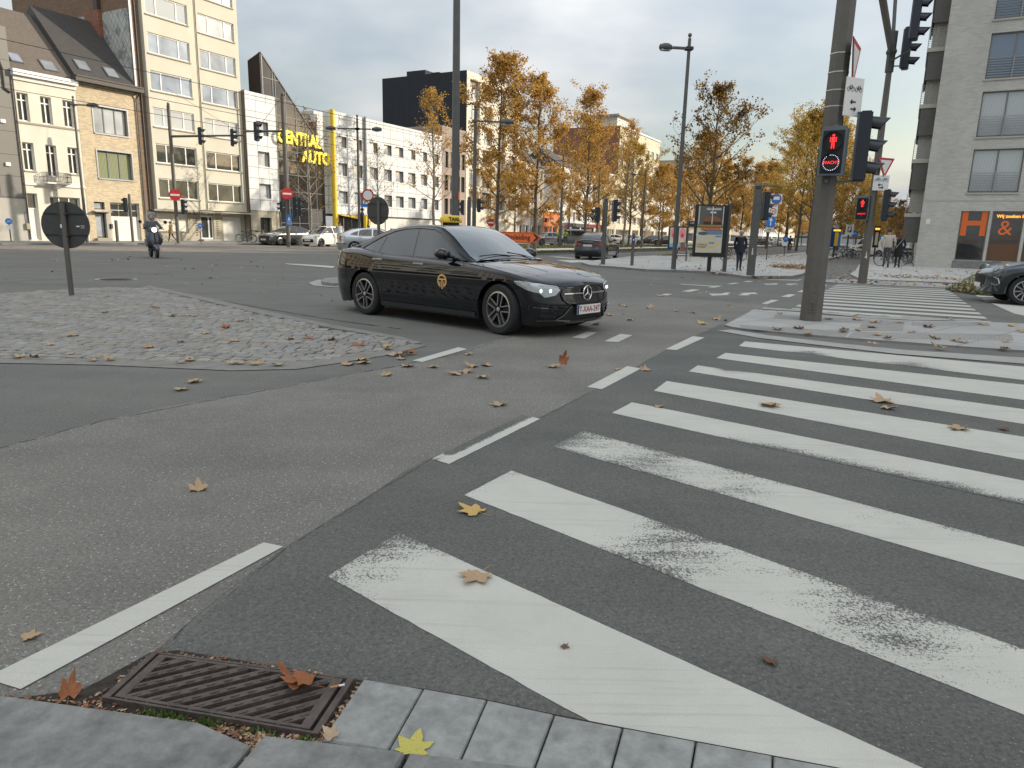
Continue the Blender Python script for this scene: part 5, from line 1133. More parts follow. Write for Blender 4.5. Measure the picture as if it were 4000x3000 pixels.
for k, zf in enumerate((2.95, 6.05, 9.1, 12.15, 15.2, 18.25)):       # balconies on the avenue side
    mb = MB(); mb.box(-.88, 0, .5, 4.6, zf, zf + .22, 'concrete'); mb.box(-.80, -.02, 2.2, 2.3, zf + 1.25, zf + 3.0, 'balcony_dark'); mb.box(-.84, 0, .55, .65, zf - 1.5, zf, 'balcony_dark'); mb.box(-.84, -.76, .55, 4.5, zf - 1.5, zf, 'balcony_dark') if k else None
    o = mb.build('balcony', R.r); mb = MB()
    for j in range(9): z = zf + .32 + j * .115; mb.box(-.86, 0, .52, .54, z, z + .02, 'zinc'); mb.box(-.87, -.85, .54, 4.5, z, z + .02, 'zinc')
    for x in (-.86, -.45, -.04): mb.box(x - .015, x + .015, .515, .545, zf + .2, zf + 1.36, 'zinc')
    mb.build('railing', o); mb = MB(); mb.box(-.7, -.03, 1.2, 1.26, zf + .3, zf + 1.7, 'balcony_light'); mb.build('screen', o)
text_mesh('wall_sign', 'G', .5, 'frame_dark', R.r, (-.9, 3.0, 2.4), (1, 0, 0), (0, 0, 1), .02)
# further blocks on the right side and at the end of the avenue
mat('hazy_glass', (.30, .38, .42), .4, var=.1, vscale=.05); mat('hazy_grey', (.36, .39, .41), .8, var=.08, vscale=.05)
def block(name, label, a0, a1, o0, o1, h, m, fl=3.2):
    r_ = thing(name, label, 'building', P(a0, o0), DANG); mb = MB(); mb.box(0, a1 - a0, 0, o1 - o0, 0, h, m); wl = mb.build('wall', r_); mb = MB()
    z = 3.
    while z < h - 1.5:
        mb.box(.8, a1 - a0 - .8, -.04, 0, z, z + 1.5, 'glass_dark'); mb.box(-.04, 0, .8, o1 - o0 - .8, z, z + 1.5, 'glass_dark'); z += fl
    mb.build('window_band', r_); mb = MB(); mb.box(1, (a1 - a0) * .3, 1, 3, h, h + 2, m); mb.build('roof_box', r_); return r_
for a0, a1, h, m_, lb in ((60.9, 80, 13, 'beige_wall', 'beige house directly behind the corner building'), (80.2, 110, 12, 'brick_brownf', 'brown house further along the right row'), (110.5, 170, 12.5, 'grey_wall', 'grey block along the right pavement'), (170.5, 260, 15, 'white_wall', 'pale block far along the right pavement')):  # mostly hidden houses, shaped low so the sun passes over to the median trees
    Bx = Bld('row_house', lb, 'building', P(a1, -.9, 0), DANG + pi); n_ = int((a1 - a0) / 4); hs = [(k * 4 + 1, k * 4 + 2.6, z, z + 1.7) for k in range(min(n_, 10)) for z in (.9, 4.2, 7.4)]
    Bx.wall(0, a1 - a0, .05, h, m_, holes=hs, dr=.2, depth=11)
    for h_ in hs: Bx.window(h_, gm='glass_dark', cols=2, sill=False)
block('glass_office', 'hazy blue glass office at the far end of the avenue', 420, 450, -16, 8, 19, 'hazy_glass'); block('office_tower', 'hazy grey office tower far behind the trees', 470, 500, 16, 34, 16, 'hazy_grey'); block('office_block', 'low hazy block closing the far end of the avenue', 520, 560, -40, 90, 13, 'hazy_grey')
# the row goes on to the left of the frame; the taxi's side mirrors it
for a0, a1, h, m_, lb in ((1.5, 12.0, 12.5, 'render_cream', 'cream row house left of the grey clad block, outside the frame'), (-14, 1.4, 14, 'brick_yellow', 'yellow brick house second to the left of the grey clad block'), (-34, -14.1, 17, 'render_white', 'white apartment house third to the left of the grey clad block'), (-60, -34.1, 13, 'brick_yellow', 'long brick row at the far left, outside the frame'), (-95, -60.1, 16, 'render_cream', 'cream block at the far left end of the row')):
    rowhouse('row_house', lb, a0, a1, h, m_, fl=3.1, wv=1.3, roofm='slate')
# ---------------------------------------------------------------- foreground kerb, gully grate, slabs
def bslab(mb, pts, z0, z1, m, bev=.006, gap=.004):
    n = len(pts); c = sum((Vector(p) for p in pts), Vector((0, 0))) / n; r1 = []; r2 = []
    for p in pts: dv = (c - Vector(p)); L = dv.length; r1.append(Vector(p) + dv * (gap / L)); r2.append(Vector(p) + dv * ((gap + bev) / L))
    ar = sum(r1[i].x * r1[(i + 1) % n].y - r1[(i + 1) % n].x * r1[i].y for i in range(n))
    if ar < 0: r1.reverse(); r2.reverse()
    vs = [(p.x, p.y, z0) for p in r1] + [(p.x, p.y, z1 - bev) for p in r1] + [(p.x, p.y, z1) for p in r2]
    mb.add(vs, [(i + k * n, (i + 1) % n + k * n, (i + 1) % n + n + k * n, i + n + k * n) for k in (0, 1) for i in range(n)] + [tuple(range(2 * n, 3 * n))], m)
g2 = lambda x, y: G(x, y).to_2d()
T = [g2(*p) for p in ((1420, 2675), (1655, 2715), (1902, 2760), (2164, 2817), (2431, 2869), (2716, 2923))]; Bq = [g2(*p) for p in ((1255, 2921), (1515, 2966), (1793, 3012), (2075, 3060), (2365, 3112), (2675, 3168))]
st_ = T[5] - T[4]
for k in range(8): T.append(T[-1] + st_); Bq.append(Bq[-1] + st_)
sheet('gutter_bed', [tuple(g2(*p)) for p in ((-700, 2700), (60, 2735), (330, 2700), (590, 2555), (700, 2548), (1385, 2660), (1500, 2680))] + [tuple(t_ + Vector((.01, .02))) for t_ in T[1:]] + [(3.2, -.3), (-3, -.3)], .0075, 'soil')
mb = MB()
for i in range(len(T) - 1): bslab(mb, [T[i], T[i + 1], Bq[i + 1], Bq[i]], 0, .026 + rnd.uniform(-.001, .001), 'granite')
o = mb.build('gutter_paving'); o['kind'] = 'structure'
mb = MB(); dn = Vector((-.12, -.5))
left_edge = [g2(-700, 2690), g2(43, 2754), g2(790, 2862), g2(985, 2952)]
bslab(mb, [left_edge[0], left_edge[1], left_edge[2], left_edge[3], left_edge[3] + dn, left_edge[0] + dn], 0, .034, 'granite_dark', .006)
k0 = g2(1034, 2906); k1 = g2(1600, 2975); kd = (k1 - k0); 
for i in range(7):
    a = k0 + kd * 1.0 * i; b_ = k0 + kd * 1.0 * (i + 1) - kd.normalized() * .008; bslab(mb, [a, b_, b_ + dn, a + dn], 0, .036, 'granite_dark', .010)
o = mb.build('kerb_stones'); o['kind'] = 'structure'
# grate
gt = thing('drain_grate', 'rusty iron gully grate with diagonal bars set beside the kerb', 'drain grate', (*g2(900, 2730), 0))
o0 = Vector(gt.location).to_2d(); Q = [g2(*p) - o0 for p in ((600, 2572), (1385, 2678), (1244, 2899), (401, 2754))]
def inset(Qs, k): c = sum(Qs, Vector((0, 0))) / 4; return [q + (c - q).normalized() * k for q in Qs]
Q1 = inset(Q, .022); Q2 = inset(Q, .035); Q3 = inset(Q, .068)
def ringm(mb, A, B, z0, z1, m):
    n = 4
    for i in range(n):
        a, b_, c, d_ = A[i], A[(i + 1) % n], B[(i + 1) % n], B[i]
        vs = [(*a, z1), (*b_, z1), (*c, z1), (*d_, z1), (*a, z0), (*b_, z0), (*c, z0), (*d_, z0)]
        mb.add(vs, [(0, 1, 2, 3), (0, 4, 5, 1), (3, 2, 6, 7)], m)
mb = MB(); ringm(mb, Q, Q1, .006, .027, 'cast_iron'); mb.build('outer_frame', gt, norm=True)
mb = MB(); mb.add([(*q, .0082) for q in Q], [(0, 1, 2, 3)], 'shade_black'); mb.build('pit_shade', gt)  # flat black sheet painted as the darkness below the bars, no real hole
mb = MB(); ringm(mb, Q2, Q3, .008, .028, 'cast_iron'); mb.build('inner_frame', gt, norm=True)
zc_ = lambda x, y: g2(x / 1.3825, 2400 + y / 1.3825) - o0
bd = (zc_(1305, 310) - zc_(695, 460)).normalized(); bn = Vector((-bd.y, bd.x)); cen = sum(Q3, Vector((0, 0))) / 4
def clip(p, dv, poly):
    t0, t1 = -9, 9; n = len(poly); ar = sum(poly[i].x * poly[(i + 1) % n].y - poly[(i + 1) % n].x * poly[i].y for i in range(n)); sg = 1 if ar > 0 else -1
    for i in range(n):
        a = poly[i]; e = poly[(i + 1) % n] - a; nn = Vector((-e.y, e.x)) * sg; dd = dv.dot(nn); pp = (p - a).dot(nn)
        if abs(dd) < 1e-9:
            if pp < 0: return None
        elif dd > 0: t0 = max(t0, -pp / dd)
        else: t1 = min(t1, -pp / dd)
    return (t0, t1) if t1 > t0 else None
k = -12
while k <= 12:
    p = cen + bn * (.0445 * k); c_ = clip(p, bd, Q3)
    if c_ and c_[1] - c_[0] > .05:
        a = p + bd * (c_[0] - .012); b_ = p + bd * (c_[1] + .012); mb = MB(); L = (b_ - a).length; m_ = (a + b_) / 2
        mb.obox((*m_, .0175), (*(bd * L / 2), 0), (*(bn * .0120), 0), (0, 0, .0095), 'cast_iron')
        j = .03
        while j < L - .02: q = a + bd * j; mb.obox((*q, .0285), (*(bd * .012), 0), (*(bn * .0045), 0), (0, 0, .0015), 'cast_iron'); j += .05
        mb.build('bar', gt)
    k += 1
# ---------------------------------------------------------------- leaves lying about
def leafmat(name, col, var=.35):
    m = mat(name, col, .7, var=var, vscale=30, island=.12); return m
LM = [leafmat('leaf_tan', (.38, .26, .15)), leafmat('leaf_rust', (.26, .095, .035)), leafmat('leaf_yellow', (.44, .40, .09)), leafmat('leaf_ochre', (.48, .32, .10)), leafmat('leaf_brown', (.13, .07, .04)), leafmat('leaf_pale', (.40, .30, .20))]
def plane_leaf(seed, curl):
    r_ = random.Random(seed); tips = [(90, 1.), (38, .85), (142, .85), (-8, .62), (188, .62)]; out = []
    for a, L in sorted(tips): out += [(a - 18, L * .68), (a - 9, L * .80), (a, L), (a + 9, L * .82), (a + 17, L * .66), (a + 26, .48 + r_.uniform(-.03, .03))]
    out += [(225, .40), (262, .16), (278, .16), (315, .40)]
    out = sorted(out); vs = [(0, 0, 0)]; n = len(out); ax = r_.uniform(0, pi); 
    def cz(x, y):
        u = x * cos(ax) + y * sin(ax); v_ = -x * sin(ax) + y * cos(ax); return curl * (u * u * .34 + .16 * max(0, v_) ** 2 + .07 * sin(9 * u + seed) * cos(7 * v_))
    for k in (.5, 1.):
        for a, L in out: x = cos(radians(a)) * L * k; y = sin(radians(a)) * L * k; vs.append((x * (1 - .25 * curl * L * k), y, cz(x, y) * (1 if k > .6 else .8) + .03))
    fs = [(0, 1 + i, 1 + (i + 1) % n) for i in range(n)] + [(1 + i, 1 + n + i, 1 + n + (i + 1) % n, 1 + (i + 1) % n) for i in range(n)]
    o_ = len(vs); vs += [(-.012, -.1, .03), (.012, -.1, .03), (.03, -.8, .10 * curl + .02), (.01, -.8, .10 * curl + .02)]; fs.append((o_, o_ + 1, o_ + 2, o_ + 3))
    me = bpy.data.meshes.new('fallen_leaf'); me.from_pydata(vs, [], fs); me.polygons.foreach_set('use_smooth', [True] * len(me.polygons)); me.update(); return me
LEAVES = {}
def put_leaf(x, y, size, mi, label, rot=None, curl=1, z=.012, tilt=(0, 0), group=None, seed=None):
    key = (mi, curl, (seed or int(x)) % 5)
    if key not in LEAVES: me = plane_leaf(hash(key) % 1000 if False else (mi * 7 + key[2] * 13 + int(curl * 10)), curl); me.materials.append(LM[mi]); LEAVES[key] = me
    p = G(x, y, z); o = bpy.data.objects.new('fallen_leaf', LEAVES[key]); COL.objects.link(o); o.location = p; s_ = size
    o.scale = (s_, s_, s_); o.rotation_euler = (tilt[0], tilt[1], rnd.uniform(0, 6.28) if rot is None else rot); tag(o, label, 'leaf', group); return o
D2 = D_
put_leaf(650 * D2, 1476 * D2, .105, 1, 'large crumpled rust brown leaf lying on the drain grate', curl=1.7, z=.035, rot=1.2, tilt=(.12, .05)); put_leaf(668 * D2, 1466 * D2, .085, 1, 'smaller rust leaf folded against the large one on the grate', curl=1.9, z=.045, rot=2.2, tilt=(-.15, .1))
put_leaf(890 * D2, 1622 * D2, .082, 2, 'yellow green maple shaped leaf on the grey gutter slabs', curl=.25, z=.028, rot=-.15)
put_leaf(1028 * D2, 1106 * D2, .125, 3, 'ochre yellow lobed leaf on the dark asphalt beside the second zebra stripe', curl=.5, z=.008, rot=.9)
put_leaf(1034 * D2, 1242 * D2, .115, 0, 'flat tan leaf on the edge of the nearest zebra stripe', curl=.5, z=.010, rot=2.6)
put_leaf(428 * D2, 1058 * D2, .10, 0, 'lone curled tan leaf on the brown asphalt', curl=1.2, z=.006, rot=.4); put_leaf(150 * D2, 1500 * D2, .07, 1, 'small upright rust leaf left of the drain grate', curl=2., z=.02, rot=.4, tilt=(.3, .2))
put_leaf(57 * D2, 1378 * D2, .055, 0, 'tan leaf left of the long white line', curl=1., z=.006); put_leaf(716 * D2, 1592 * D2, .05, 5, 'pale pinkish crumpled leaf between grate and gutter slabs', curl=1.6, z=.03); put_leaf(1668 * D2, 1432 * D2, .055, 4, 'dark brown folded leaf between the first two zebra stripes', curl=1.8, z=.008, rot=1.); put_leaf(1216 * D2, 1396 * D2, .028, 4, 'dark leaf scrap on the nearest zebra stripe', curl=1.5, z=.008)
put_leaf(1080 * D2, 873 * D2, .13, 0, 'tan leaf alone in the middle of the brown asphalt', curl=1., z=.006); put_leaf(1216 * D2, 782 * D2, .13, 1, 'orange leaf standing on edge in front of the taxi', curl=1.2, z=.10, rot=.5, tilt=(1.3, .2)); put_leaf(1190 * D2, 791 * D2, .13, 0, 'leaf lying beside the orange upright one', curl=1.)
put_leaf(1395 * D2, 800 * D2, .12, 0, 'curled tan leaf at the end of a white dash', curl=1.3, z=.008); put_leaf(1333 * D2, 798 * D2, .07, 0, 'tiny leaf on the white dash', curl=1.3, z=.009); put_leaf(1422 * D2, 877 * D2, .08, 0, 'small leaf on the fifth zebra stripe', curl=1.3, z=.009)
put_leaf(1660 * D2, 874 * D2, .17, 0, 'wide tan leaf lying on the fourth zebra stripe', curl=1., z=.012); put_leaf(1908 * D2, 868 * D2, .18, 0, 'large tan leaf between zebra stripes at the right', curl=.9, z=.012); put_leaf(1912 * D2, 881 * D2, .12, 5, 'pale leaf just below the large tan one', curl=1.1, z=.01); put_leaf(2075 * D2, 925 * D2, .14, 0, 'tan leaf on the third zebra stripe at the right edge', curl=1., z=.01); put_leaf(2163 * D2, 926 * D2, .08, 4, 'small brown leaf at the right edge between stripes', curl=1.2, z=.01)
for (x, y) in ((1040, 815), (1003, 804), (990, 808), (1055, 790), (1025, 792), (1008, 765), (413, 825), (393, 840), (833, 811), (881, 790), (868, 776), (849, 768), (783, 783), (748, 788), (780, 777), (935, 792)):
    put_leaf(x * D2, y * D2, rnd.uniform(.10, .15), rnd.choice((0, 0, 3, 5)), 'dry tan leaf on the road beside the cobbled island', curl=rnd.choice((.9, 1.3)), z=.008, group='dry leaves beside the cobbled island')
for (x, y) in ((605, 787), (521, 784), (547, 785), (500, 784), (411, 778), (388, 781), (404, 775), (45, 771), (75, 770), (240, 776), (205, 777), (322, 750), (632, 732), (645, 739), (662, 731), (716, 733), (770, 745), (830, 748), (838, 752), (508, 737), (862, 765), (150, 765), (105, 745), (160, 725), (225, 675), (236, 640), (340, 665), (368, 683), (405, 681), (415, 682), (255, 628), (545, 690), (520, 693), (395, 738), (440, 720), (486, 708), (880, 762)):
    put_leaf(x * D2, y * D2, rnd.uniform(.09, .15), rnd.choice((0, 0, 0, 5, 1)), 'dry brown leaf lying on the cobbled island', curl=rnd.choice((.9, 1.3)), z=.024, group='dry leaves on the cobbles')
for (x, y) in ((1320, 681), (1345, 659), (1352, 662), (1406, 663), (1398, 665), (1357, 691), (1270, 688), (1285, 700), (1462, 672), (1500, 676), (1545, 690), (1300, 668), (1430, 640), (1520, 700)):
    put_leaf(x * D2, y * D2, rnd.uniform(.11, .17), rnd.choice((0, 3, 5)), 'dry leaf on the road beyond the taxi bonnet', curl=1.2, z=.008, group='leaves on the road ahead of the taxi')
z6b = lambda x, y: (3000 + x / 2.212, 900 + y / 2.212)
for (x, y) in ((515, 765), (745, 737), (900, 792), (1130, 793), (1590, 776), (1855, 812), (2090, 822), (2205, 875), (790, 865), (655, 855), (655, 878), (880, 838), (1365, 832), (1245, 880), (930, 903), (1035, 930), (1465, 935), (1595, 948), (1700, 965), (2040, 958), (80, 855), (280, 850), (345, 893), (920, 983), (1500, 1010), (2060, 1022), (105, 717), (750, 770)):
    put_leaf(*z6b(x, y), rnd.uniform(.11, .17), rnd.choice((0, 0, 3, 4, 5)), 'dry leaf on the pale tactile paving of the traffic refuge', curl=rnd.choice((1., 1.5)), z=.042, group='leaves on the traffic refuge')
def litter(name, label, spots, n, size, seed=1, z=.02, hgt=.0):
    r_ = random.Random(seed); mb = MB(); k = 0
    while k < n:
        (a0, a1, o0, o1, z_) = spots[r_.randrange(len(spots))]; q = P(r_.uniform(a0, a1), r_.uniform(o0, o1), z_ + z + r_.random() * hgt); s_ = size * r_.uniform(.6, 1.3); an = r_.uniform(0, 6.28)
        u = Vector((cos(an), sin(an), r_.uniform(-.3, .6))) * s_; v_ = Vector((-sin(an), cos(an), r_.uniform(-.2, .5))) * s_ * .8
        mb.add([q - u, q - v_ * .5 + Vector((0, 0, .3 * s_)), q + u, q + v_], [(0, 1, 3), (1, 2, 3)], LM[r_.choice((0, 0, 1, 3, 4, 5))]); k += 1
    o = mb.build(name); tag(o, label, None, None, 'stuff'); return o
litter('leaf_litter', 'thick drift of brown leaves on the pale paving', [(37.5, 41.5, 3.6, 6.0, .10), (36.5, 38.5, 4.2, 5.6, .10), (35.5, 38, 3.9, 5.0, .1)], 1100, .075, 1, .01, .06)
litter('leaf_litter', 'brown leaves gathered along the plaza kerb', [(29.2, 30.3, 6.2, 8.5, 0), (28.2, 29.2, 5.2, 6.4, 0), (29.3, 30.6, 8, 10.5, 0), (27.0, 28.2, 3.9, 4.9, .0), (28.8, 29.6, 6.0, 6.7, .0)], 420, .075, 2, .02, .07)
litter('leaf_litter', 'loose leaves strewn over the far pavements', [(29, 60, 4, 13, .10), (30, 46, 4, 9, .10), (30, 46, -6, 3, .06), (31.8, 35, -5, 1.5, .06), (31.8, 34, -2, .6, .06), (26.6, 29, -1.6, 2, .05), (29, 33, -1, 3, .0)], 900, .07, 3, .012)
litter('leaf_litter', 'leaves heaped at the edge of the grass verge', [(24.6, 27.5, -2.2, -1.4, 0), (26, 30, -2.6, -1.6, .0), (26, 31, -3.2, -2, .03)], 420, .06, 4, .02, .08)
litter('leaf_litter', 'leaves under the trees by the cycle racks', [(55, 68, 8, 12, .1), (48, 50, 9, 14, .1), (60, 75, 3, 9, .1)], 600, .08, 5, .012, .05)
litter('leaf_litter', 'sparse leaves over the whole junction', [(12, 30, 2.5, 18, .0), (8, 20, 10, 30, 0), (15, 36, 20, 40, 0), (36, 60, 44, 48, .12)], 230, .06, 6, .01)
# crumbs, moss and weeds round the grate
r_ = random.Random(11); mb = MB()
edge = [g2(*p) for p in ((0, 2745), (380, 2770), (620, 2560), (1000, 2615), (1400, 2680))]; edge2 = [g2(*p) for p in ((380, 2790), (763, 2850), (1010, 2890), (1250, 2915))]; edge3 = [g2(*p) for p in ((1410, 2690), (1255, 2905))]
for ed, n_, sp_ in ((edge, 420, .02), (edge2, 420, .022), (edge3, 90, .008), ([g2(1000, 2900), g2(985, 2990)], 160, .012)):
    for _ in range(n_):
        i = r_.randrange(len(ed) - 1); q = ed[i].lerp(ed[i + 1], r_.random()) + Vector((r_.gauss(0, sp_), r_.gauss(0, sp_ * .6))); s_ = r_.uniform(.002, .007); an = r_.uniform(0, 6.28)
        u = Vector((cos(an), sin(an), r_.uniform(-.3, .3))) * s_ * 1.6; v_ = Vector((-sin(an), cos(an), .2)) * s_; c = Vector((q.x, q.y, .011 + r_.random() * .004)); mb.add([c - u, c - v_, c + u, c + v_], [(0, 1, 2, 3)], LM[r_.choice((0, 5, 4, 1, 4))])
tag(mb.build('debris'), 'crumbs of leaves and grit packed round the drain grate', None, None, 'stuff')
mat('weed_green', (.085, .15, .03), .7, island=.4); mb = MB()
for cx, cy, n_, hh in ((790, 2843, 60, .022), (830, 2850, 40, .02), (640, 2815, 40, .016), (600, 2808, 30, .014), (700, 2828, 40, .014), (980, 2872, 26, .014), (1045, 2880, 12, .010), (1190, 2905, 30, .014), (560, 2800, 20, .012)):
    c0 = g2(cx, cy)
    for _ in range(n_):
        q = c0 + Vector((r_.gauss(0, .014), r_.gauss(0, .007))); an = r_.uniform(0, 6.28); h = hh * r_.uniform(.6, 1.3); l_ = h * r_.uniform(.3, 1.1); wv = .0016 if hh > .019 else .004
        mb.add([(q.x - wv * cos(an), q.y - wv * sin(an), .010), (q.x + wv * cos(an), q.y + wv * sin(an), .010), (q.x + l_ * sin(an) * .6 + wv, q.y - l_ * cos(an) * .6, .012 + h * .7), (q.x + l_ * sin(an), q.y - l_ * cos(an), .010 + h)], [(0, 1, 2), (0, 2, 3)], 'weed_green')
tag(mb.build('weeds'), 'small green weeds growing between the grate and the kerb stone', None, None, 'stuff')
mat('cig_tip', (.45, .20, .07), .7); mb = MB(); a = G(1290, 2685, .036); mb.tube(a, a + Vector((.026, .007, .002)), .0032, n=8, m='cig_tip'); mb.tube(a + Vector((.026, .007, .002)), a + Vector((.042, .011, .003)), .0032, n=8, m='white'); tag(mb.build('cigarette_end'), 'orange tipped cigarette end on the corner of the drain grate', 'cigarette end')
# ---------------------------------------------------------------- trees
def leaf_shader(name, stops):
    m = bpy.data.materials.new(name); m.use_nodes = True; t = m.node_tree; t.nodes.clear(); MATS[name] = m
    g = N(t, 'ShaderNodeNewGeometry'); r_ = N(t, 'ShaderNodeValToRGB')
    for i, (p_, c_) in enumerate(stops):
        e = r_.color_ramp.elements[0] if i == 0 else (r_.color_ramp.elements[-1] if i == len(stops) - 1 else r_.color_ramp.elements.new(p_)); e.position = p_; e.color = (*c_, 1)
    t.links.new(g.outputs['Random Per Island'], r_.inputs[0]); d_ = N(t, 'ShaderNodeBsdfDiffuse'); tr = N(t, 'ShaderNodeBsdfTranslucent'); mx_ = N(t, 'ShaderNodeMixShader'); mx_.inputs[0].default_value = .42; ou = N(t, 'ShaderNodeOutputMaterial')
    t.links.new(r_.outputs[0], d_.inputs[0]); t.links.new(r_.outputs[0], tr.inputs[0]); t.links.new(d_.outputs[0], mx_.inputs[1]); t.links.new(tr.outputs[0], mx_.inputs[2]); t.links.new(mx_.outputs[0], ou.inputs[0]); return m
leaf_shader('crown_gold', [(0, (.20, .11, .04)), (.2, (.44, .24, .07)), (.5, (.62, .38, .11)), (.72, (.54, .31, .08)), (.88, (.68, .48, .14)), (1, (.34, .27, .08))])
leaf_shader('crown_yellow', [(0, (.17, .11, .03)), (.3, (.44, .30, .07)), (.6, (.62, .44, .11)), (.8, (.42, .33, .09)), (1, (.50, .27, .06))])
leaf_shader('crown_dark', [(0, (.07, .045, .02)), (.35, (.17, .10, .035)), (.7, (.28, .16, .045)), (1, (.36, .24, .07))])
mat('bark', (.105, .085, .062), .9, var=.3, vscale=7); mat('bark_pale', (.22, .195, .15), .9, var=.35, vscale=5)
def make_tree(seed, H, cb, R, leaves, lm, bark='bark', lsize=.17, prim=30, lean=0., prof=None, r0=.15, sag=.0, topbias=0.):
    r_ = random.Random(seed); mb = MB(); lb = MB(); prof = prof or [(0, .7), (.12, 1.), (.35, 1.), (.55, .8), (.78, .5), (1, .1)]
    tr = []; n = 12; x = y = 0
    for i in range(n + 1):
        h = H * .97 * i / n; tr.append(Vector((x + lean * (h / H) ** 1.2, y, h))); x += r_.uniform(-.07, .07); y += r_.uniform(-.07, .07)
    for i in range(n): mb.tube(tr[i], tr[i + 1], r0 * (1 - i / n) ** .8 + .012, r0 * (1 - (i + 1) / n) ** .8 + .012, 7, bark, caps=False)
    def trunk(h): f = h / (H * .97) * n; i = min(n - 1, int(f)); return tr[i].lerp(tr[i + 1], f - i)
    tips = []
    for k in range(prim):
        u = (k + r_.random()) / prim; h = cb + (H * .97 - cb) * u; Rr = R * lerp_tab(prof, u) * r_.uniform(.7, 1.12); az = k * 2.4 + r_.uniform(-.5, .5); el = radians(r_.uniform(18, 42) + 28 * u)
        p = trunk(h * .985); dv = Vector((cos(az) * cos(el), sin(az) * cos(el), sin(el))); L = Rr / max(.45, cos(el)); seg = [p]; d0 = dv.copy()
        for s_ in range(4): d0 = (d0 + Vector((r_.uniform(-.16, .16), r_.uniform(-.16, .16), r_.uniform(-.04, .16) - sag))).normalized(); seg.append(seg[-1] + d0 * L / 4)
        rb = .018 + .045 * (1 - u) * (R / 3)
        for s_ in range(4): mb.tube(seg[s_], seg[s_ + 1], rb * (1 - s_ / 4.3), rb * (1 - (s_ + 1) / 4.3), 4, bark, caps=False)
        for j in range(7):
            f = r_.uniform(.25, 1.) * 4; i = min(3, int(f)); q = seg[i].lerp(seg[i + 1], f - i); a2 = r_.uniform(0, 6.28); dv2 = (d0 * .7 + Vector((cos(a2), sin(a2), r_.uniform(-.1, .9))) * .8).normalized(); L2 = L * r_.uniform(.22, .42)
            e = q + dv2 * L2; mb.tube(q, e, .014, .006, 3, bark, caps=False); tips.append((q, e, u))
            for _ in range(2):
                f2 = r_.uniform(.3, 1.); q2 = q.lerp(e, f2); a3 = r_.uniform(0, 6.28); e2 = q2 + (dv2 + Vector((cos(a3), sin(a3), r_.uniform(-.4, .8))) * .9).normalized() * L2 * .55; mb.tube(q2, e2, .008, .004, 3, bark, caps=False); tips.append((q2, e2, u))
    vs = []; fs = []
    dens = [r_.random() ** 1.1 for _ in tips]; wts = [d_ * (1 + topbias * t_[2]) for d_, t_ in zip(dens, tips)]; ch = r_.choices(range(len(tips)), wts, k=leaves)
    for c_ in ch:
        q, e, u = tips[c_]; p = q.lerp(e, r_.uniform(.1, 1.1)) + Vector((r_.gauss(0, .16), r_.gauss(0, .16), r_.gauss(0, .13) - .05)); s_ = lsize * r_.uniform(.6, 1.25)
        a = Vector((r_.gauss(0, 1), r_.gauss(0, 1), r_.gauss(0, .8))).normalized(); b_ = a.orthogonal().normalized(); an = r_.uniform(0, 6.28); b_ = (b_ * cos(an) + a.cross(b_) * sin(an)) * s_ * .5; a = a * s_ * .5; nn = a.cross(b_).normalized() * s_ * .16
        o_ = len(vs); vs += [p - a, p - b_ * .8 + nn, p + a * .9, p + b_ * .9 + nn]; fs += [(o_, o_ + 1, o_ + 2), (o_, o_ + 2, o_ + 3)]
    t_ = mb.build('trunk', None); lb.add(vs, fs, lm); c = lb.build('crown', None)
    for o in (t_, c): COL.objects.unlink(o)
    return t_.data, c.data, H
TV = {'gold0': make_tree(1, 14, 2.5, 3.2, 12000, 'crown_gold'), 'gold1': make_tree(2, 14, 2.6, 3.5, 12500, 'crown_gold'), 'gold2': make_tree(3, 14, 2.4, 3.2, 10500, 'crown_gold', prim=34),
      'yellow0': make_tree(4, 14, 2.9, 4.0, 14000, 'crown_yellow', topbias=.6), 'dark0': make_tree(5, 13, 3.2, 4.6, 6500, 'crown_dark', lsize=.19, prim=26, r0=.19, prof=[(0, .95), (.2, 1.), (.45, .8), (.7, .5), (1, .12)]),
      'bare0': make_tree(6, 13, 3.4, 2.3, 260, 'crown_gold', 'bark_pale', prim=24, lean=-1.7), 'bare1': make_tree(7, 12, 2.6, 2.8, 620, 'crown_dark', 'bark_pale', prim=30, lean=.2, lsize=.16), 'sparse0': make_tree(8, 14, 3.4, 2.7, 2300, 'crown_gold', 'bark_pale', topbias=2.2, prof=[(0, .9), (.3, 1.), (.55, .7), (.75, .55), (1, .1)]), 'bush': make_tree(9, 14, 1.6, 3.6, 9000, 'crown_yellow', lsize=.22)}
def tree(kind, loc, H, label, rz=0., group='plane trees along the avenue', name='plane_tree', sxy=1.):
    td, cdm, H0 = TV[kind]; r_ = thing(name, label, 'tree', loc, rz, group); k = H / H0; r_.scale = (k * sxy, k * sxy, k)
    for nm, me in (('trunk', td), ('crown', cdm)): o = bpy.data.objects.new(nm, me); COL.objects.link(o); o.parent = r_
    return r_
def tree_px(kind, xb, yb, yt, label, **kw):
    b_ = G(xb, yb); D = b_.length; q = ray(xb + (yt - yb) * -.0 , yt); q2 = q * (D / sqrt(q.x**2 + q.y**2)); H = CAM_H + q2.z; return tree(kind, (b_.x, b_.y, .1), H - .1, label, **kw)
def tree_off(kind, xb, o_, yt, label, z=.1, **kw):
    b_ = offpt(xb, 920, o_); q = ray(xb, yt); q2 = q * (b_.length / sqrt(q.x**2 + q.y**2)); return tree(kind, (b_.x, b_.y, z), CAM_H + q2.z - z, label, **kw)
tree_px('bare0', 892, 944, 345, 'nearly bare slanting plane tree in front of the cream tower', rz=0., group='street trees on the left pavement')
tree_off('bare1', 1212, 46.8, 440, 'leafless spreading tree before the glass showroom', rz=1., group='street trees on the left pavement')
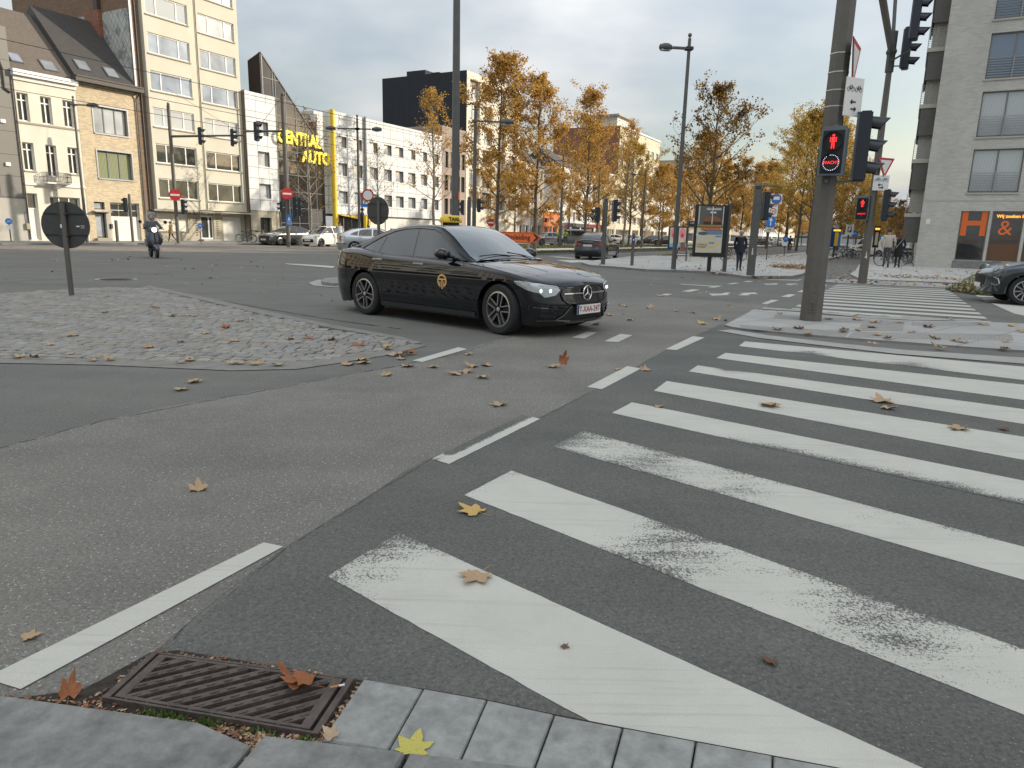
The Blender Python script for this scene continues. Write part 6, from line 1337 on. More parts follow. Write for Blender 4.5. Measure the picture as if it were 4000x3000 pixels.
tree_off('bare1', 1474, 46.8, 560, 'thin bare tree before the white office', rz=2., group='street trees on the left pavement', sxy=.8)
tree_off('sparse0', 1698, 46.8, 345, 'tree with orange top in front of the black block', rz=.4, group='street trees on the left pavement')
tree_px('gold1', 1938, 984, 232, 'tallest golden plane tree just right of the thick grey mast', rz=.2)
tree_px('gold0', 2088, 987, 285, 'golden plane tree whose trunk stands behind the orange arrow sign', rz=1.1)
tree_px('gold2', 2282, 972, 362, 'golden plane tree behind the black electric car', rz=2.2)
tree_px('sparse0', 2432, 968, 470, 'golden plane tree in front of the brick sided block', rz=3.1)
tree_px('gold0', 2570, 968, 640, 'smaller golden plane tree left of the tall lamp post', rz=4.0)
tree_px('dark0', 2760, 1008, 362, 'dark sparse plane tree rising behind the large advertising panel', rz=.6)
tree_px('yellow0', 3108, 984, 470, 'yellow green plane tree left of the big pedestrian signal pole', rz=1.4)
tree_px('gold2', 2990, 975, 640, 'narrow golden tree behind the zone sign post', rz=2.4)
tree_px('gold0', 3065, 973, 560, 'golden tree partly behind the yellow green one', rz=.3)
for i, (x, a_, H, kd) in enumerate(((1900, 90, 12, 'gold2'), (2010, 96, 11.5, 'gold1'), (2185, 100, 11, 'gold0'), (2350, 110, 12, 'gold2'), (2500, 118, 12, 'gold1'), (2640, 125, 13, 'gold0'))):
    q = ray(x, 920); t_ = a_ / (q.x * DV.x + q.y * DV.y); tree(kd, (q.x * t_, q.y * t_, .12), H, ('first', 'second', 'third', 'fourth', 'fifth', 'sixth')[i] + ' from the left of the golden trees standing before the shops', rz=i * 1.3)
ORD = ('first', 'second', 'third', 'fourth', 'fifth', 'sixth', 'seventh', 'eighth', 'ninth', 'tenth', 'eleventh', 'twelfth', 'thirteenth', 'fourteenth')
for i in range(11):
    tree(('gold1', 'gold0', 'gold2')[i % 3], P(92 + i * 13, 23.2, .1), 13 + rnd.uniform(-1, 1), ORD[i] + ' golden plane tree in the median row beyond the tall street lamp', rz=i * 1.7)
for i in range(8):
    tree(('gold2', 'yellow0', 'gold0')[i % 3], P(78 + i * 15, 33, .1), 13 + rnd.uniform(-1, 1), ORD[i] + ' far plane tree in the row beyond the tram track', rz=i * 2.1)
for i in range(9):
    tree(('yellow0', 'gold1', 'bush')[i % 3], P(75 + i * 14, 8.2 - i * .25, .1), (13.5, 14, 12)[i % 3] - i * .25, ORD[i] + ' yellowing plane tree along the right carriageway past the yellow green one', rz=i * 1.1)
for i in range(7):
    tree(('gold2', 'yellow0', 'dark0')[i % 3], P(205 + i * 22, 5 + (i % 2) * 5, .1), 12.5, 'distant plane tree near the end of the avenue', rz=i * .8)
for i in range(6): tree(('dark0', 'gold2')[i % 2], P(200 + i * 30, 1.8, .1), 11., 'distant plane tree near the end of the avenue', rz=i * .8 + 1)
# ---------------------------------------------------------------- street furniture
def hgt(b_, x, y):                         # height of a pixel above a ground point b_
    q = ray(x, y); k = b_.to_2d().length / sqrt(q.x**2 + q.y**2); return CAM_H + q.z * k
def cam_ang(p): return atan2(-p[1], -p[0])
def signal_head(root, at, ang, n=3, s=1., lit=None, name='signal_head', m='signal_black'):
    # at: centre of the box, ang: direction the lenses face, relative to root
    f = Vector((cos(ang), sin(ang), 0)); r_ = Vector((-f.y, f.x, 0)); up = Vector((0, 0, 1)); H = .34 * n * s; mb = MB(); at = Vector(at)
    mb.obox(at, f * .09 * s, r_ * .155 * s, up * H / 2, m); mb.obox(at - f * .095 * s, f * .03 * s, r_ * .11 * s, up * (H / 2 - .03), 'signal_grey')
    for z_ in (H / 2, -H / 2): mb.obox(at + up * z_, f * .07 * s, r_ * .11 * s, up * .025 * s, m)
    o = mb.build(name, root)
    for k in range(n):
        c = at + up * (H / 2 - .17 * s - k * .34 * s) + f * .09 * s; mb = MB(); seg = 12; L = .26 * s; R_ = .125 * s
        a0, a1 = radians(-20), radians(200); vs = []
        for i in range(seg + 1):
            a = a0 + (a1 - a0) * i / seg
            for rr in (R_, R_ - .008):
                vs.append(c + (r_ * cos(a) + up * sin(a)) * rr); vs.append(c + f * L * (.55 + .45 * max(0, sin(a))) + (r_ * cos(a) + up * sin(a)) * rr * .98 - up * .03 * s)
        fs = []
        for i in range(seg): a = i * 4; fs += [(a, a + 1, a + 5, a + 4), (a + 2, a + 6, a + 7, a + 3), (a + 1, a + 3, a + 7, a + 5)]
        mb.add(vs, fs, m); mb.build('visor', o, smooth=True)
        mb = MB(); mb.disc(c + f * .004, f, .105 * s, 'dark_metal', 20); mb.build('lens', o)
    return o
def ped_head(root, at, ang, s=1., big=True):
    f = Vector((cos(ang), sin(ang), 0)); r_ = Vector((-f.y, f.x, 0)); up = Vector((0, 0, 1)); at = Vector(at); mb = MB()
    w_, h_, d_ = .19 * s, .36 * s, .10 * s; mb.obox(at, f * d_, r_ * w_, up * h_, 'signal_grey'); mb.obox(at + f * (d_ + .002), f * .004, r_ * (w_ - .03 * s), up * (h_ - .03 * s), 'black')
    mb.obox(at + up * (h_ + .02 * s), f * d_ * .8, r_ * w_ * .85, up * .02 * s, 'signal_grey'); mb.tube(at + up * h_, at + up * (h_ + .07 * s), .025 * s, n=8, m='signal_grey'); mb.obox(at - f * (d_ + .05 * s), f * .05 * s, r_ * .12 * s, up * h_ * .8, 'signal_black')
    o = mb.build('signal_head', root, ); fr = MB()
    for zc_ in (.165, -.165):
        c = at + up * zc_ * s + f * (d_ + .01)
        n = 20; ring = [c + (r_ * cos(2 * pi * k / n) + up * sin(2 * pi * k / n)) * .145 * s for k in range(n)]
        fr.add(ring + [p + f * .05 * s for p in ring], [(k, (k + 1) % n, n + (k + 1) % n, n + k) for k in range(n)], 'signal_black')
    fr.build('lens_hood', o)
    c = at + up * .165 * s + f * (d_ + .016); q = lambda x, y: c + (r_ * -x + up * y) * s; man = MB()      # standing figure of light
    def poly(pts): man.add([q(x, y) for x, y in pts], [tuple(range(len(pts)))], 'red_light')
    man.disc(q(0, .088), f, .019 * s, 'red_light', 12)
    poly([(-.026, .060), (.026, .060), (.021, -.02), (-.021, -.02)]); poly([(-.050, .056), (-.037, .060), (-.035, -.015), (-.047, -.015)]); poly([(.037, .060), (.050, .056), (.047, -.015), (.035, -.015)])
    poly([(-.022, -.024), (-.005, -.024), (-.009, -.112), (-.025, -.112)]); poly([(.005, -.024), (.022, -.024), (.025, -.112), (.009, -.112)]); man.build('red_man', o)
    c2 = at - up * .165 * s + f * (d_ + .018); text_mesh('wait_text', 'WACHT', .066 * s, 'red_light', o, c2, r_, up, .0005)
    if big:
        ds = MB()
        for k in range(26):
            a = radians(100 - k * 13.2); p = c2 + (r_ * cos(a) + up * sin(a)) * .118 * s; ds.disc(p, f, .0055 * s, 'white_dot', 6)
        ds.build('countdown_dots', o)
    return o
def mast(name, label, cat, b_, H, r0, r1, n=8, m='pole_brownish', knob=True, group=None):
    t_ = thing(name, label, cat, tuple(b_), 0, group); mb = MB(); mb.tube((0, 0, 0), (0, 0, H), r0, r1, n, m)
    if knob: mb.ball((0, 0, H + r1 * .8), r1 * .95, m, 8)
    mb.build('pole', t_); return t_
def sign_disc(name, label, b_, z, R_, ang, colf, post=None, th=.02, back='sign_back', extra=None, cat='road sign', off=.05):
    t_ = thing(name, label, cat, tuple(b_)); f = Vector((cos(ang), sin(ang), 0)); c = Vector((0, 0, z)) + f * off
    mb = MB(); mb.disc(c, f, R_, back, 32, th=th); mb.build('disc', t_); mb = MB(); mb.disc(c + f * (th / 2 + .002), f, R_ * .985, colf, 32); fc = mb.build('face', t_)
    if post: mb = MB(); mb.tube((0, 0, 0), (0, 0, post), .038, n=10, m='pole_grey'); mb.build('post', t_)
    return t_, f, c, fc
def bike_icon(mb, c, r_, up, s, m):
    def P2(x, y): return c + r_ * x * s + up * y * s
    for x0 in (-.3, .3):
        for k in range(12): a = 2 * pi * k / 12; b2 = 2 * pi * (k + 1) / 12; mb.tube(P2(x0 + .2 * cos(a), -.1 + .2 * sin(a)), P2(x0 + .2 * cos(b2), -.1 + .2 * sin(b2)), .02 * s, n=4, m=m)
    for a, b2 in (((-.3, -.1), (-.1, .2)), ((-.1, .2), (.2, .2)), ((.2, .2), (.3, -.1)), ((-.1, .2), (0, -.1)), ((0, -.1), (.2, .2)), ((-.3, -.1), (0, -.1)), ((.2, .2), (.17, .33)), ((-.16, .27), (-.04, .27))): mb.tube(P2(*a), P2(*b2), .02 * s, n=4, m=m)
# round signs seen from behind
b_ = G(280, 1158); t_ = thing('road_sign', 'large round dark backed sign on a post in the cobbled island', 'road sign', (b_.x, b_.y, .03)); cz = hgt(b_, 239, 885); an = radians(96)
f = Vector((cos(an), sin(an), 0)); mb = MB(); c = Vector((-.0, .0, cz)) + f * .06; mb.disc(c, f, .44, 'sign_back', 40, th=.012); o = mb.build('disc', t_)
mb = MB(); mb.disc(c, f, .447, 'signal_grey', 40, r_in=.430); mb.disc(c + f * .004, f, .447, 'signal_grey', 40, r_in=.436); mb.build('rim', t_)
r_ = Vector((-f.y, f.x, 0)); mb = MB()
for dz in (.21, -.19): w_ = sqrt(.44**2 - dz**2) * .94; mb.obox(c - f * .012 + Vector((0, 0, dz)), f * .006, r_ * w_, (0, 0, .010), 'black'); mb.obox(c - f * .05 + Vector((0, 0, dz)), f * .05, r_ * .085, (0, 0, .013), 'sign_back')
mb.build('bracket', t_); mb = MB(); mb.tube((0, 0, 0), (0, 0, cz + .42), .048, n=14, m='pole_brownish'); mb.build('post', t_)
mb = MB(); cc = c - f * .009; mb.obox(cc - r_ * -.0 + Vector((.24, 0, -.02)), r_ * .03, f * .001, (0, 0, .012), 'white'); [mb.obox(cc + Vector((.33, 0, -.005 - k * .022)), r_ * .035, f * .001, (0, 0, .003), 'white') for k in range(3)]; mb.build('sticker', t_)
mb = MB(); mb.obox((-.03, -.042, cz - .02), (.014, 0, 0), (0, .008, 0), (0, 0, .035), 'white'); mb.build('sticker', t_)
b_ = G(1482, 1052); t_ = thing('road_sign', 'smaller round dark backed sign rising behind the taxi roof', 'road sign', (b_.x, b_.y, .1)); cz = hgt(b_, 1468, 823); an = radians(62); f = Vector((cos(an), sin(an), 0)); r_ = Vector((-f.y, f.x, 0)); c = Vector((-.06, 0, cz - .1)) + f * .06
mb = MB(); mb.disc(c, f, .50, 'sign_back', 36, th=.014); mb.build('disc', t_); mb = MB()
for dz in (.24, -.24): mb.obox(c - f * .014 + Vector((0, 0, dz)), f * .007, r_ * .42, (0, 0, .012), 'black')
mb.build('bracket', t_); mb = MB(); mb.tube((0, 0, 0), (0, 0, cz + .25), .055, n=12, m='pole_brownish'); mb.build('post', t_)
b_ = colpt(1441, 987, 46); cz = hgt(b_, 1441, 763); t_, f, c, fc = sign_disc('road_sign', 'white round sign with red border above the silver car', b_, cz, .38, radians(-80), 'white', cz + .3); mb = MB(); mb.disc(c + f * .014, f, .38, 'red', 32, r_in=.29); mb.build('border', t_)
mb = MB(); mb.obox(c + Vector((-.25, .0, -.62)), (.22, 0, 0), (0, .01, 0), (0, 0, .10), 'blue'); tag(mb.build('blue_sign', None, loc=tuple(b_)), 'small blue plate below the white round sign', 'road sign')
b_ = colpt(1418, 985, 47); t_ = thing('street_pillar', 'ornate black and yellow pillar beside the far lamp post', 'pillar', tuple(b_)); mb = MB(); mb.lathe([(0, 2.95), (.05, 2.85), (.12, 2.7), (.05, 2.6), (.13, 2.45), (.13, 1.9), (.08, 1.85), (.08, .0)], 'black', 10); mb.build('pillar_body', t_); mb = MB(); mb.box(.10, .26, -.1, .1, .6, 2.3, 'yellow_dark'); mb.build('yellow_plate', t_)
# tall masts
b_ = colpt(1777, 1050, 28, .1); mast('lamp_mast', 'very tall thick grey mast rising out of frame behind the taxi', 'mast', b_, 16, .165, .105, 8, 'pole_grey', False); o = MB(); o.obox((.13, -.13, hgt(b_, 1790, 765) - .1), (.012, 0, 0), (0, .012, 0), (0, 0, .17), 'orange_sign'); tag(o.build('sticker_strip', None, loc=tuple(b_)), 'narrow orange sticker on the thick grey mast', 'sticker')
def lamp_post(label, b_, H, r0, arms, m='pole_grey', knob=True, az=0., group='street lamps'):
    t_ = thing('street_lamp', label, 'street lamp', tuple(b_), az, group); mb = MB(); mb.tube((0, 0, 0), (0, 0, H), r0, r0 * .62, 10, m); mb.ball((0, 0, H + .12), r0 * .8, m, 8); mb.tube((0, 0, H), (0, 0, H + .1), r0 * .3, n=6, m=m); mb.build('pole', t_)
    for (L, zz, hl) in arms:
        s_ = 1 if L > 0 else -1; mb = MB(); mb.obox((L * .45, -.07, zz), (abs(L) * .45, 0, 0), (0, .02, 0), (0, 0, .035), m); mb.obox((L * .45, .07, zz), (abs(L) * .45, 0, 0), (0, .02, 0), (0, 0, .035), m); mb.obox((0, 0, zz), (.14, 0, 0), (0, .12, 0), (0, 0, .06), m); a_ = mb.build('arm', t_)
        if hl: mb = MB(); c = Vector((L + s_ * hl * .4, 0, zz)); mb.lathe([(0, -hl * .5), (.10, -hl * .42), (.15, -hl * .1), (.15, hl * .2), (.08, hl * .48), (0, hl * .5)], 'pole_dark', 10, 'x', tuple(c)); mb.obox(c - Vector((0, 0, .08)), (hl * .34, 0, 0), (0, .09, 0), (0, 0, .05), 'lamp_glass'); mb.build('lamp_head', t_, smooth=True)
    return t_
b_ = G(2630, 1052, .1); lamp_post('tall street lamp with single head standing on the plaza kerb', b_, hgt(b_, 2698, 150) - .1, .105, [(-.75, hgt(b_, 2690, 190) - .1, .55), (.18, hgt(b_, 2690, 190) - .1, 0)], az=radians(8))
b_ = colpt(1406, 977, 49); H_ = hgt(b_, 1394, 460); lamp_post('double armed street lamp in front of the white office', b_, H_, .11, [(-1.5, H_ - .7, .7), (1.0, H_ - .7, .7)])
b_ = colpt(1850, 1008, 39); H_ = hgt(b_, 1842, 425); lamp_post('street lamp with right pointing arm beside the thick mast', b_, H_, .12, [(1.4, H_ - .6, .7)], az=radians(5))
b_ = offpt(342, 950, 48.6, .12); H_ = hgt(b_, 289, 395); lamp_post('slim street lamp in front of the cream and yellow houses', b_, H_, .10, [(.9, H_ - .35, .8)], m='pole_brownish')
for i, (x, D, yt, lb) in enumerate(((2188, 74, 560, 'mid distance lamp post behind the orange shop trees'), (2330, 80, 520, 'lamp post between the trees right of the black electric car'), (2505, 88, 610, 'slim lamp post between trees near the small bus shelter'), (2220, 110, 720, 'far lamp post before the cafe'))):
    b_ = colpt(x, 960, D, .1); lamp_post(lb, b_, 9.0, .14, [(-1.2, 8.6, .6)])
# traffic lights: signal posts
def sigpost(label, b_, H, r_, m='pole_grey', group='traffic signal posts'): return mast('traffic_light', label, 'traffic light', b_, H, r_, r_ * .95, 10, m, True, group)
b_ = offpt(697, 950, 47.95, .12); t_ = sigpost('signal mast with long arm and two hanging signals before the cream tower', b_, hgt(b_, 657, 412) - .12, .13, 'pole_brownish')
za_ = hgt(b_, 668, 533) - .12; mb = MB(); mb.tube((0, 0, za_), (5.1, 1.0, za_ + .32), .09, .06, 6, 'pole_brownish'); mb.tube((0, 0, za_ + 3.3), (4.9, 1., za_ + .4), .012, n=4, m='frame_dark'); mb.build('arm', t_)
for L in (2.0, 4.2): signal_head(t_, (L, L * .196, za_ + .12), radians(20), 3, 1.15)
signal_head(t_, (.55, .0, hgt(b_, 703, 808) - .12), radians(10), 3, 1.0)
t2, f, c, fc = sign_disc('no_entry_sign', 'red no entry sign on the mast before the cream tower', b_, hgt(b_, 677, 768), .42, radians(-62), 'red', off=.18); mb = MB(); mb.obox(c + f * .015, Vector((-f.y, f.x, 0)) * .31, f * .002, (0, 0, .065), 'white'); mb.build('bar', t2)
b_ = colpt(1128, 963, 54); t_ = sigpost('signal mast with short arm and blue tram sign before the glass showroom', b_, hgt(b_, 1103, 375), .16, 'pole_brownish'); za_ = hgt(b_, 1106, 512)
mb = MB(); mb.tube((0, 0, za_), (-2.9, -.2, za_ - .1), .09, .06, 6, 'pole_brownish'); mb.tube((0, 0, za_ + 2.4), (-2., -.1, za_), .015, n=4, m='frame_dark'); mb.build('arm', t_); signal_head(t_, (-1.95, -.15, za_ - .1), radians(-8), 3, 1.25)
for dx_, an, s_ in ((-.45, 200, 1.), (.55, 20, 1.35), (.95, 5, 1.25)): signal_head(t_, (dx_, 0, hgt(b_, 1140, 808)), radians(an), 2 if s_ == 1. else 3, s_)
t2, f, c, fc = sign_disc('no_entry_sign', 'red no entry sign before the glass showroom', b_, hgt(b_, 1116, 757), .43, radians(-62), 'red', off=.22); mb = MB(); mb.obox(c + f * .015, Vector((-f.y, f.x, 0)) * .31, f * .002, (0, 0, .065), 'white'); mb.build('bar', t2)
t2 = thing('tram_sign', 'blue tram warning plate under the signals before the showroom', 'road sign', tuple(b_)); z_ = hgt(b_, 1133, 860); mb = MB(); mb.obox((.18, -.22, z_), (.20, 0, 0), (0, .01, 0), (0, 0, .42), 'blue'); mb.obox((.18, -.232, z_ - .13), (.17, 0, 0), (0, .002, 0), (0, 0, .02), 'white'); mb.add([(.06, -.234, z_ - .02), (.30, -.234, z_ - .02), (.18, -.234, z_ + .26)], [(0, 1, 2)], 'white'); mb.build('plate', t2); text_mesh('sign_text', 'TRAM', .15, 'white', t2, (.18, -.234, z_ - .28), (1, 0, 0), (0, 0, 1), .002)
b_ = offpt(520, 945, 50.5, .12); t_ = sigpost('signal post before the white garage door', b_, hgt(b_, 500, 765) - .12, .10, 'pole_brownish'); signal_head(t_, (-.32, .0, hgt(b_, 490, 800) - .12), radians(165), 3, .95)
b_ = colpt(1830, 1008, 36); t_ = sigpost('short signal post right of the thick mast', b_, hgt(b_, 1817, 780), .10); signal_head(t_, (.50, 0, hgt(b_, 1838, 802)), radians(0), 2, .9); signal_head(t_, (-.35, 0, hgt(b_, 1805, 810)), radians(180), 2, .8)
b_ = G(2355, 1033, .1); t_ = sigpost('signal post with two signals beside the black electric car', b_, hgt(b_, 2373, 785) - .1, .105); signal_head(t_, (.42, 0, hgt(b_, 2398, 823) - .1), radians(12), 3, .92); signal_head(t_, (-.38, .0, hgt(b_, 2348, 840) - .1), radians(190), 2, .95)
b_ = G(2468, 1037, .1); t_ = mast('push_button_post', 'slim post with blue push button box on the plaza kerb', 'post', b_, hgt(b_, 2476, 912) - .1, .075, .07, 10, 'pole_grey', False); mb = MB(); mb.obox((0, -.08, hgt(b_, 2474, 938) - .1), (.06, 0, 0), (0, .03, 0), (0, 0, .12), 'dark_blue'); mb.obox((0, -.112, hgt(b_, 2474, 938) - .08), (.025, 0, 0), (0, .002, 0), (0, 0, .04), 'white'); mb.build('button_box', t_)
b_ = G(2930, 1084, .02); t_ = sigpost('thick signal post marked 15 at the plaza corner', b_, hgt(b_, 2960, 742), .155); signal_head(t_, (.34, .1, hgt(b_, 2978, 807)), radians(8), 3, .95); mb = MB(); mb.tube((0, 0, hgt(b_, 2961, 727)), (.75, .1, hgt(b_, 3000, 725)), .03, n=5, m='pole_grey'); mb.build('arm', t_)
ca = cam_ang(b_); rt = Vector((-sin(ca), cos(ca), 0)); fd = Vector((cos(ca), sin(ca), 0))
for ch, yy in (('1', 978), ('5', 991)): text_mesh('pole_number', ch, .16, 'white', t_, fd * .16 + Vector((0, 0, hgt(b_, 2935, yy))), rt, (0, 0, 1), .001, bold=.004)
# the big foreground pole
b_ = G(3165, 1253, .02); big = thing('signal_pole', 'thick octagonal pole with red pedestrian signal at the front refuge', 'traffic light', tuple(b_)); mb = MB(); mb.tube((0, 0, 0), (0, 0, 12), .195, .115, 8, 'pole_brownish'); mb.build('pole', big)
ca = cam_ang(b_); fd = Vector((cos(ca), sin(ca), 0)); rt = Vector((-fd.y, fd.x, 0)); up = Vector((0, 0, 1)); rad = lambda z: .195 - .08 * z / 12
mb = MB()
for yy in (217, 290, 360, 423): z = hgt(b_, 3290, yy); mb.tube((0, 0, z - .009), (0, 0, z + .009), rad(z) + .006, n=8, m='steel')
mb.build('clamp_band', big)
zc_ = hgt(b_, 3178, 1180); mb = MB(); mb.obox(fd * (.185) + Vector((0, 0, zc_)) + rt * .01, rt * .052, fd * .006, up * .19, 'pole_brownish'); dr_ = mb.build('access_door', big); mb = MB()
for k in range(3): mb.obox(fd * .193 + rt * .01 + Vector((0, 0, zc_ - .04 - k * .05)), rt * .022, fd * .002, up * .006, 'black')
mb.disc(fd * .193 + rt * .01 + Vector((0, 0, zc_ + .15)), fd, .010, 'black', 10); mb.build('vent_slots', dr_)
z = hgt(b_, 3235, 610); ped_head(big, fd * .33 - rt * -.06 + Vector((0, 0, z)), atan2(fd.y, fd.x) - .18, 1.03)
mb = MB(); mb.tube(fd * .1 + Vector((0, 0, z - .45)), fd * .30 + Vector((0, 0, z - .45)), .03, n=6, m='signal_grey'); mb.tube(fd * .1 + Vector((0, 0, z + .30)), fd * .30 + Vector((0, 0, z + .30)), .03, n=6, m='signal_grey'); mb.build('bracket', big)
z2_ = hgt(b_, 3340, 580); va = atan2(rt.y, rt.x) + .0; c = rt * .50 + Vector((0, 0, z2_)); signal_head(big, c, va, 3, 1.05); mb = MB()
for dz in (.55, -.55): mb.tube(rt * .1 + Vector((0, 0, z2_ + dz)), c + Vector((0, 0, dz)), .018, n=6, m='signal_grey')
mb.build('bracket', big)
def tri_sign(name, label, b_, pos, ang, s):
    t_ = thing(name, label, 'road sign', tuple(b_)); f = Vector((cos(ang), sin(ang), 0)); r2 = Vector((-f.y, f.x, 0)); pos = Vector(pos); q = lambda x, y, k, o_: pos + (r2 * x * k + Vector((0, 0, 1)) * y * k) * s + f * o_
    P3 = [(-.5, .29), (.5, .29), (0, -.577)]; mb = MB(); mb.prism([q(x, y, 1, -.012) for x, y in P3], f * .012, 'sign_back'); mb.build('plate', t_); mb = MB(); mb.add([q(x, y, .99, .002) for x, y in P3], [(0, 1, 2)], 'red'); mb.build('border', t_); mb = MB(); mb.add([q(x, y, .68, .004) for x, y in P3], [(0, 1, 2)], 'white'); mb.build('face', t_)
def bike_plate(label, b_, pos, ang, w_, h_):
    t_ = thing('bicycle_sign', label, 'road sign', tuple(b_)); f = Vector((cos(ang), sin(ang), 0)); r2 = Vector((-f.y, f.x, 0)); pos = Vector(pos); mb = MB(); mb.obox(pos, r2 * w_, f * .008, up * h_, 'white'); mb.build('plate', t_); mb = MB(); c = pos + f * .012
    bike_icon(mb, c + r2 * -w_ * .45 + up * h_ * .45, r2, up, w_ * .8, 'black'); bike_icon(mb, c + r2 * w_ * .45 + up * h_ * .45, r2, up, w_ * .8, 'black')
    for s_, dz in ((-1, -.25), (1, -.62)):
        e = c + up * h_ * dz; mb.tube(e - r2 * .25 * w_, e + r2 * .25 * w_, .012 * w_ / .2, n=4, m='black'); tip = e + r2 * s_ * .32 * w_
        for k in (-1, 1): mb.tube(tip, tip - r2 * s_ * .16 * w_ + up * k * .14 * w_, .012 * w_ / .2, n=4, m='black')
    mb.build('symbols', t_)
tri_sign('yield_sign', 'red and white yield triangle seen nearly edge on high on the thick pole', b_, rt * .235 + Vector((0, 0, hgt(b_, 3330, 235))), atan2(fd.y, fd.x) + radians(80), .86)
bike_plate('white bicycle and arrows plate on the thick foreground pole', b_, rt * .27 + fd * .10 + Vector((0, 0, hgt(b_, 3308, 390))), atan2(fd.y, fd.x) + radians(48), .20, .30)
# second pole with hanging signals
b_ = G(3367, 1107, .05); t_ = thing('signal_pole', 'farther thick pole marked 14 with red pedestrian signal and raised arm', 'traffic light', tuple(b_)); Hh = hgt(b_, 3490, 190); mb = MB(); mb.tube((0, 0, 0), (0, 0, Hh), .15, .085, 8, 'pole_brownish'); mb.build('pole', t_); ca = cam_ang(b_); fd = Vector((cos(ca), sin(ca), 0)); rt = Vector((-fd.y, fd.x, 0))
rd2 = -rt
for ch, yy in (('1', 998), ('4', 1010)): text_mesh('pole_number', ch, .15, 'white', t_, fd * .15 + rt * .02 + Vector((0, 0, hgt(b_, 3390, yy))), rt, (0, 0, 1), .001, bold=.004)
z = hgt(b_, 3370, 822); ped_head(t_, fd * .12 - rt * .27 + Vector((0, 0, z)), atan2(fd.y, fd.x) - .1, 1.03, False); signal_head(t_, rt * .42 + Vector((0, 0, hgt(b_, 3435, 808))), atan2(rt.y, rt.x) - .15, 3, .95)
zj = hgt(b_, 3478, 210); A0_ = Vector((0, 0, zj)); q = ray(3428, -120) * (17 / ray(3428, -120).y); A1_ = q + Vector((0, 0, CAM_H)) - Vector(b_); q = ray(3505, -120) * (24.5 / ray(3505, -120).y); A2_ = q + Vector((0, 0, CAM_H)) - Vector(b_)
mb = MB(); mb.tube(A0_, A1_, .10, .09, 8, 'pole_brownish'); mb.build('arm', t_); mb = MB(); mb.tube(A0_ + Vector((0, 0, .3)), A2_, .055, n=6, m='pole_dark'); mb.ball(A0_, .17, 'pole_dark', 8); mb.tube(A0_ - Vector((0, 0, .6)), A0_ + Vector((0, 0, .6)), .13, n=8, m='pole_dark'); mb.build('arm_joint', t_)
signal_head(t_, rt * .42 + Vector((0, 0, hgt(b_, 3520, 198))), atan2(rt.y, rt.x) - .1, 3, 1.15)
signal_head(t_, rt * .55 + fd * 1.0 + Vector((0, 0, hgt(b_, 3500, 80) - .3)), atan2(rt.y, rt.x) - .1, 3, 1.15)
mb = MB(); mb.tube(rt * .1 + Vector((0, 0, hgt(b_, 3490, 265))), rt * .42 + Vector((0, 0, hgt(b_, 3510, 265))), .02, n=5, m='pole_dark'); mb.tube(fd * .1 + Vector((0, 0, zj - .3)), rt * .5 + fd * 1. + Vector((0, 0, zj - .2)), .03, n=5, m='pole_dark'); mb.build('bracket', t_)
tri_sign('yield_sign', 'red bordered yield triangle facing the viewer on the farther pole', b_, rt * .25 + fd * .12 + Vector((0, 0, hgt(b_, 3439, 652))), atan2(fd.y, fd.x) + .85, .74)
bike_plate('small bicycle plate under the yield triangle on the farther pole', b_, rt * .18 + fd * .14 + Vector((0, 0, hgt(b_, 3427, 722))), atan2(fd.y, fd.x) + .2, .235, .235)
# detour arrow board
b_ = colpt(2030, 1070, 26); t_ = thing('detour_sign', 'orange detour arrow board reading Omleiding behind the taxi bonnet', 'road sign', tuple(b_), radians(-4)); z = hgt(b_, 2010, 927); mb = MB(); pts = [(-.82, .19), (.48, .19), (.76, 0), (.48, -.19), (-.82, -.19)]
mb.prism([(x, 0, z + y) for x, y in pts], (0, .04, 0), 'orange_sign'); mb.build('board', t_); mb = MB()
bd_ = [(-.79, .165), (.47, .165), (.715, 0), (.47, -.165), (-.79, -.165), (-.79, .165)]
for a, c in zip(bd_, bd_[1:]): mb.tube((a[0], -.004, z + a[1]), (c[0], -.004, z + c[1]), .007, n=4, m='black')
mb.add([(x, -.006, z + y) for x, y in ((.44, .13), (.50, .13), (.66, 0), (.50, -.13), (.44, -.13), (.56, 0))], [(0, 5, 2, 1), (5, 4, 3, 2)], 'black'); mb.build('arrow', t_); text_mesh('sign_text', 'Omleiding', .245, 'black', t_, (-.12, -.006, z + .0), (1, 0, 0), (0, 0, 1), .001, bold=.004, sx=.92); mb = MB(); mb.tube((-.5, .06, 0), (-.5, .06, z + .15), .03, n=8, m='steel'); mb.tube((.3, .06, 0), (.3, .06, z + .15), .03, n=8, m='steel'); mb.build('post', t_)
# advertising panels
D_A = 29.0; b_ = colpt(2762, 1070, D_A, .1); sc_ = 2740 / D_A; t_ = thing('advert_panel', 'large dark framed advertising panel showing a burger and sauce jars', 'advertising panel', tuple(b_), radians(3))
zt = hgt(b_, 2760, 800) - .1; zb = hgt(b_, 2745, 1003) - .1; W2 = 1.32; mb = MB(); mb.box(-.02 - W2 / 2 + .02, W2 / 2, -.08, .10, zb, zt, 'black'); mb.build('frame', t_)
mat('ad_dark', (.10, .10, .09), .15, coat=.5); mat('ad_cream', (.60, .54, .40), .3); mat('ad_brown', (.25, .10, .045), .4); mat('ad_meat', (.07, .03, .02), .5); mat('ad_green', (.20, .28, .06), .5); mat('ad_red', (.45, .07, .03), .5); mat('ad_blue', (.16, .24, .38), .4); mat('ad_pale', (.55, .55, .50), .3); mat('ad_pink', (.75, .25, .30), .4); mat('ad_sky', (.12, .40, .75), .4)
pz = MB(); x0, x1 = -W2 / 2 + .07, W2 / 2 - .19; h_ = zt - zb; Y = -.084
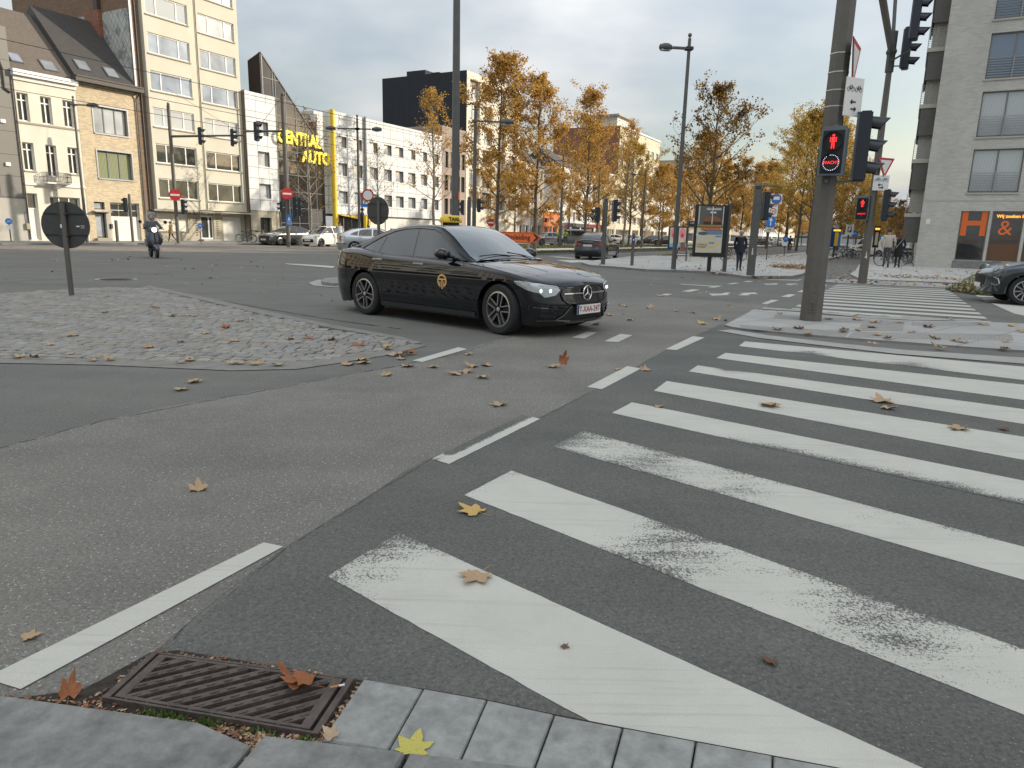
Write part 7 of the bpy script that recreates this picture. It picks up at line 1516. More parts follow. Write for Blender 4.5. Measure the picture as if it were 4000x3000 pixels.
pz.quad((x0, Y, zb + .17), (x1, Y, zb + .17), (x1, Y, zb + h_ * .56), (x0, Y, zb + h_ * .56), 'ad_cream'); pz.quad((x0, Y, zb + h_ * .56), (x1, Y, zb + h_ * .56), (x1, Y, zt - .05), (x0, Y, zt - .05), 'ad_dark'); po = pz.build('poster', t_); pz = MB()
def ell(cx, cz, rx, rz, m, y, a0=0, a1=360): n = 20; pz.add([(cx + rx * cos(radians(a0 + (a1 - a0) * k / n)), y, cz + rz * sin(radians(a0 + (a1 - a0) * k / n))) for k in range(n + (a1 - a0 < 360))], [tuple(range(n + (a1 - a0 < 360)))], m)
zm = zb + h_ * .56; cx = (x0 + x1) / 2 + .08; ell(cx, zm + .25, .36, .22, 'ad_brown', Y - .002, 0, 180); pz.quad((cx - .36, Y - .003, zm + .12), (cx + .36, Y - .003, zm + .12), (cx + .36, Y - .003, zm + .25), (cx - .36, Y - .003, zm + .25), 'ad_meat'); pz.quad((x0, Y - .003, zm + .06), (x1, Y - .003, zm + .06), (x1, Y - .003, zm + .12), (x0, Y - .003, zm + .12), 'ad_green')
pz.quad((x0 + .15, Y - .003, zm - .03), (x1 - .1, Y - .003, zm - .03), (x1 - .1, Y - .003, zm + .06), (x0 + .15, Y - .003, zm + .06), 'ad_red'); ell(cx, zm - .05, .46, .10, 'ad_brown', Y - .0025, 180, 360); ell(x0 + .20, zm - .28, .22, .16, 'ad_pale', Y - .004); ell(x0 + .26, zm - .22, .2, .07, 'ad_dark', Y - .005); pz.quad((x0 + .35, Y - .004, zm - .26), (x1 - .02, Y - .004, zm - .26), (x1 - .02, Y - .004, zm - .10), (x0 + .35, Y - .004, zm - .10), 'ad_blue')
for jx, jz, jw, jh in ((x1 - .42, zb + .20, .11, .42), (x1 - .16, zb + .22, .12, .66)): pz.quad((jx - jw, Y - .006, jz), (jx + jw, Y - .006, jz), (jx + jw, Y - .006, jz + jh), (jx - jw, Y - .006, jz + jh), 'ad_pale'); pz.quad((jx - jw, Y - .007, jz + jh - .09), (jx + jw, Y - .007, jz + jh - .09), (jx + jw, Y - .007, jz + jh - .03), (jx - jw, Y - .007, jz + jh - .03), 'ad_blue'); ell(jx, jz + jh * .45, .07, .06, 'yellow_dark', Y - .008)
for vx in (x0 + .05, cx - .02, x1 - .03): pz.quad((vx - .02, Y - .005, zm + .14), (vx + .02, Y - .005, zm + .14), (vx + .02, Y - .005, zt - .06), (vx - .02, Y - .005, zt - .06), 'ad_pale')
ell(cx - .07, zt - .30, .06, .035, 'white', Y - .007); ell(cx + .07, zt - .30, .06, .035, 'white', Y - .007); pz.build('picture', po)
text_mesh('poster_text', "HELLMANN'S", .12, 'white', po, (cx + .02, Y - .008, zt - .17), (1, 0, 0), (0, 0, 1), .001, bold=.004, sx=.85); text_mesh('poster_text', "'S WERELDS\nFAVORIET", .095, 'ad_brown', po, (x0 + .24, Y - .008, zb + .44), (1, 0, 0), (0, 0, 1), .001, sx=.9)
mb = MB(); mb.box(W2 / 2 - .02, W2 / 2 + .10, -.06, .08, -.1, zt + .08, 'pole_dark'); mb.build('post', t_); mb = MB(); mb.box(-.02, .12, -.05, .05, -.02, zb, 'black'); mb.build('foot', t_)
b_ = colpt(2640, 1005, 45, .1); t_ = thing('advert_panel', 'smaller advertising panel with pink faces left of the large one', 'advertising panel', tuple(b_), radians(3)); zt = hgt(b_, 2640, 884) - .1; zb = hgt(b_, 2640, 972) - .1; mb = MB(); mb.box(-.56, .62, -.05, .05, zb, zt, 'black'); mb.build('frame', t_); pz = MB()
for xx in (-.25, .30):
    pz.quad((xx - .23, -.054, zb + .1), (xx + .23, -.054, zb + .1), (xx + .23, -.054, zt - .08), (xx - .23, -.054, zt - .08), 'ad_cream'); ell(xx, zt - .42, .2, .33, 'ad_pink', -.057); ell(xx, zt - .55, .09, .12, 'ad_red', -.059); pz.quad((xx - .23, -.06, zb + .1), (xx + .23, -.06, zb + .1), (xx + .23, -.06, zb + .34), (xx - .23, -.06, zb + .34), 'ad_sky')
pz.build('poster', t_); mb = MB(); mb.box(-.1, .1, -.04, .04, 0, zb, 'pole_dark'); mb.build('foot', t_)
b_ = colpt(2690, 1010, 41, .1); t_ = thing('direction_sign', 'dark direction board with white lettering behind the advertising panel', 'road sign', tuple(b_)); z = hgt(b_, 2700, 875) - .1; mb = MB(); mb.tube((-.15, 0, 0), (-.15, 0, z + .2), .04, n=8, m='pole_dark'); mb.build('post', t_); mb = MB(); mb.box(-.15, .6, -.04, .0, z - .16, z + .16, 'black'); mb.build('board', t_); text_mesh('sign_text', 'F-ROUTE', .13, 'white', t_, (.2, -.045, z + .05), (1, 0, 0), (0, 0, 1), .001)
b_ = colpt(2640, 1010, 42, .1); t_ = thing('trestle', 'grey tubular trestle between the two advertising panels', 'trestle', tuple(b_)); mb = MB()
for s_ in (-1, 1): mb.tube((s_ * .5 + .3, -.3, 0), (.3 + s_ * .1, 0, 1.3), .02, n=5, m='steel'); mb.tube((s_ * .5 + .3, .3, 0), (.3 + s_ * .1, 0, 1.3), .02, n=5, m='steel')
mb.tube((-.1, -.2, .35), (.7, -.2, .35), .02, n=5, m='steel'); mb.build('legs', t_); mb = MB(); mb.box(.2, .45, -.12, .0, .55, 1.05, 'ad_brown'); mb.build('board', t_)
# zone sign post and other signs along the pavement
b_ = G(2993, 1015, .1); t_ = thing('zone_sign_post', 'post stacked with low emission, zone 30 and one way plates', 'road sign', tuple(b_)); hz = lambda y: hgt(b_, 3000, y) - .1; mb = MB(); mb.tube((0, 0, 0), (0, 0, hz(770)), .035, n=8, m='pole_dark'); mb.build('post', t_)
pw = 2740 / b_.length
def plate(x0, x1, y0, y1, m, nm='plate', yo=-.05): mb = MB(); mb.box((x0 - 3004) / pw, (x1 - 3004) / pw, yo - .01, yo, hz(y1), hz(y0), m); return mb.build(nm, t_)
p1_ = plate(2998, 3038, 757, 796, 'white'); p2_ = plate(2995, 3026, 800, 845, 'white'); p3_ = plate(2990, 3022, 848, 885, 'blue'); p4_ = plate(2988, 3020, 888, 907, 'ad_cream')
mb = MB(); c = Vector(((3018 - 3004) / pw, -.063, hz(777))); mb.disc(c, (0, -1, 0), .33, 'blue', 24, r_in=.0) ; mb.disc(c + Vector((0, -.002, .0)), (0, -1, 0), .34, 'red', 24, r_in=.30); mb.obox(c + Vector((0, -.003, .05)), (.2, 0, 0), (0, .001, 0), (0, 0, .10), 'white'); mb.build('emblem', p1_)
mb = MB(); c = Vector(((3010 - 3004) / pw, -.063, hz(826))); mb.disc(c, (0, -1, 0), .22, 'red', 24, r_in=.17); mb.build('ring', p2_); text_mesh('sign_text', '30', .24, 'black', p2_, c, (1, 0, 0), (0, 0, 1), .001); text_mesh('sign_text', 'ZONE', .16, 'black', p2_, c + Vector((0, 0, .36)), (1, 0, 0), (0, 0, 1), .001)
mb = MB(); c = Vector(((3006 - 3004) / pw, -.063, hz(866))); mb.obox(c - Vector((0, 0, .06)), (.035, 0, 0), (0, .002, 0), (0, 0, .2), 'white'); mb.add([c + Vector((-.13, 0, .08)), c + Vector((.13, 0, .08)), c + Vector((0, 0, .27))], [(0, 1, 2)], 'white'); mb.build('arrow', p3_); mb = MB(); bike_icon(mb, Vector(((3004 - 3004) / pw, -.065, hz(897))), Vector((1, 0, 0)), Vector((0, 0, 1)), .26, 'black'); mb.build('symbol', p4_)
b_ = colpt(3300, 1000, 75, .1); pw = 2740 / 75; t_ = thing('parking_sign', 'white zone parking sign with dark blue P by the parked bicycles', 'road sign', tuple(b_)); z0, z1 = hgt(b_, 3307, 917) - .1, hgt(b_, 3307, 877) - .1; mb = MB(); mb.box(-.25, .55, -.05, -.04, z0, z1, 'white'); p_ = mb.build('plate', t_); mb = MB(); mb.box(-.07, .37, -.056, -.05, z0 + .25, z1 - .22, 'dark_blue'); mb.build('panel', p_); text_mesh('sign_text', 'P', .55, 'white', p_, (.15, -.058, (z0 + z1) / 2), (1, 0, 0), (0, 0, 1), .001, bold=.02); text_mesh('sign_text', 'ZONE', .17, 'black', p_, (.15, -.058, z1 - .10), (1, 0, 0), (0, 0, 1), .001); mb = MB(); mb.tube((.1, 0, 0), (.1, 0, z1), .05, n=6, m='pole_dark'); mb.build('post', t_)
b_ = colpt(3253, 990, 60, .1); t_ = thing('transit_panel', 'blue and yellow transit information panel with orange lit strip', 'information panel', tuple(b_)); z0, z1 = hgt(b_, 3255, 965) - .1, hgt(b_, 3255, 893) - .1; mb = MB(); mb.box(-.35, .45, -.12, .12, z0, z1, 'dark_blue'); c_ = mb.build('cabinet', t_); mb = MB(); mb.box(-.05, .25, -.13, -.121, z0 + .1, z1 - .3, 'yellow_dark'); mb.box(.27, .44, -.13, -.121, z0 + .05, z1 - .3, 'blue'); mb.build('timetable', c_); mb = MB(); mb.box(-.2, .38, -.135, -.121, z1 - .2, z1 - .08, 'orange_light'); mb.build('lit_strip', c_); mb = MB(); mb.box(-.03, .1, -.05, .05, 0, z0, 'pole_dark'); mb.build('foot', t_)
b_ = colpt(3412, 1010, 58, .1); t_ = thing('transit_panel', 'narrow lit panel beside the farther signal pole', 'information panel', tuple(b_)); mb = MB(); mb.box(-.22, .22, -.06, .06, .9, 2.6, 'black'); mb.build('cabinet', t_); mb = MB(); mb.box(-.12, .12, -.07, -.061, 1.1, 2.1, 'ad_cream'); mb.build('timetable', t_); mb = MB(); mb.box(-.18, .18, -.07, -.061, 2.3, 2.45, 'orange_light'); mb.build('lit_strip', t_); mb = MB(); mb.tube((0, 0, 0), (0, 0, .9), .05, n=6, m='pole_dark'); mb.build('foot', t_)
def bluesign(label, x, yb, yc, D, R_, ped=True, an=None):
    b_ = colpt(x, yb, D, .1); t_, f, c, fc = sign_disc('cycle_path_sign', label, b_, hgt(b_, x, yc) - .1, R_, cam_ang(b_) if an is None else an, 'blue', hgt(b_, x, yc) - .05); mb = MB(); bike_icon(mb, c + f * .02, Vector((-f.y, f.x, 0)), Vector((0, 0, 1)), R_ * 1.3, 'white'); mb.build('symbol', t_)
    if ped: mb = MB(); mb.obox(c - Vector((0, 0, R_ * 1.9)), Vector((-f.y, f.x, 0)) * R_ * .85, f * .01, (0, 0, R_ * .7), 'white'); mb.build('sub_plate', t_)
bluesign('blue round cycle path sign before the grey clad building', 44, 945, 865, 47, .20); bluesign('blue round cycle path sign near the tower entrance', 786, 950, 882, 54, .19, False); bluesign('blue round cycle path sign behind the farther signal pole', 3416, 1000, 930, 64, .34); bluesign('small blue cycle sign in the leaf covered verge', 3062, 1000, 932, 62, .24); bluesign('distant blue sign among the parked cycles', 3328, 985, 912, 110, .5, False)
b_ = colpt(784, 950, 54, .12); t_, f, c, fc = sign_disc('speed_sign', 'small white sign with red ring under the blue cycle sign', b_, hgt(b_, 784, 901) - .1, .15, radians(-80), 'white', off=.08); mb = MB(); mb.disc(c + f * .014, f, .15, 'red', 20, r_in=.115); mb.build('border', t_)
b_ = colpt(1506, 960, 60, .12); t_ = thing('road_sign', 'square and round sign backs on a post before the white office', 'road sign', tuple(b_)); mb = MB(); mb.tube((0, 0, 0), (0, 0, hgt(b_, 1500, 805)), .04, n=6, m='pole_dark'); mb.build('post', t_); mb = MB(); mb.box(-.2, .2, -.03, -.02, hgt(b_, 1500, 835), hgt(b_, 1500, 805), 'sign_back'); mb.build('plate', t_); mb = MB(); mb.disc((0, -.05, hgt(b_, 1500, 853)), (0, -1, 0), .27, 'sign_back', 20, th=.01); mb.build('disc', t_)
b_ = colpt(1916, 975, 66, .12); t2, f, c, fc = sign_disc('no_entry_sign', 'distant no entry sign between tree trunks', b_, hgt(b_, 1916, 875), .35, radians(-85), 'red', 3.2); mb = MB(); mb.obox(c + f * .015, Vector((-f.y, f.x, 0)) * .25, f * .002, (0, 0, .06), 'white'); mb.build('bar', t2)
# bollards, cycle racks
for i, (x, y, lb) in enumerate(((460, 947, 'grey bollard in front of the white garage door'),)): b_ = offpt(x, y, 50.6, .12); t_ = thing('bollard', lb, 'bollard', tuple(b_)); mb = MB(); mb.tube((0, 0, 0), (0, 0, 1.55), .11, n=10, m='pole_brownish'); mb.build('bollard_body', t_)
def rack(label, b_, an, L=1.0, H=.85, group='cycle racks'): t_ = thing('cycle_rack', label, 'cycle rack', tuple(b_), an, group); mb = MB(); mb.box(0, .07, -.04, .04, 0, H, 'pole_dark'); mb.box(L, L + .07, -.04, .04, 0, H, 'pole_dark'); mb.box(-.02, L + .09, -.05, .05, H, H + .07, 'pole_dark'); mb.build('hoop', t_)
rack('dark cycle rack before the tower garage', offpt(965, 947, 49.6, .12), radians(8), 1.2, .95); b0 = G(2835, 1014, .1); rack('dark cycle rack left of the standing man', b0, radians(5), .8, .95); rack('dark cycle rack closest to the standing man', b0 + Vector((.9, .1, 0)), radians(5), .6, .95)
# overhead tram wires with their distant masts
for i, (o_, z0) in enumerate(((25.6, 6.1), (28.5, 6.0), (25.6, 7.0))):
    mb = MB(); mb.tube(P(-40, o_, z0), P(180, o_, z0), .013, n=4, m='frame_dark'); tag(mb.build('tram_wire'), ('lower tram wire nearest the viewer', 'lower tram wire on the farther track', 'upper carrier wire above the nearer track')[i], 'wire', 'overhead tram wires')
# ---------------------------------------------------------------- people
mat('skin', (.42, .24, .17), .6); mat('hair_grey', (.42, .41, .40), .8); mat('hair_dark', (.03, .02, .015), .7); mat('hair_brown', (.09, .045, .02), .7); mat('navy_coat', (.014, .017, .028), .85); mat('jeans', (.025, .035, .06), .85); mat('shoe_brown', (.10, .05, .03), .6); mat('shoe_black', (.015, .014, .013), .6)
mat('puffer_beige', (.42, .38, .33), .8, var=.08, vscale=12, bump=.5, bscale=9); mat('coat_black', (.012, .012, .013), .9); mat('trouser_grey', (.06, .06, .065), .85); mat('coat_tan', (.22, .14, .06), .85); mat('hivis', (.45, .62, .06), .6); mat('grey_jacket', (.045, .05, .065), .8); mat('helmet_grey', (.035, .038, .045), .25, coat=1); mat('bag_white', (.5, .5, .5), .7); mat('white_shoe', (.6, .6, .58), .6); mat('hoodie', (.5, .5, .5), .85)
def rp_(p, pr): return Vector(p)
def person(label, loc, rz, pose, colr, scale=1., hair=None, hair_len=.0, group=None, name='person'):
    # pose: joint dict in body space (x forward, y left, z up), standing height 1.75
    J = dict(pelvis=(0, 0, .95), waist=(0, 0, 1.08), chest=(.0, 0, 1.30), neck=(.0, 0, 1.47), head=(.015, 0, 1.58), crown=(.015, 0, 1.70),
             sl=(0, .18, 1.41), el=(-.02, .24, 1.14), wl=(.04, .25, .90), sr=(0, -.18, 1.41), er=(-.02, -.24, 1.14), wr=(.04, -.25, .90),
             hl=(0, .09, .91), kl=(.02, .10, .50), al=(0, .10, .09), tl=(.14, .11, .04), hr=(0, -.09, .91), kr=(.02, -.10, .50), ar=(0, -.10, .09), tr=(.14, -.11, .04)); J.update(pose); J = {k: Vector(v) for k, v in J.items() if hasattr(v, '__len__')}
    fat = pose.get('_fat', 1.); c = colr; V = []; E = []; Rr = []; seg = []
    def vtx(p, r): V.append(p); Rr.append(r); return len(V) - 1
    pel = vtx(J['pelvis'], (.155 * fat, .12 * fat))
    def chain(i, lst):
        for p, r, m in lst: k = vtx(p, r if isinstance(r, tuple) else (r, r)); E.append((i, k)); seg.append((V[i], p, m)); i = k
        return i
    top, leg, shoe = c['top'], c['leg'], c['shoe']
    wa = chain(pel, [(J['waist'], (.150 * fat, .11 * fat), top)]); chs = chain(wa, [(J['chest'], (.168 * fat, .12 * fat), top)])
    nk = chain(chs, [((J['chest'] + J['neck']) / 2 + Vector((0, 0, .05)), .085, top), (J['neck'], .055, 'skin')]); chain(nk, [(J['head'], .092, 'skin'), (J['crown'], .078, c.get('hair', 'skin'))])
    for s in 'lr':
        sh = J['s' + s]; w_ = J['w' + s]; e = J['e' + s]; dv = (w_ - e).normalized(); h = w_ + dv * .08
        k = chain(chs, [(sh, .070 * fat, top), ((sh + e) / 2, .055 * fat, top), (e, .046 * fat, top), ((e + w_) / 2, .042 * fat, top), (w_, .031, c.get('cuff', top)), (h, .030, c.get('hand', 'skin'))])
        sd = dv.orthogonal().normalized() if abs(dv.z) < .9 else Vector((1, 0, 0)); sd = (sd - dv * sd.dot(dv)).normalized(); kn = k
        for q, L in ((-.024, .062), (-.008, .072), (.009, .068), (.025, .055)):
            kk = vtx(h + sd * q + dv * .03, (.0085, .0085)); E.append((kn, kk)); seg.append((h, V[kk], c.get('hand', 'skin'))); k2 = vtx(V[kk] + dv * (L * .6) + Vector((0, 0, -.008)), (.007, .007)); E.append((kk, k2)); seg.append((V[kk], V[k2], c.get('hand', 'skin')))
        kk = vtx(w_ + dv * .045 + sd * .045, (.009, .009)); E.append((kn, kk)); seg.append((h, V[kk], c.get('hand', 'skin')))
    for s in 'lr':
        k = chain(pel, [(J['h' + s], .098 * fat, leg), ((J['h' + s] + J['k' + s]) / 2, .080, leg), (J['k' + s], .060, leg), ((J['k' + s] + J['a' + s]) / 2 + Vector((-.012, 0, 0)), .052, leg), (J['a' + s], .042, shoe if c.get('boot') else leg)]); chain(k, [((J['a' + s] + J['t' + s]) / 2 + Vector((0, 0, -.02)), .045, shoe), (J['t' + s], .038, shoe)])
    me = bpy.data.meshes.new('body'); me.from_pydata([tuple(v) for v in V], E, []); o = bpy.data.objects.new('tmp', me); COL.objects.link(o)
    sk = o.modifiers.new('s', 'SKIN'); sk.use_smooth_shade = True; sk.branch_smoothing = .4; sl_ = me.skin_vertices[0].data
    for i, r in enumerate(Rr): sl_[i].radius = r; sl_[i].use_root = (i == 0)
    sb = o.modifiers.new('b', 'SUBSURF'); sb.levels = 2; sb.render_levels = 2
    dg = bpy.context.evaluated_depsgraph_get(); m2 = bpy.data.meshes.new_from_object(o.evaluated_get(dg)); bpy.data.objects.remove(o); m2.name = 'body'; m2.materials.clear(); names = []
    for _, _, m in seg:
        if m not in names: names.append(m)
    for m in names: m2.materials.append(MATS[m])
    skirt = c.get('coat_to')
    for f in m2.polygons:
        p = f.center; best = 9; bm_ = None
        for a, b_, m in seg:
            ab = b_ - a; t_ = max(0, min(1, (p - a).dot(ab) / ab.length_squared)); d_ = (p - a - ab * t_).length
            if d_ < best: best = d_; bm_ = m
        if bm_ == leg and p.z > J['pelvis'].z - .06 and not pose.get('_sit'): bm_ = top
        f.material_index = names.index(bm_)
    r_ = thing(name, label, 'person', tuple(loc), rz, group, scale); b_ = bpy.data.objects.new('body', m2); COL.objects.link(b_); b_.parent = r_
    hd = J['head']; mb = MB()
    if hair:
        n = 14; vs = []; fs = []; R_ = .108
        for i in range(7):
            th = radians(8 + 17 * i)
            for j in range(n):
                ph = 2 * pi * j / n; ct = cos(ph); drop = 1. if ct < .35 else 0.
                tt = th if drop or i < 4 else radians(8 + 17 * 3.4); zz = cos(tt) * R_ * 1.12 - (hair_len * max(0, i - 4) / 2 if drop else 0)
                vs.append((hd.x - .012 + sin(tt) * ct * R_, hd.y + sin(tt) * sin(ph) * R_ * .92, hd.z + .035 + zz))
        for i in range(6):
            for j in range(n): fs.append((i * n + j, (i + 1) * n + j, (i + 1) * n + (j + 1) % n, i * n + (j + 1) % n))
        fs.append(tuple(range(n))); mb.add(vs, fs, hair); mb.build('hair', r_, smooth=True, angle=80)
    if not pose.get('_noface'):
        mb = MB(); mb.add([(hd.x + .082, hd.y - .014, hd.z), (hd.x + .082, hd.y + .014, hd.z), (hd.x + .112, hd.y, hd.z - .012), (hd.x + .088, hd.y, hd.z + .04), (hd.x + .082, hd.y, hd.z - .025)], [(0, 2, 3), (2, 1, 3), (0, 4, 2), (4, 1, 2)], 'skin'); mb.build('nose', r_)
        for s_ in (-1, 1): mb = MB(); mb.ball((hd.x + .084, hd.y + s_ * .032, hd.z + .03), .011, 'black', 6); mb.build('eye', r_); mb = MB(); mb.ball((hd.x, hd.y + s_ * .096, hd.z + .01), (.02, .01, .03), 'skin', 6); mb.build('ear', r_)
        mb = MB(); mb.obox((hd.x + .084, hd.y, hd.z - .045), (.004, 0, 0), (0, .024, 0), (0, 0, .005), 'tail_red'); mb.build('mouth', r_)
    if skirt:
        n = 16; mb = MB(); rows = []
        for z_, rx, ry in ((1.10, .15, .19), (.95, .16, .20), ((.95 + skirt) / 2, .165, .21), (skirt, .18, .225)): rows.append([(J['pelvis'].x + rx * cos(2 * pi * k / n), ry * sin(2 * pi * k / n), z_) for k in range(n)])
        vs = [v for q in rows for v in q]; mb.add(vs, [(a * n + i, a * n + (i + 1) % n, (a + 1) * n + (i + 1) % n, (a + 1) * n + i) for a in range(3) for i in range(n)], top); mb.build('coat_skirt', r_, smooth=True)
    return r_
def cyl_ring(mb, c, r_, t_, m, n=24, ax='y'):
    for k in range(n):
        a, b_ = 2 * pi * k / n, 2 * pi * (k + 1) / n; mb.tube((c[0] + r_ * cos(a), c[1], c[2] + r_ * sin(a)), (c[0] + r_ * cos(b_), c[1], c[2] + r_ * sin(b_)), t_, n=5, m=m, caps=False)
def bicycle(label, loc, rz, m='black', lean=0., group='parked bicycles', basket=False, scale=1.):
    mat('bike_white', (.5, .5, .5), .4); mat('bike_green', (.10, .16, .12), .4); r_ = thing('bicycle', label, 'bicycle', tuple(loc), rz, group, scale); r_.rotation_euler = (lean, 0, rz)
    for x in (-.53, .55):
        mb = MB(); cyl_ring(mb, (x, 0, .34), .325, .019, 'rubber'); cyl_ring(mb, (x, 0, .34), .30, .008, 'steel', 16)
        for k in range(10): a = 2 * pi * k / 10; mb.tube((x, 0, .34), (x + .3 * cos(a), 0, .34 + .3 * sin(a)), .0025, n=3, m='steel')
        mb.build('wheel', r_)
    mb = MB(); BB = (-.05, 0, .30); SE = (-.22, 0, .80); HT = (.34, 0, .84); HB = (.38, 0, .70)
    for a, b_ in ((BB, SE), (SE, HT), (BB, HB), (HT, HB), ((-.53, 0, .34), BB), ((-.53, 0, .34), (-.20, 0, .74)), (HB, (.55, 0, .34)), (HT, (.31, 0, 1.0))): mb.tube(a, b_, .016, n=6, m=m)
    mb.path([(-.85, 0, .45), (-.75, 0, .62), (-.53, 0, .70), (-.33, 0, .62)], .022, 4, m); mb.path([(.88, 0, .50), (.76, 0, .65), (.55, 0, .71), (.40, 0, .64)], .02, 4, m); mb.build('frame', r_)
    mb = MB(); mb.obox((-.24, 0, .92), (.13, 0, 0), (0, .06, 0), (0, 0, .025), 'black'); mb.tube(SE, (-.24, 0, .91), .013, n=6, m='steel'); mb.build('saddle', r_)
    mb = MB(); mb.path([(.16, .29, 1.02), (.27, .22, 1.06), (.31, 0, 1.03), (.27, -.22, 1.06), (.16, -.29, 1.02)], .012, 5, 'steel'); mb.build('handlebar', r_); mb = MB(); mb.tube((-.05, -.05, .30), (.04, -.06, .16), .01, n=4, m='steel'); mb.tube((-.05, .05, .30), (-.14, .06, .44), .01, n=4, m='steel'); mb.disc((-.05, -.04, .30), (0, 1, 0), .09, 'steel', 14, th=.01); mb.build('crank', r_)
    if basket: mb = MB(); mb.box(.42, .72, -.17, .17, .82, 1.05, 'wood_dark'); mb.build('basket', r_)
    return r_
# the man by the advertising panel
b_ = G(2884, 1058, .1); Hm = (1058 - 912) / (2740 / b_.length) ; k = Hm / 1.72
r_ = person('older man in navy coat and jeans standing near the thick post marked 15', b_, cam_ang(b_) + .15, dict(er=(-.03, -.24, 1.15), wr=(.03, -.235, .90), el=(-.03, .24, 1.15), wl=(.03, .22, .92), kl=(.0, .07, .5), kr=(.03, -.07, .5), al=(-.04, .07, .09), ar=(.03, -.06, .09), tl=(.1, .09, .04), tr=(.17, -.1, .04), _fat=1.16), dict(top='navy_coat', leg='jeans', shoe='shoe_brown', hair='hair_grey', coat_to=.78), k, 'hair_grey')
mb = MB()
for s_ in (-1, 1): mb.disc((.105, s_ * .034, 1.612), (1, 0, 0), .024, 'black', 12, r_in=.019)
mb.build('glasses', r_)
# couple walking away with a bicycle
b_ = G(3458, 1045, .06); k = (1045 - 915) / (2740 / b_.length) / 1.72; aw = atan2(b_.y, b_.x)
person('tall man in pale quilted jacket walking away beside the woman in black', b_, aw, dict(kl=(.10, .09, .52), al=(.02, .09, .12), tl=(.15, .1, .06), kr=(.0, -.09, .5), ar=(-.16, -.09, .11), tr=(-.04, -.1, .03), el=(-.06, .27, 1.15), wl=(.02, .24, .93), er=(-.04, -.27, 1.15), wr=(.10, -.25, .95), _fat=1.18, _noface=1), dict(top='puffer_beige', leg='trouser_grey', shoe='shoe_black', hair='hair_dark'), k, 'hair_dark')
b_ = G(3502, 1046, .06); k = (1046 - 932) / (2740 / b_.length) / 1.72
r_ = person('woman in long black coat walking away with pale shoulder strap', b_, aw, dict(kl=(.06, .08, .5), al=(.0, .08, .09), kr=(.02, -.08, .5), ar=(-.10, -.08, .11), tr=(.02, -.1, .03), el=(-.03, .26, 1.15), wl=(.04, .24, .92), er=(-.03, -.26, 1.15), wr=(.08, -.22, .95), _fat=1.15, _noface=1), dict(top='coat_black', leg='shoe_black', shoe='shoe_black', hair='hair_brown', boot=1, coat_to=.55), k, 'hair_brown', .12)
mb = MB(); mb.tube((-.15, -.12, 1.42), (-.18, .16, .98), .012, n=4, m='bag_white'); mb.build('bag_strap', r_)
bicycle('black bicycle pushed along by the couple on the right pavement', G(3497, 1042, .06) + Vector((.2, 1.0, 0)), radians(-4), group=None, scale=1.12)
# pedestrian before the tower
b_ = offpt(671, 950, 49.6, .12); k = (949 - 878) / (2740 / b_.length) / 1.72
person('pedestrian in tan brown coat striding past the cream tower', b_, radians(178), dict(kl=(.12, .08, .52), al=(.20, .08, .10), tl=(.34, .09, .06), kr=(-.10, -.08, .5), ar=(-.36, -.08, .16), tr=(-.26, -.09, .05), er=(.02, -.26, 1.16), wr=(.2, -.2, 1.04), _fat=1.12), dict(top='coat_tan', leg='shoe_black', shoe='white_shoe', hair='hair_brown', coat_to=.72), k, 'hair_brown')
b_ = colpt(1328, 965, 56, .0); person('person in pale hooded jacket half hidden behind the small white car', b_, radians(-60), dict(_fat=1.2), dict(top='hoodie', leg='jeans', shoe='shoe_black', hair='hair_dark'), 1.15, 'hair_dark')
def rider_pose(sit=.78): return dict(pelvis=(-.22, 0, sit), waist=(-.18, 0, sit + .13), chest=(-.08, 0, sit + .36), neck=(-.02, 0, sit + .54), head=(.02, 0, sit + .65), crown=(.03, 0, sit + .77), sl=(-.06, .18, sit + .47), el=(.12, .27, sit + .27), wl=(.33, .27, sit + .27), sr=(-.06, -.18, sit + .47), er=(.12, -.27, sit + .27), wr=(.33, -.27, sit + .27), hl=(-.2, .10, sit - .02), kl=(.18, .15, sit - .05), al=(.08, .15, .34), tl=(.22, .16, .29), hr=(-.2, -.1, sit - .02), kr=(.18, -.15, sit - .05), ar=(.08, -.15, .34), tr=(.22, -.16, .29), _sit=1, _fat=1.15)
# scooter and rider
b_ = G(603, 1007); ks = 1.17; an = cam_ang(b_) + radians(9)
sc = thing('motor_scooter', 'dark motor scooter with lit round headlamp and tall clear windscreen', 'scooter', tuple(b_), an, None, ks); sp_ = paint('scooter_paint', (.035, .040, .050), .2, .5)
for x, nm in ((.62, 'wheel'), (-.62, 'wheel')):
    mb = MB(); mb.lathe([(.12, -.05), (.17, -.055), (.215, -.045), (.235, 0), (.215, .045), (.17, .055), (.12, .05)], 'rubber', 20, 'y', (x, 0, .235)); mb.disc((x, -.04, .235), (0, -1, 0), .13, 'rim', 14); mb.disc((x, .04, .235), (0, 1, 0), .13, 'rim', 14); mb.build(nm, sc, smooth=True)
def loft(name, rows, m, par, n=14):
    mb = MB(); R2 = []
    for (x, z, ry, rz_, tl_) in rows: R2.append([(x + tl_ * sin(2 * pi * k / n) * rz_, ry * cos(2 * pi * k / n), z + rz_ * sin(2 * pi * k / n)) for k in range(n)])
    vs = [v for q in R2 for v in q]; fs = [(a * n + i, a * n + (i + 1) % n, (a + 1) * n + (i + 1) % n, (a + 1) * n + i) for a in range(len(rows) - 1) for i in range(n)] + [tuple(range(n)), tuple((len(rows) - 1) * n + i for i in range(n))]; mb.add(vs, fs, m); return mb.build(name, par, smooth=True, angle=50, norm=True)
loft('front_fender', [(.40, .40, .07, .05, 0), (.52, .46, .10, .07, 0), (.64, .47, .11, .07, 0), (.78, .42, .09, .06, 0), (.86, .34, .05, .04, 0)], sp_, sc)
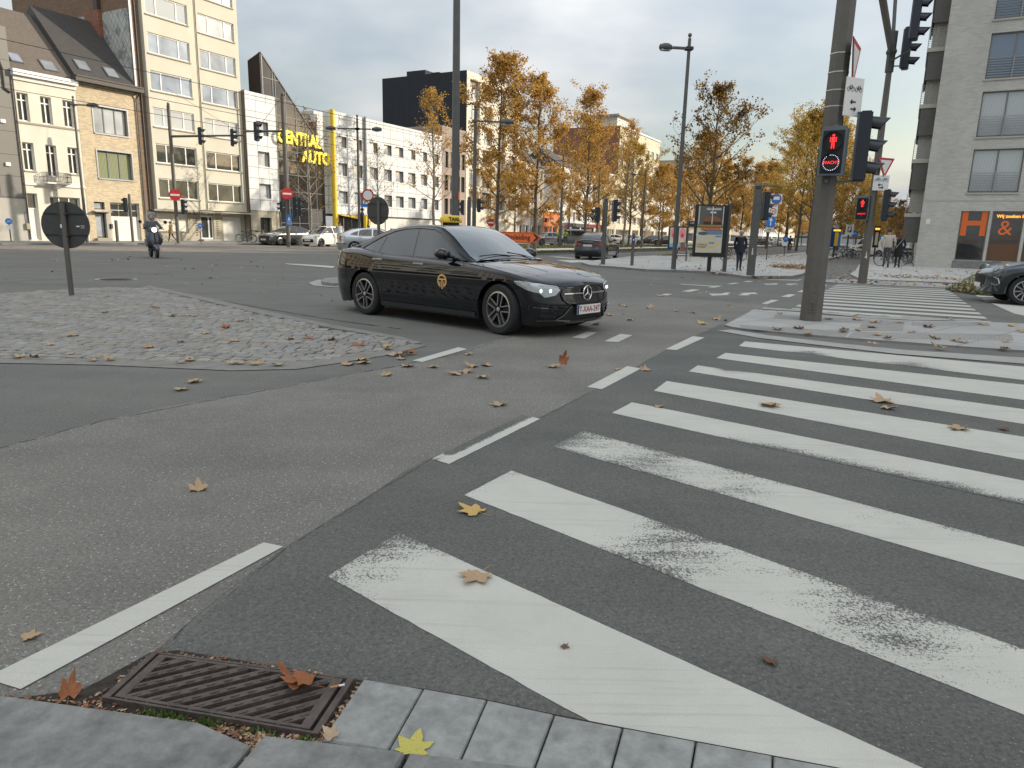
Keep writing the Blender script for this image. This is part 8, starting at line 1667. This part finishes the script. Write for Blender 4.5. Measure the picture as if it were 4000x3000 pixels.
sh = MB(); rows = [(.52, .42, .13), (.50, .55, .25), (.46, .70, .29), (.42, .85, .27), (.40, .96, .20)]; vs = []
for x, z, w_ in rows:
    for k in range(9): u = -1 + k / 4; vs.append((x - .12 * u * u, w_ * u, z))
sh.add(vs, [(a * 9 + i, a * 9 + i + 1, (a + 1) * 9 + i + 1, (a + 1) * 9 + i) for a in range(4) for i in range(8)], sp_); sh.build('leg_shield', sc, smooth=True)
mb = MB(); mb.box(-.2, .40, -.16, .16, .26, .32, 'black'); mb.build('footboard', sc); loft('rear_body', [(-.95, .60, .12, .10, 0), (-.80, .58, .2, .18, 0), (-.5, .55, .22, .22, 0), (-.25, .5, .2, .2, 0), (-.12, .42, .12, .12, 0)], sp_, sc); loft('seat', [(-.80, .80, .10, .04, 0), (-.6, .80, .15, .06, 0), (-.2, .76, .14, .06, 0), (-.05, .74, .08, .04, 0)], 'black', sc)
loft('headset', [(.28, 1.02, .08, .07, 0), (.36, 1.03, .17, .11, 0), (.44, 1.02, .13, .10, 0)], sp_, sc); mb = MB(); mb.disc((.455, 0, 1.03), (1, 0, .1), .088, 'headlamp', 20); mb.disc((.452, 0, 1.03), (1, 0, .1), .10, 'chrome', 20, r_in=.088); mb.build('headlamp_unit', sc)
mb = MB(); mb.path([(.26, .36, 1.06), (.32, .16, 1.07), (.32, -.16, 1.07), (.26, -.36, 1.06)], .016, 6, 'black'); mb.tube((.34, 0, 1.0), (.56, 0, .42), .03, n=8, m='black'); mb.tube((.6, .08, .25), (.55, .08, .5), .02, n=6, m='steel'); mb.build('handlebar', sc)
for s_ in (-1, 1): mb = MB(); mb.tube((.3, s_ * .2, 1.08), (.27, s_ * .38, 1.26), .008, n=4, m='black'); mb.disc((.27, s_ * .42, 1.31), (-1, 0, 0), .062, 'black', 14, th=.02); mb.build('wing_mirror', sc)
m, t, b = node_mat('clear_screen'); b.inputs['Base Color'].default_value = (.75, .78, .80, 1); b.inputs['Alpha'].default_value = .09; b.inputs['Roughness'].default_value = .05; b.inputs['Coat Weight'].default_value = 1
vs = []
for x, z, w_ in ((.42, .98, .26), (.40, 1.15, .30), (.34, 1.35, .28), (.26, 1.55, .23), (.20, 1.68, .13)):
    for k in range(9): u = -1 + k / 4; vs.append((x - .10 * u * u, w_ * u, z))
mb = MB(); mb.add(vs, [(a * 9 + i, a * 9 + i + 1, (a + 1) * 9 + i + 1, (a + 1) * 9 + i) for a in range(4) for i in range(8)], 'clear_screen'); mb.build('windscreen', sc, smooth=True); mb = MB(); mb.obox((.545, 0, .56), (.01, 0, 0), (0, .05, 0), (0, 0, .03), 'black'); mb.build('horn_cover', sc)
r_ = person('scooter rider in grey jacket and dark helmet', b_, an, rider_pose(.84), dict(top='grey_jacket', leg='shoe_black', shoe='shoe_black', hand='shoe_black', cuff='grey_jacket'), ks)
mb = MB(); mb.ball((.005, 0, 1.53), (.155, .135, .16), 'helmet_grey', 18); hm = mb.build('helmet', r_, smooth=True); mb = MB(); mb.ball((.075, 0, 1.50), (.10, .10, .085), 'skin', 14); mb.build('face', r_, smooth=True); mb = MB(); [mb.ball((.165, s_ * .035, 1.52), .012, 'black', 6) for s_ in (-1, 1)]; mb.build('eyes', r_)
# two cyclists in high visibility vests
for x, y, lb in ((2183, 950, 'left cyclist in yellow vest riding toward the junction'), (2207, 949, 'right cyclist in yellow vest riding toward the junction')):
    b_ = colpt(x, y, 88, .1); a_ = cam_ang(b_) + .3; bicycle('bicycle ridden by the ' + lb[:lb.index(' cyclist')] + ' cyclist in yellow vest', b_, a_, group='ridden bicycles', scale=1.1); person(lb, b_, a_, rider_pose(.98), dict(top='hivis', leg='shoe_black', shoe='shoe_black', hair='hair_dark'), 1.1, 'hair_dark')
b_ = colpt(3081, 992, 78, .05); bicycle('bicycle of the dark clad cyclist on the far carriageway', b_, aw, group='ridden bicycles'); person('dark clad cyclist riding away on the far carriageway', b_, aw, dict(rider_pose(.98), _noface=1), dict(top='coat_black', leg='shoe_black', shoe='shoe_black', hair='hair_dark'), 1.05, 'hair_dark')
b_ = colpt(3262, 1000, 66, .1); person('distant dark pedestrian leaning beside the transit panel', b_, aw, dict(_noface=1), dict(top='coat_black', leg='trouser_grey', shoe='shoe_black', hair='hair_dark'), 1., 'hair_dark')
# parked cycles
for i, (x, y, an_, m_, lb) in enumerate(((3295, 1008, 20, 'bike_white', 'pale framed bicycle leftmost in the row by the white van'), (3312, 1009, 35, 'black', 'black bicycle second in the row by the white van'), (3332, 1010, 28, 'bike_green', 'greenish bicycle in the middle of the row by the white van'), (3345, 1008, 40, 'black', 'black bicycle with basket by the white van'), (3360, 1009, 25, 'bike_white', 'pale bicycle rightmost in the row by the white van'))):
    bicycle(lb, colpt(x, y, 58 + (i % 2) * .5, .06), radians(an_), m_, .12, basket=(i == 3))
for i in range(10): bicycle(ORD[i] + ' dark bicycle in the row along the right hand houses', P(54 + i * 1.6, .2 - (i % 2) * .3, .06), DANG + radians(60 + 11 * (i % 3)), ('black', 'bike_green')[i % 2], .1, 'bicycles along the right wall')
for i in range(5): bicycle(ORD[i] + ' bicycle on the far stand between the trees', P(72 + i * 1.1, 5.2 + (i % 2) * .3, .1), DANG + radians(80 + 9 * i), ('black', 'bike_white')[i % 2], .1, 'bicycles on the far stand')
b0 = offpt(962, 948, 49.4, .12); bicycle('black bicycle leaning on the rack before the tower garage', b0, radians(5), 'black', .1, None); bicycle('pale bicycle behind the rack before the tower garage', b0 + Vector((1.0, .5, 0)), radians(30), 'bike_white', .1, None); bicycle('bicycle with raised handlebar beside the grey saloon', b0 + Vector((2.1, .3, 0)), radians(60), 'black', .1, None)
bicycle('black bicycle at the rack behind the standing man', G(2862, 1020, .1), radians(10), 'black', .08, None)
# ---------------------------------------------------------------- vehicles
rf = G(1950, 1307); rr = G(1430, 1229); dd = rf - rr; ang = atan2(dd.y, dd.x); sc_t = dd.length / 2.94; sd_ = Vector((-dd.y, dd.x, 0)).normalized(); mid = rr + dd * (1.42 / 2.94) + sd_ * (.88 * sc_t)
build_taxi((mid.x, mid.y, 0), ang, sc_t)
def at_front(x, y, heading, p, sc, side=0.):      # place a car whose nose centre is at a ground pixel
    q = G(x, y); h = Vector((cos(heading), sin(heading), 0)); c = q - h * (lerp_tab(p['Lf'], .4)) * sc; return (c.x, c.y, 0)
A_ = dict(SEDAN); A_.update(grille=[[(-.48, .40), (.48, .40), (.56, .55), (.48, .72), (-.48, .72), (-.56, .55)]], lights=[[(.60, .64), (.86, .60), (.90, .70), (.62, .74)]])
hd = DANG + pi
cA, carA = generic_car('parked_car', 'dark grey saloon with chrome window trim parked facing the junction', at_front(1032, 958, hd, A_, 1.06), hd, ((.10, .10, .10), .2, .7), A_, 1.08, 'graphite_paint', spokes=14, dets='x', plate=('1-ABM-762', False), rimm='rim', face='rim')
mb = MB()
for s in (-1, 1):
    q = [carA.gside(x, z, .008, s) for x, z in FRAME + [FRAME[0]]]
    for a, b_ in zip(q, q[1:]): mb.tube(a, b_, .016, n=4, m='chrome')
mb.build('window_trim', cA)
HATCH = dict(W=.80, n=2.3, R=.29, bot=.18, nosebot=.17, xn=1.45, xt=-1.45, wx=(1.10, -1.20), arch=1.16, crown=.05, xm=-.2, kd=.7, kf=.22, rc=.05, lean=.36, cat='car',
    deck=[(-1.8, .95), (-1.6, 1.02), (-1.2, 1.03), (-.5, .98), (.3, .96), (.8, .95), (1.1, .90), (1.4, .82), (1.6, .74), (1.75, .62)], roof=[(-1.72, 1.0), (-1.6, 1.25), (-1.35, 1.42), (-.9, 1.49), (-.3, 1.50), (.1, 1.45), (.5, 1.25), (1.0, .95)],
    hw=[(-1.8, .93), (-1.2, 1.), (0, .98), (1.1, 1.), (1.75, .92)], Lf=[(.1, 1.62), (.3, 1.70), (.5, 1.71), (.65, 1.66), (.8, 1.55), (1., 1.4)], Lr=[(.1, -1.62), (.3, -1.70), (.6, -1.72), (.9, -1.68), (1.1, -1.62)], gb=[(-1.7, .62), (-1.2, .69), (-.3, .71), (.6, .70), (1.05, .62)],
    windows=[[(.82, .985), (.45, 1.24), (.22, 1.37), (-.28, 1.405), (-.34, .99)], [(-.42, 1.0), (-.38, 1.405), (-.8, 1.385), (-1.12, 1.30), (-1.22, 1.14), (-1.05, 1.02)]], wsf=(.95, .13), wsr=(-1.25, -1.66), plate=[(.45, False), (.7, True)], mirror=(.62, 1.02), handles=[(-.2, .84)],
    lights=[[(.48, .66), (.70, .60), (.76, .74), (.56, .80)]], sidelights=[[(1.52, .66), (1.30, .72), (1.18, .82), (1.42, .79)]], tails=[[(.5, .75), (.7, .75), (.7, 1.0), (.5, 1.0)]], grille=[[(-.50, .30), (.50, .30), (.53, .42), (.46, .54), (-.46, .54), (-.53, .42)]], seams=[([(.80, .9), (.82, .5), (.7, .24)], False), ([(-.40, .95), (-.42, .5), (-.38, .24)], False)])
generic_car('parked_car', 'small white hatchback parked beside the dark grey saloon', at_front(1203, 963, hd, HATCH, 1.05), hd + .03, ((.68, .68, .66), .2, .0), HATCH, 1.10, 'white_paint', spokes=8, face='rim_dark', rimm='rim_dark', plate=('1-YHE-501', False))
OCT = dict(SEDAN); OCT.update(xm=-.5, W=.88, wx=(1.28, -1.30), xn=1.70, xt=-1.75, R=.325, deck=[(-2.4, .90), (-2.26, 1.02), (-2.0, 1.08), (-1.5, 1.06), (-.8, 1.0), (.5, .96), (1.0, .94), (1.6, .86), (2.0, .75), (2.2, .62)], roof=[(-2.15, 1.04), (-1.85, 1.19), (-1.5, 1.32), (-1.1, 1.40), (-.5, 1.44), (.0, 1.44), (.3, 1.38), (.7, 1.18), (1.1, .96)],
    Lf=[(.1, 2.05), (.3, 2.2), (.5, 2.2), (.7, 2.12), (.9, 2.)], Lr=[(.1, -2.15), (.25, -2.27), (.5, -2.33), (.56, -2.33), (.62, -2.27), (.8, -2.26), (1.0, -2.22), (1.1, -2.18)], hw=[(-2.3, .93), (-1.8, .97), (-1., .99), (1, .99), (2.2, .92)], gb=[(-2.1, .60), (-1.6, .66), (-.5, .72), (.8, .72), (1.1, .68)], lean=.45,
    windows=[[(.78, .98), (.45, 1.18), (.15, 1.33), (-.25, 1.36), (-.28, .98)], [(-.35, .98), (-.33, 1.36), (-.8, 1.34), (-1.02, 1.28), (-1.08, 1.0)], [(-1.13, 1.01), (-1.08, 1.25), (-1.3, 1.18), (-1.55, 1.06)]], wsf=(1.0, .2), wsr=(-1.1, -1.95), sidelights=[], handles=[(-.22, .86), (-1.0, .88)], mirror=(.62, 1.0), plate=[(.40, False), (.82, True)],
    tails=[[(.6, .72), (.80, .72), (.8, .95), (.6, .95)]], sidetails=[[(-2.27, .72), (-2.14, .74), (-2.14, .96), (-2.24, .96)]], rearblack=[[(-.84, .50), (.84, .50), (.84, .55), (-.84, .55)]], sideblack=[[(-2.26, .50), (-1.76, .50), (-1.76, .55), (-2.26, .55)]], seams=[([(-.30, .96), (-.27, .6), (-.25, .25)], False), ([(-1.10, .97), (-1.05, .75), (-.95, .6), (-.85, .25)], False), ([(.85, .93), (.88, .3)], False)])
b_ = colpt(1388, 988, 43.5); h_ = radians(13); hv = Vector((cos(h_), sin(h_), 0)); lv = Vector((-hv.y, hv.x, 0)); c = b_ + hv * 1.30 * 1.06 + lv * .85
generic_car('passing_car', 'silver liftback car partly hidden behind the taxi', (c.x, c.y, .0), h_, ((.42, .44, .47), .22, .8), OCT, 1.08, 'silver_paint', spokes=7)
EV = dict(SEDAN); EV.update(W=.96, R=.36, wx=(1.45, -1.44), xn=1.9, xt=-1.90, bot=.22, lean=.42, arch=1.10, kf=.16,
    deck=[(-2.45, .98), (-2.32, 1.10), (-2.1, 1.16), (-1.5, 1.13), (-.5, 1.06), (.7, 1.03), (1.1, 1.02), (1.6, .96), (2.0, .86), (2.3, .72)], roof=[(-2.28, 1.13), (-1.9, 1.30), (-1.4, 1.48), (-.8, 1.60), (-.2, 1.63), (.2, 1.58), (.6, 1.42), (1.25, 1.03)],
    Lf=[(.1, 2.2), (.4, 2.36), (.7, 2.3), (1, 2.1)], Lr=[(.1, -2.18), (.3, -2.34), (.55, -2.39), (.75, -2.33), (.95, -2.31), (1.05, -2.34), (1.2, -2.26)], gb=[(-2.2, .66), (-1.6, .74), (-.5, .80), (.8, .80), (1.25, .74)],
    windows=[[(.9, 1.06), (.5, 1.32), (.2, 1.46), (-.25, 1.52), (-.28, 1.06)], [(-.34, 1.06), (-.32, 1.52), (-.8, 1.50), (-1.2, 1.40), (-1.55, 1.25), (-1.65, 1.15), (-1.2, 1.1)]], wsf=(1.15, .15), wsr=(-1.15, -2.1), sidelights=[], mirror=(.75, 1.1), plate=[(.43, False), (.83, True)], handles=[],
    tails=[[(.46, .90), (.90, .86), (.92, .98), (.52, 1.0)]], sidetails=[[(-2.30, .86), (-2.0, .95), (-2.02, 1.0), (-2.28, .99)]], rearblack=[[(-.72, .24), (.72, .24), (.78, .40), (.55, .50), (-.55, .50), (-.78, .40)]])
b_ = G(2300, 1014); h_ = radians(69); hv = Vector((cos(h_), sin(h_), 0)); c = b_ + hv * 1.9
tw_, tc_ = generic_car('electric_car', 'black electric crossover driving away behind the signal post', (c.x, c.y, 0), h_, ((.012, .013, .018), .10, .2), EV, 1.0, 'ev_paint', spokes=10, plate=('2-DMK-673', True))
SUV = dict(EV); SUV.update(W=.90, R=.35, wx=(1.30, -1.30), xn=1.75, xt=-1.7, arch=1.15, bot=.26, nosebot=.24, lean=.34, deck=[(-2.2, .9), (-2.0, 1.1), (-1.5, 1.15), (-.5, 1.08), (.7, 1.05), (1.1, 1.04), (1.5, 1.0), (1.85, .92), (2.05, .82), (2.2, .68)], roof=[(-2.1, 1.12), (-1.8, 1.35), (-1.2, 1.5), (-.4, 1.55), (.1, 1.5), (.5, 1.35), (1.05, 1.05)],
    Lf=[(.1, 1.95), (.3, 2.08), (.5, 2.12), (.7, 2.13), (.85, 2.05), (1., 1.9)], Lr=[(.1, -1.95), (.4, -2.1), (.8, -2.1), (1.1, -2.0)], windows=[[(.75, 1.10), (.45, 1.32), (.1, 1.42), (-.3, 1.44), (-.33, 1.1)], [(-.4, 1.1), (-.38, 1.44), (-.9, 1.42), (-1.3, 1.3), (-1.35, 1.15)]], wsf=(1.0, .15), wsr=(-1.2, -2.0), lights=[[(.55, .84), (.72, .80), (.78, .90), (.62, .94)]],
    sidelights=[[(2.0, .80), (1.70, .92), (1.45, 1.0), (1.55, 1.02), (1.80, .97), (1.98, .90)]], sideblack=[[(1.82, .26), (1.88, .42), (1.80, .62), (1.62, .76), (1.30, .82), (.98, .76), (.82, .62), (.76, .42), (.78, .26), (.86, .26), (.88, .42), (.95, .58), (1.1, .70), (1.30, .75), (1.50, .70), (1.65, .58), (1.72, .42), (1.74, .26)]], rearblack=[], seams=[([(.85, 1.0), (.86, .6), (.80, .3)], False)], mirror=(.7, 1.12), mirpaint=0)
h_ = radians(160); hv = Vector((cos(h_), sin(h_), 0)); lv = Vector((-hv.y, hv.x, 0)); b_ = G(3992, 1192); c = b_ - hv * 1.30 - lv * .80
sv_, sc_ = generic_car('waiting_car', 'dark grey crossover nosing in from the right edge', (c.x, c.y, 0), h_, ((.055, .065, .075), .18, .7), SUV, 1.0, 'bluegrey_paint', spokes=10, face='rim_dark', rimm='rim')
mb = MB(); q = [sc_.side(x, z, .012, 1) for x, z in ((1.98, .66), (1.90, .62), (1.86, .50), (1.92, .46), (2.0, .50))]
for a, b2 in zip(q, q[1:]): mb.tube(a, b2, .012, n=4, m='chrome')
mb.build('fog_trim', sv_)
VAN = dict(HATCH); VAN.update(W=.96, R=.33, wx=(1.6, -1.4), xn=2.05, xt=-2.1, bot=.22, lean=.12, crown=.04, kf=.1, deck=[(-2.5, 1.0), (-2.0, 1.12), (.8, 1.12), (1.3, 1.12), (1.8, 1.02), (2.2, .9), (2.5, .72)], roof=[(-2.45, 1.15), (-2.38, 1.75), (-2.0, 1.92), (-.5, 1.96), (.5, 1.94), (.8, 1.85), (1.6, 1.12)], hw=[(-2.4, .98), (2, .98), (2.5, .93)],
    Lf=[(.1, 2.3), (.4, 2.46), (.7, 2.42), (1., 2.2)], Lr=[(.1, -2.35), (.4, -2.46), (1., -2.45), (1.3, -2.4)], gb=[(-2.45, .86), (-2., .90), (.5, .90), (1.6, .80)], windows=[[(1.25, 1.2), (.95, 1.55), (.75, 1.72), (.25, 1.74), (.2, 1.2)], [(.05, 1.2), (.05, 1.74), (-1.9, 1.74), (-1.9, 1.2)]], wsf=(1.55, .85), wsr=(-2.39, -2.44), mirror=(1.1, 1.25), handles=[], grille=[[(-.5, .5), (.5, .5), (.5, .7), (-.5, .7)]], sidelights=[], lights=[[(.6, .7), (.85, .7), (.85, .88), (.6, .88)]], seams=[([(.12, 1.1), (.12, .3)], False)])
q = colpt(2232, 950, 100); generic_car('grey_van', 'grey passenger van parked in front of the cafe', (q.x, q.y, .0), radians(176), ((.16, .17, .17), .3, .5), VAN, 1.12, 'van_grey', spokes=6)
WV = dict(VAN); WV['windows'] = [[(1.25, 1.2), (.95, 1.55), (.75, 1.72), (.25, 1.74), (.2, 1.2)]]
q = colpt(3362, 985, 72); generic_car('white_van', 'white delivery van parked behind the row of bicycles', (q.x + 1.2, q.y, .0), DANG + radians(55), ((.62, .62, .60), .3, .0), WV, 1.0, 'van_white', spokes=6)
# small cars far down the avenue: one of each kind is built, the others are copies of it
lv = [('silver_paint', 2135, 955, 92, 'silver car just left of the yellow vested cyclists', .6), ('white_paint', 2452, 948, 120, 'white car parked behind the black electric car', .3), ('white_paint', 2385, 946, 126, 'white car before the white houses right of the van', .3),
      ('graphite_paint', 2540, 948, 124, 'greenish grey car left of the tall lamp post', -.1), ('graphite_paint', 2600, 948, 122, 'dark saloon just behind the tall lamp post', -.1), ('white_paint', 2910, 946, 160, 'white car behind the standing man', .2), ('silver_paint', 3020, 944, 170, 'silver car with lights seen under the zone sign', -1.5), ('white_paint', 3055, 944, 168, 'white car right of the zone sign', -1.5), ('graphite_paint', 2960, 946, 165, 'dark car far behind the standing man', .2), ('graphite_paint', 1115, 956, 75, 'dark car hidden behind the grey saloon', 0)]
base_car = None
for i, (pm, x, y, D, lb, hh) in enumerate(lv[:-1]):
    q = colpt(x, y, D); an = radians(180) + hh
    if base_car is None or pm != base_pm:
        c1_, cc_ = generic_car('distant_car', lb, (q.x, q.y, .05), an, pm, OCT, 1.15, spokes=6, group='cars far along the avenue'); base_car = c1_; base_pm = pm
    else:
        c1_ = copy_tree(base_car); c1_.location = (q.x, q.y, .05); c1_.rotation_euler = (0, 0, an); c1_['label'] = lb
for i in range(9):
    c1_ = copy_tree(base_car); c1_.location = P(88 + i * 6.2, 3.3, .03); c1_.rotation_euler = (0, 0, DANG + pi); c1_['label'] = ORD[i] + ' dark car in the long parked row past the white van'; c1_['group'] = 'cars parked past the white van'
# ---------------------------------------------------------------- look-alikes counted from the left of the view
ONES = ['', 'first', 'second', 'third', 'fourth', 'fifth', 'sixth', 'seventh', 'eighth', 'ninth', 'tenth', 'eleventh', 'twelfth', 'thirteenth', 'fourteenth', 'fifteenth', 'sixteenth', 'seventeenth', 'eighteenth', 'nineteenth', 'twentieth']
def ordinal(n): return ONES[n] if n <= 20 else (('thirtieth' if n == 30 else 'fortieth') if n % 10 == 0 else {2: 'twenty', 3: 'thirty', 4: 'forty'}[n // 10] + ' ' + ONES[n % 10])
bpy.context.view_layer.update()
same = {}
for o in bpy.data.objects:
    if o.parent is None and 'label' in o and o.get('kind') not in ('stuff', 'structure'): same.setdefault(o['label'], []).append(o)
def scr_x(o): p = o.matrix_world.translation - Vector((0, 0, CAM_H)); return p.dot(CR) / max(.01, p.dot(fwd))
for lb, os_ in same.items():
    if len(os_) > 1:
        for i, o in enumerate(sorted(os_, key=scr_x)): o['label'] = lb + ', ' + ordinal(i + 1) + ' from the left'
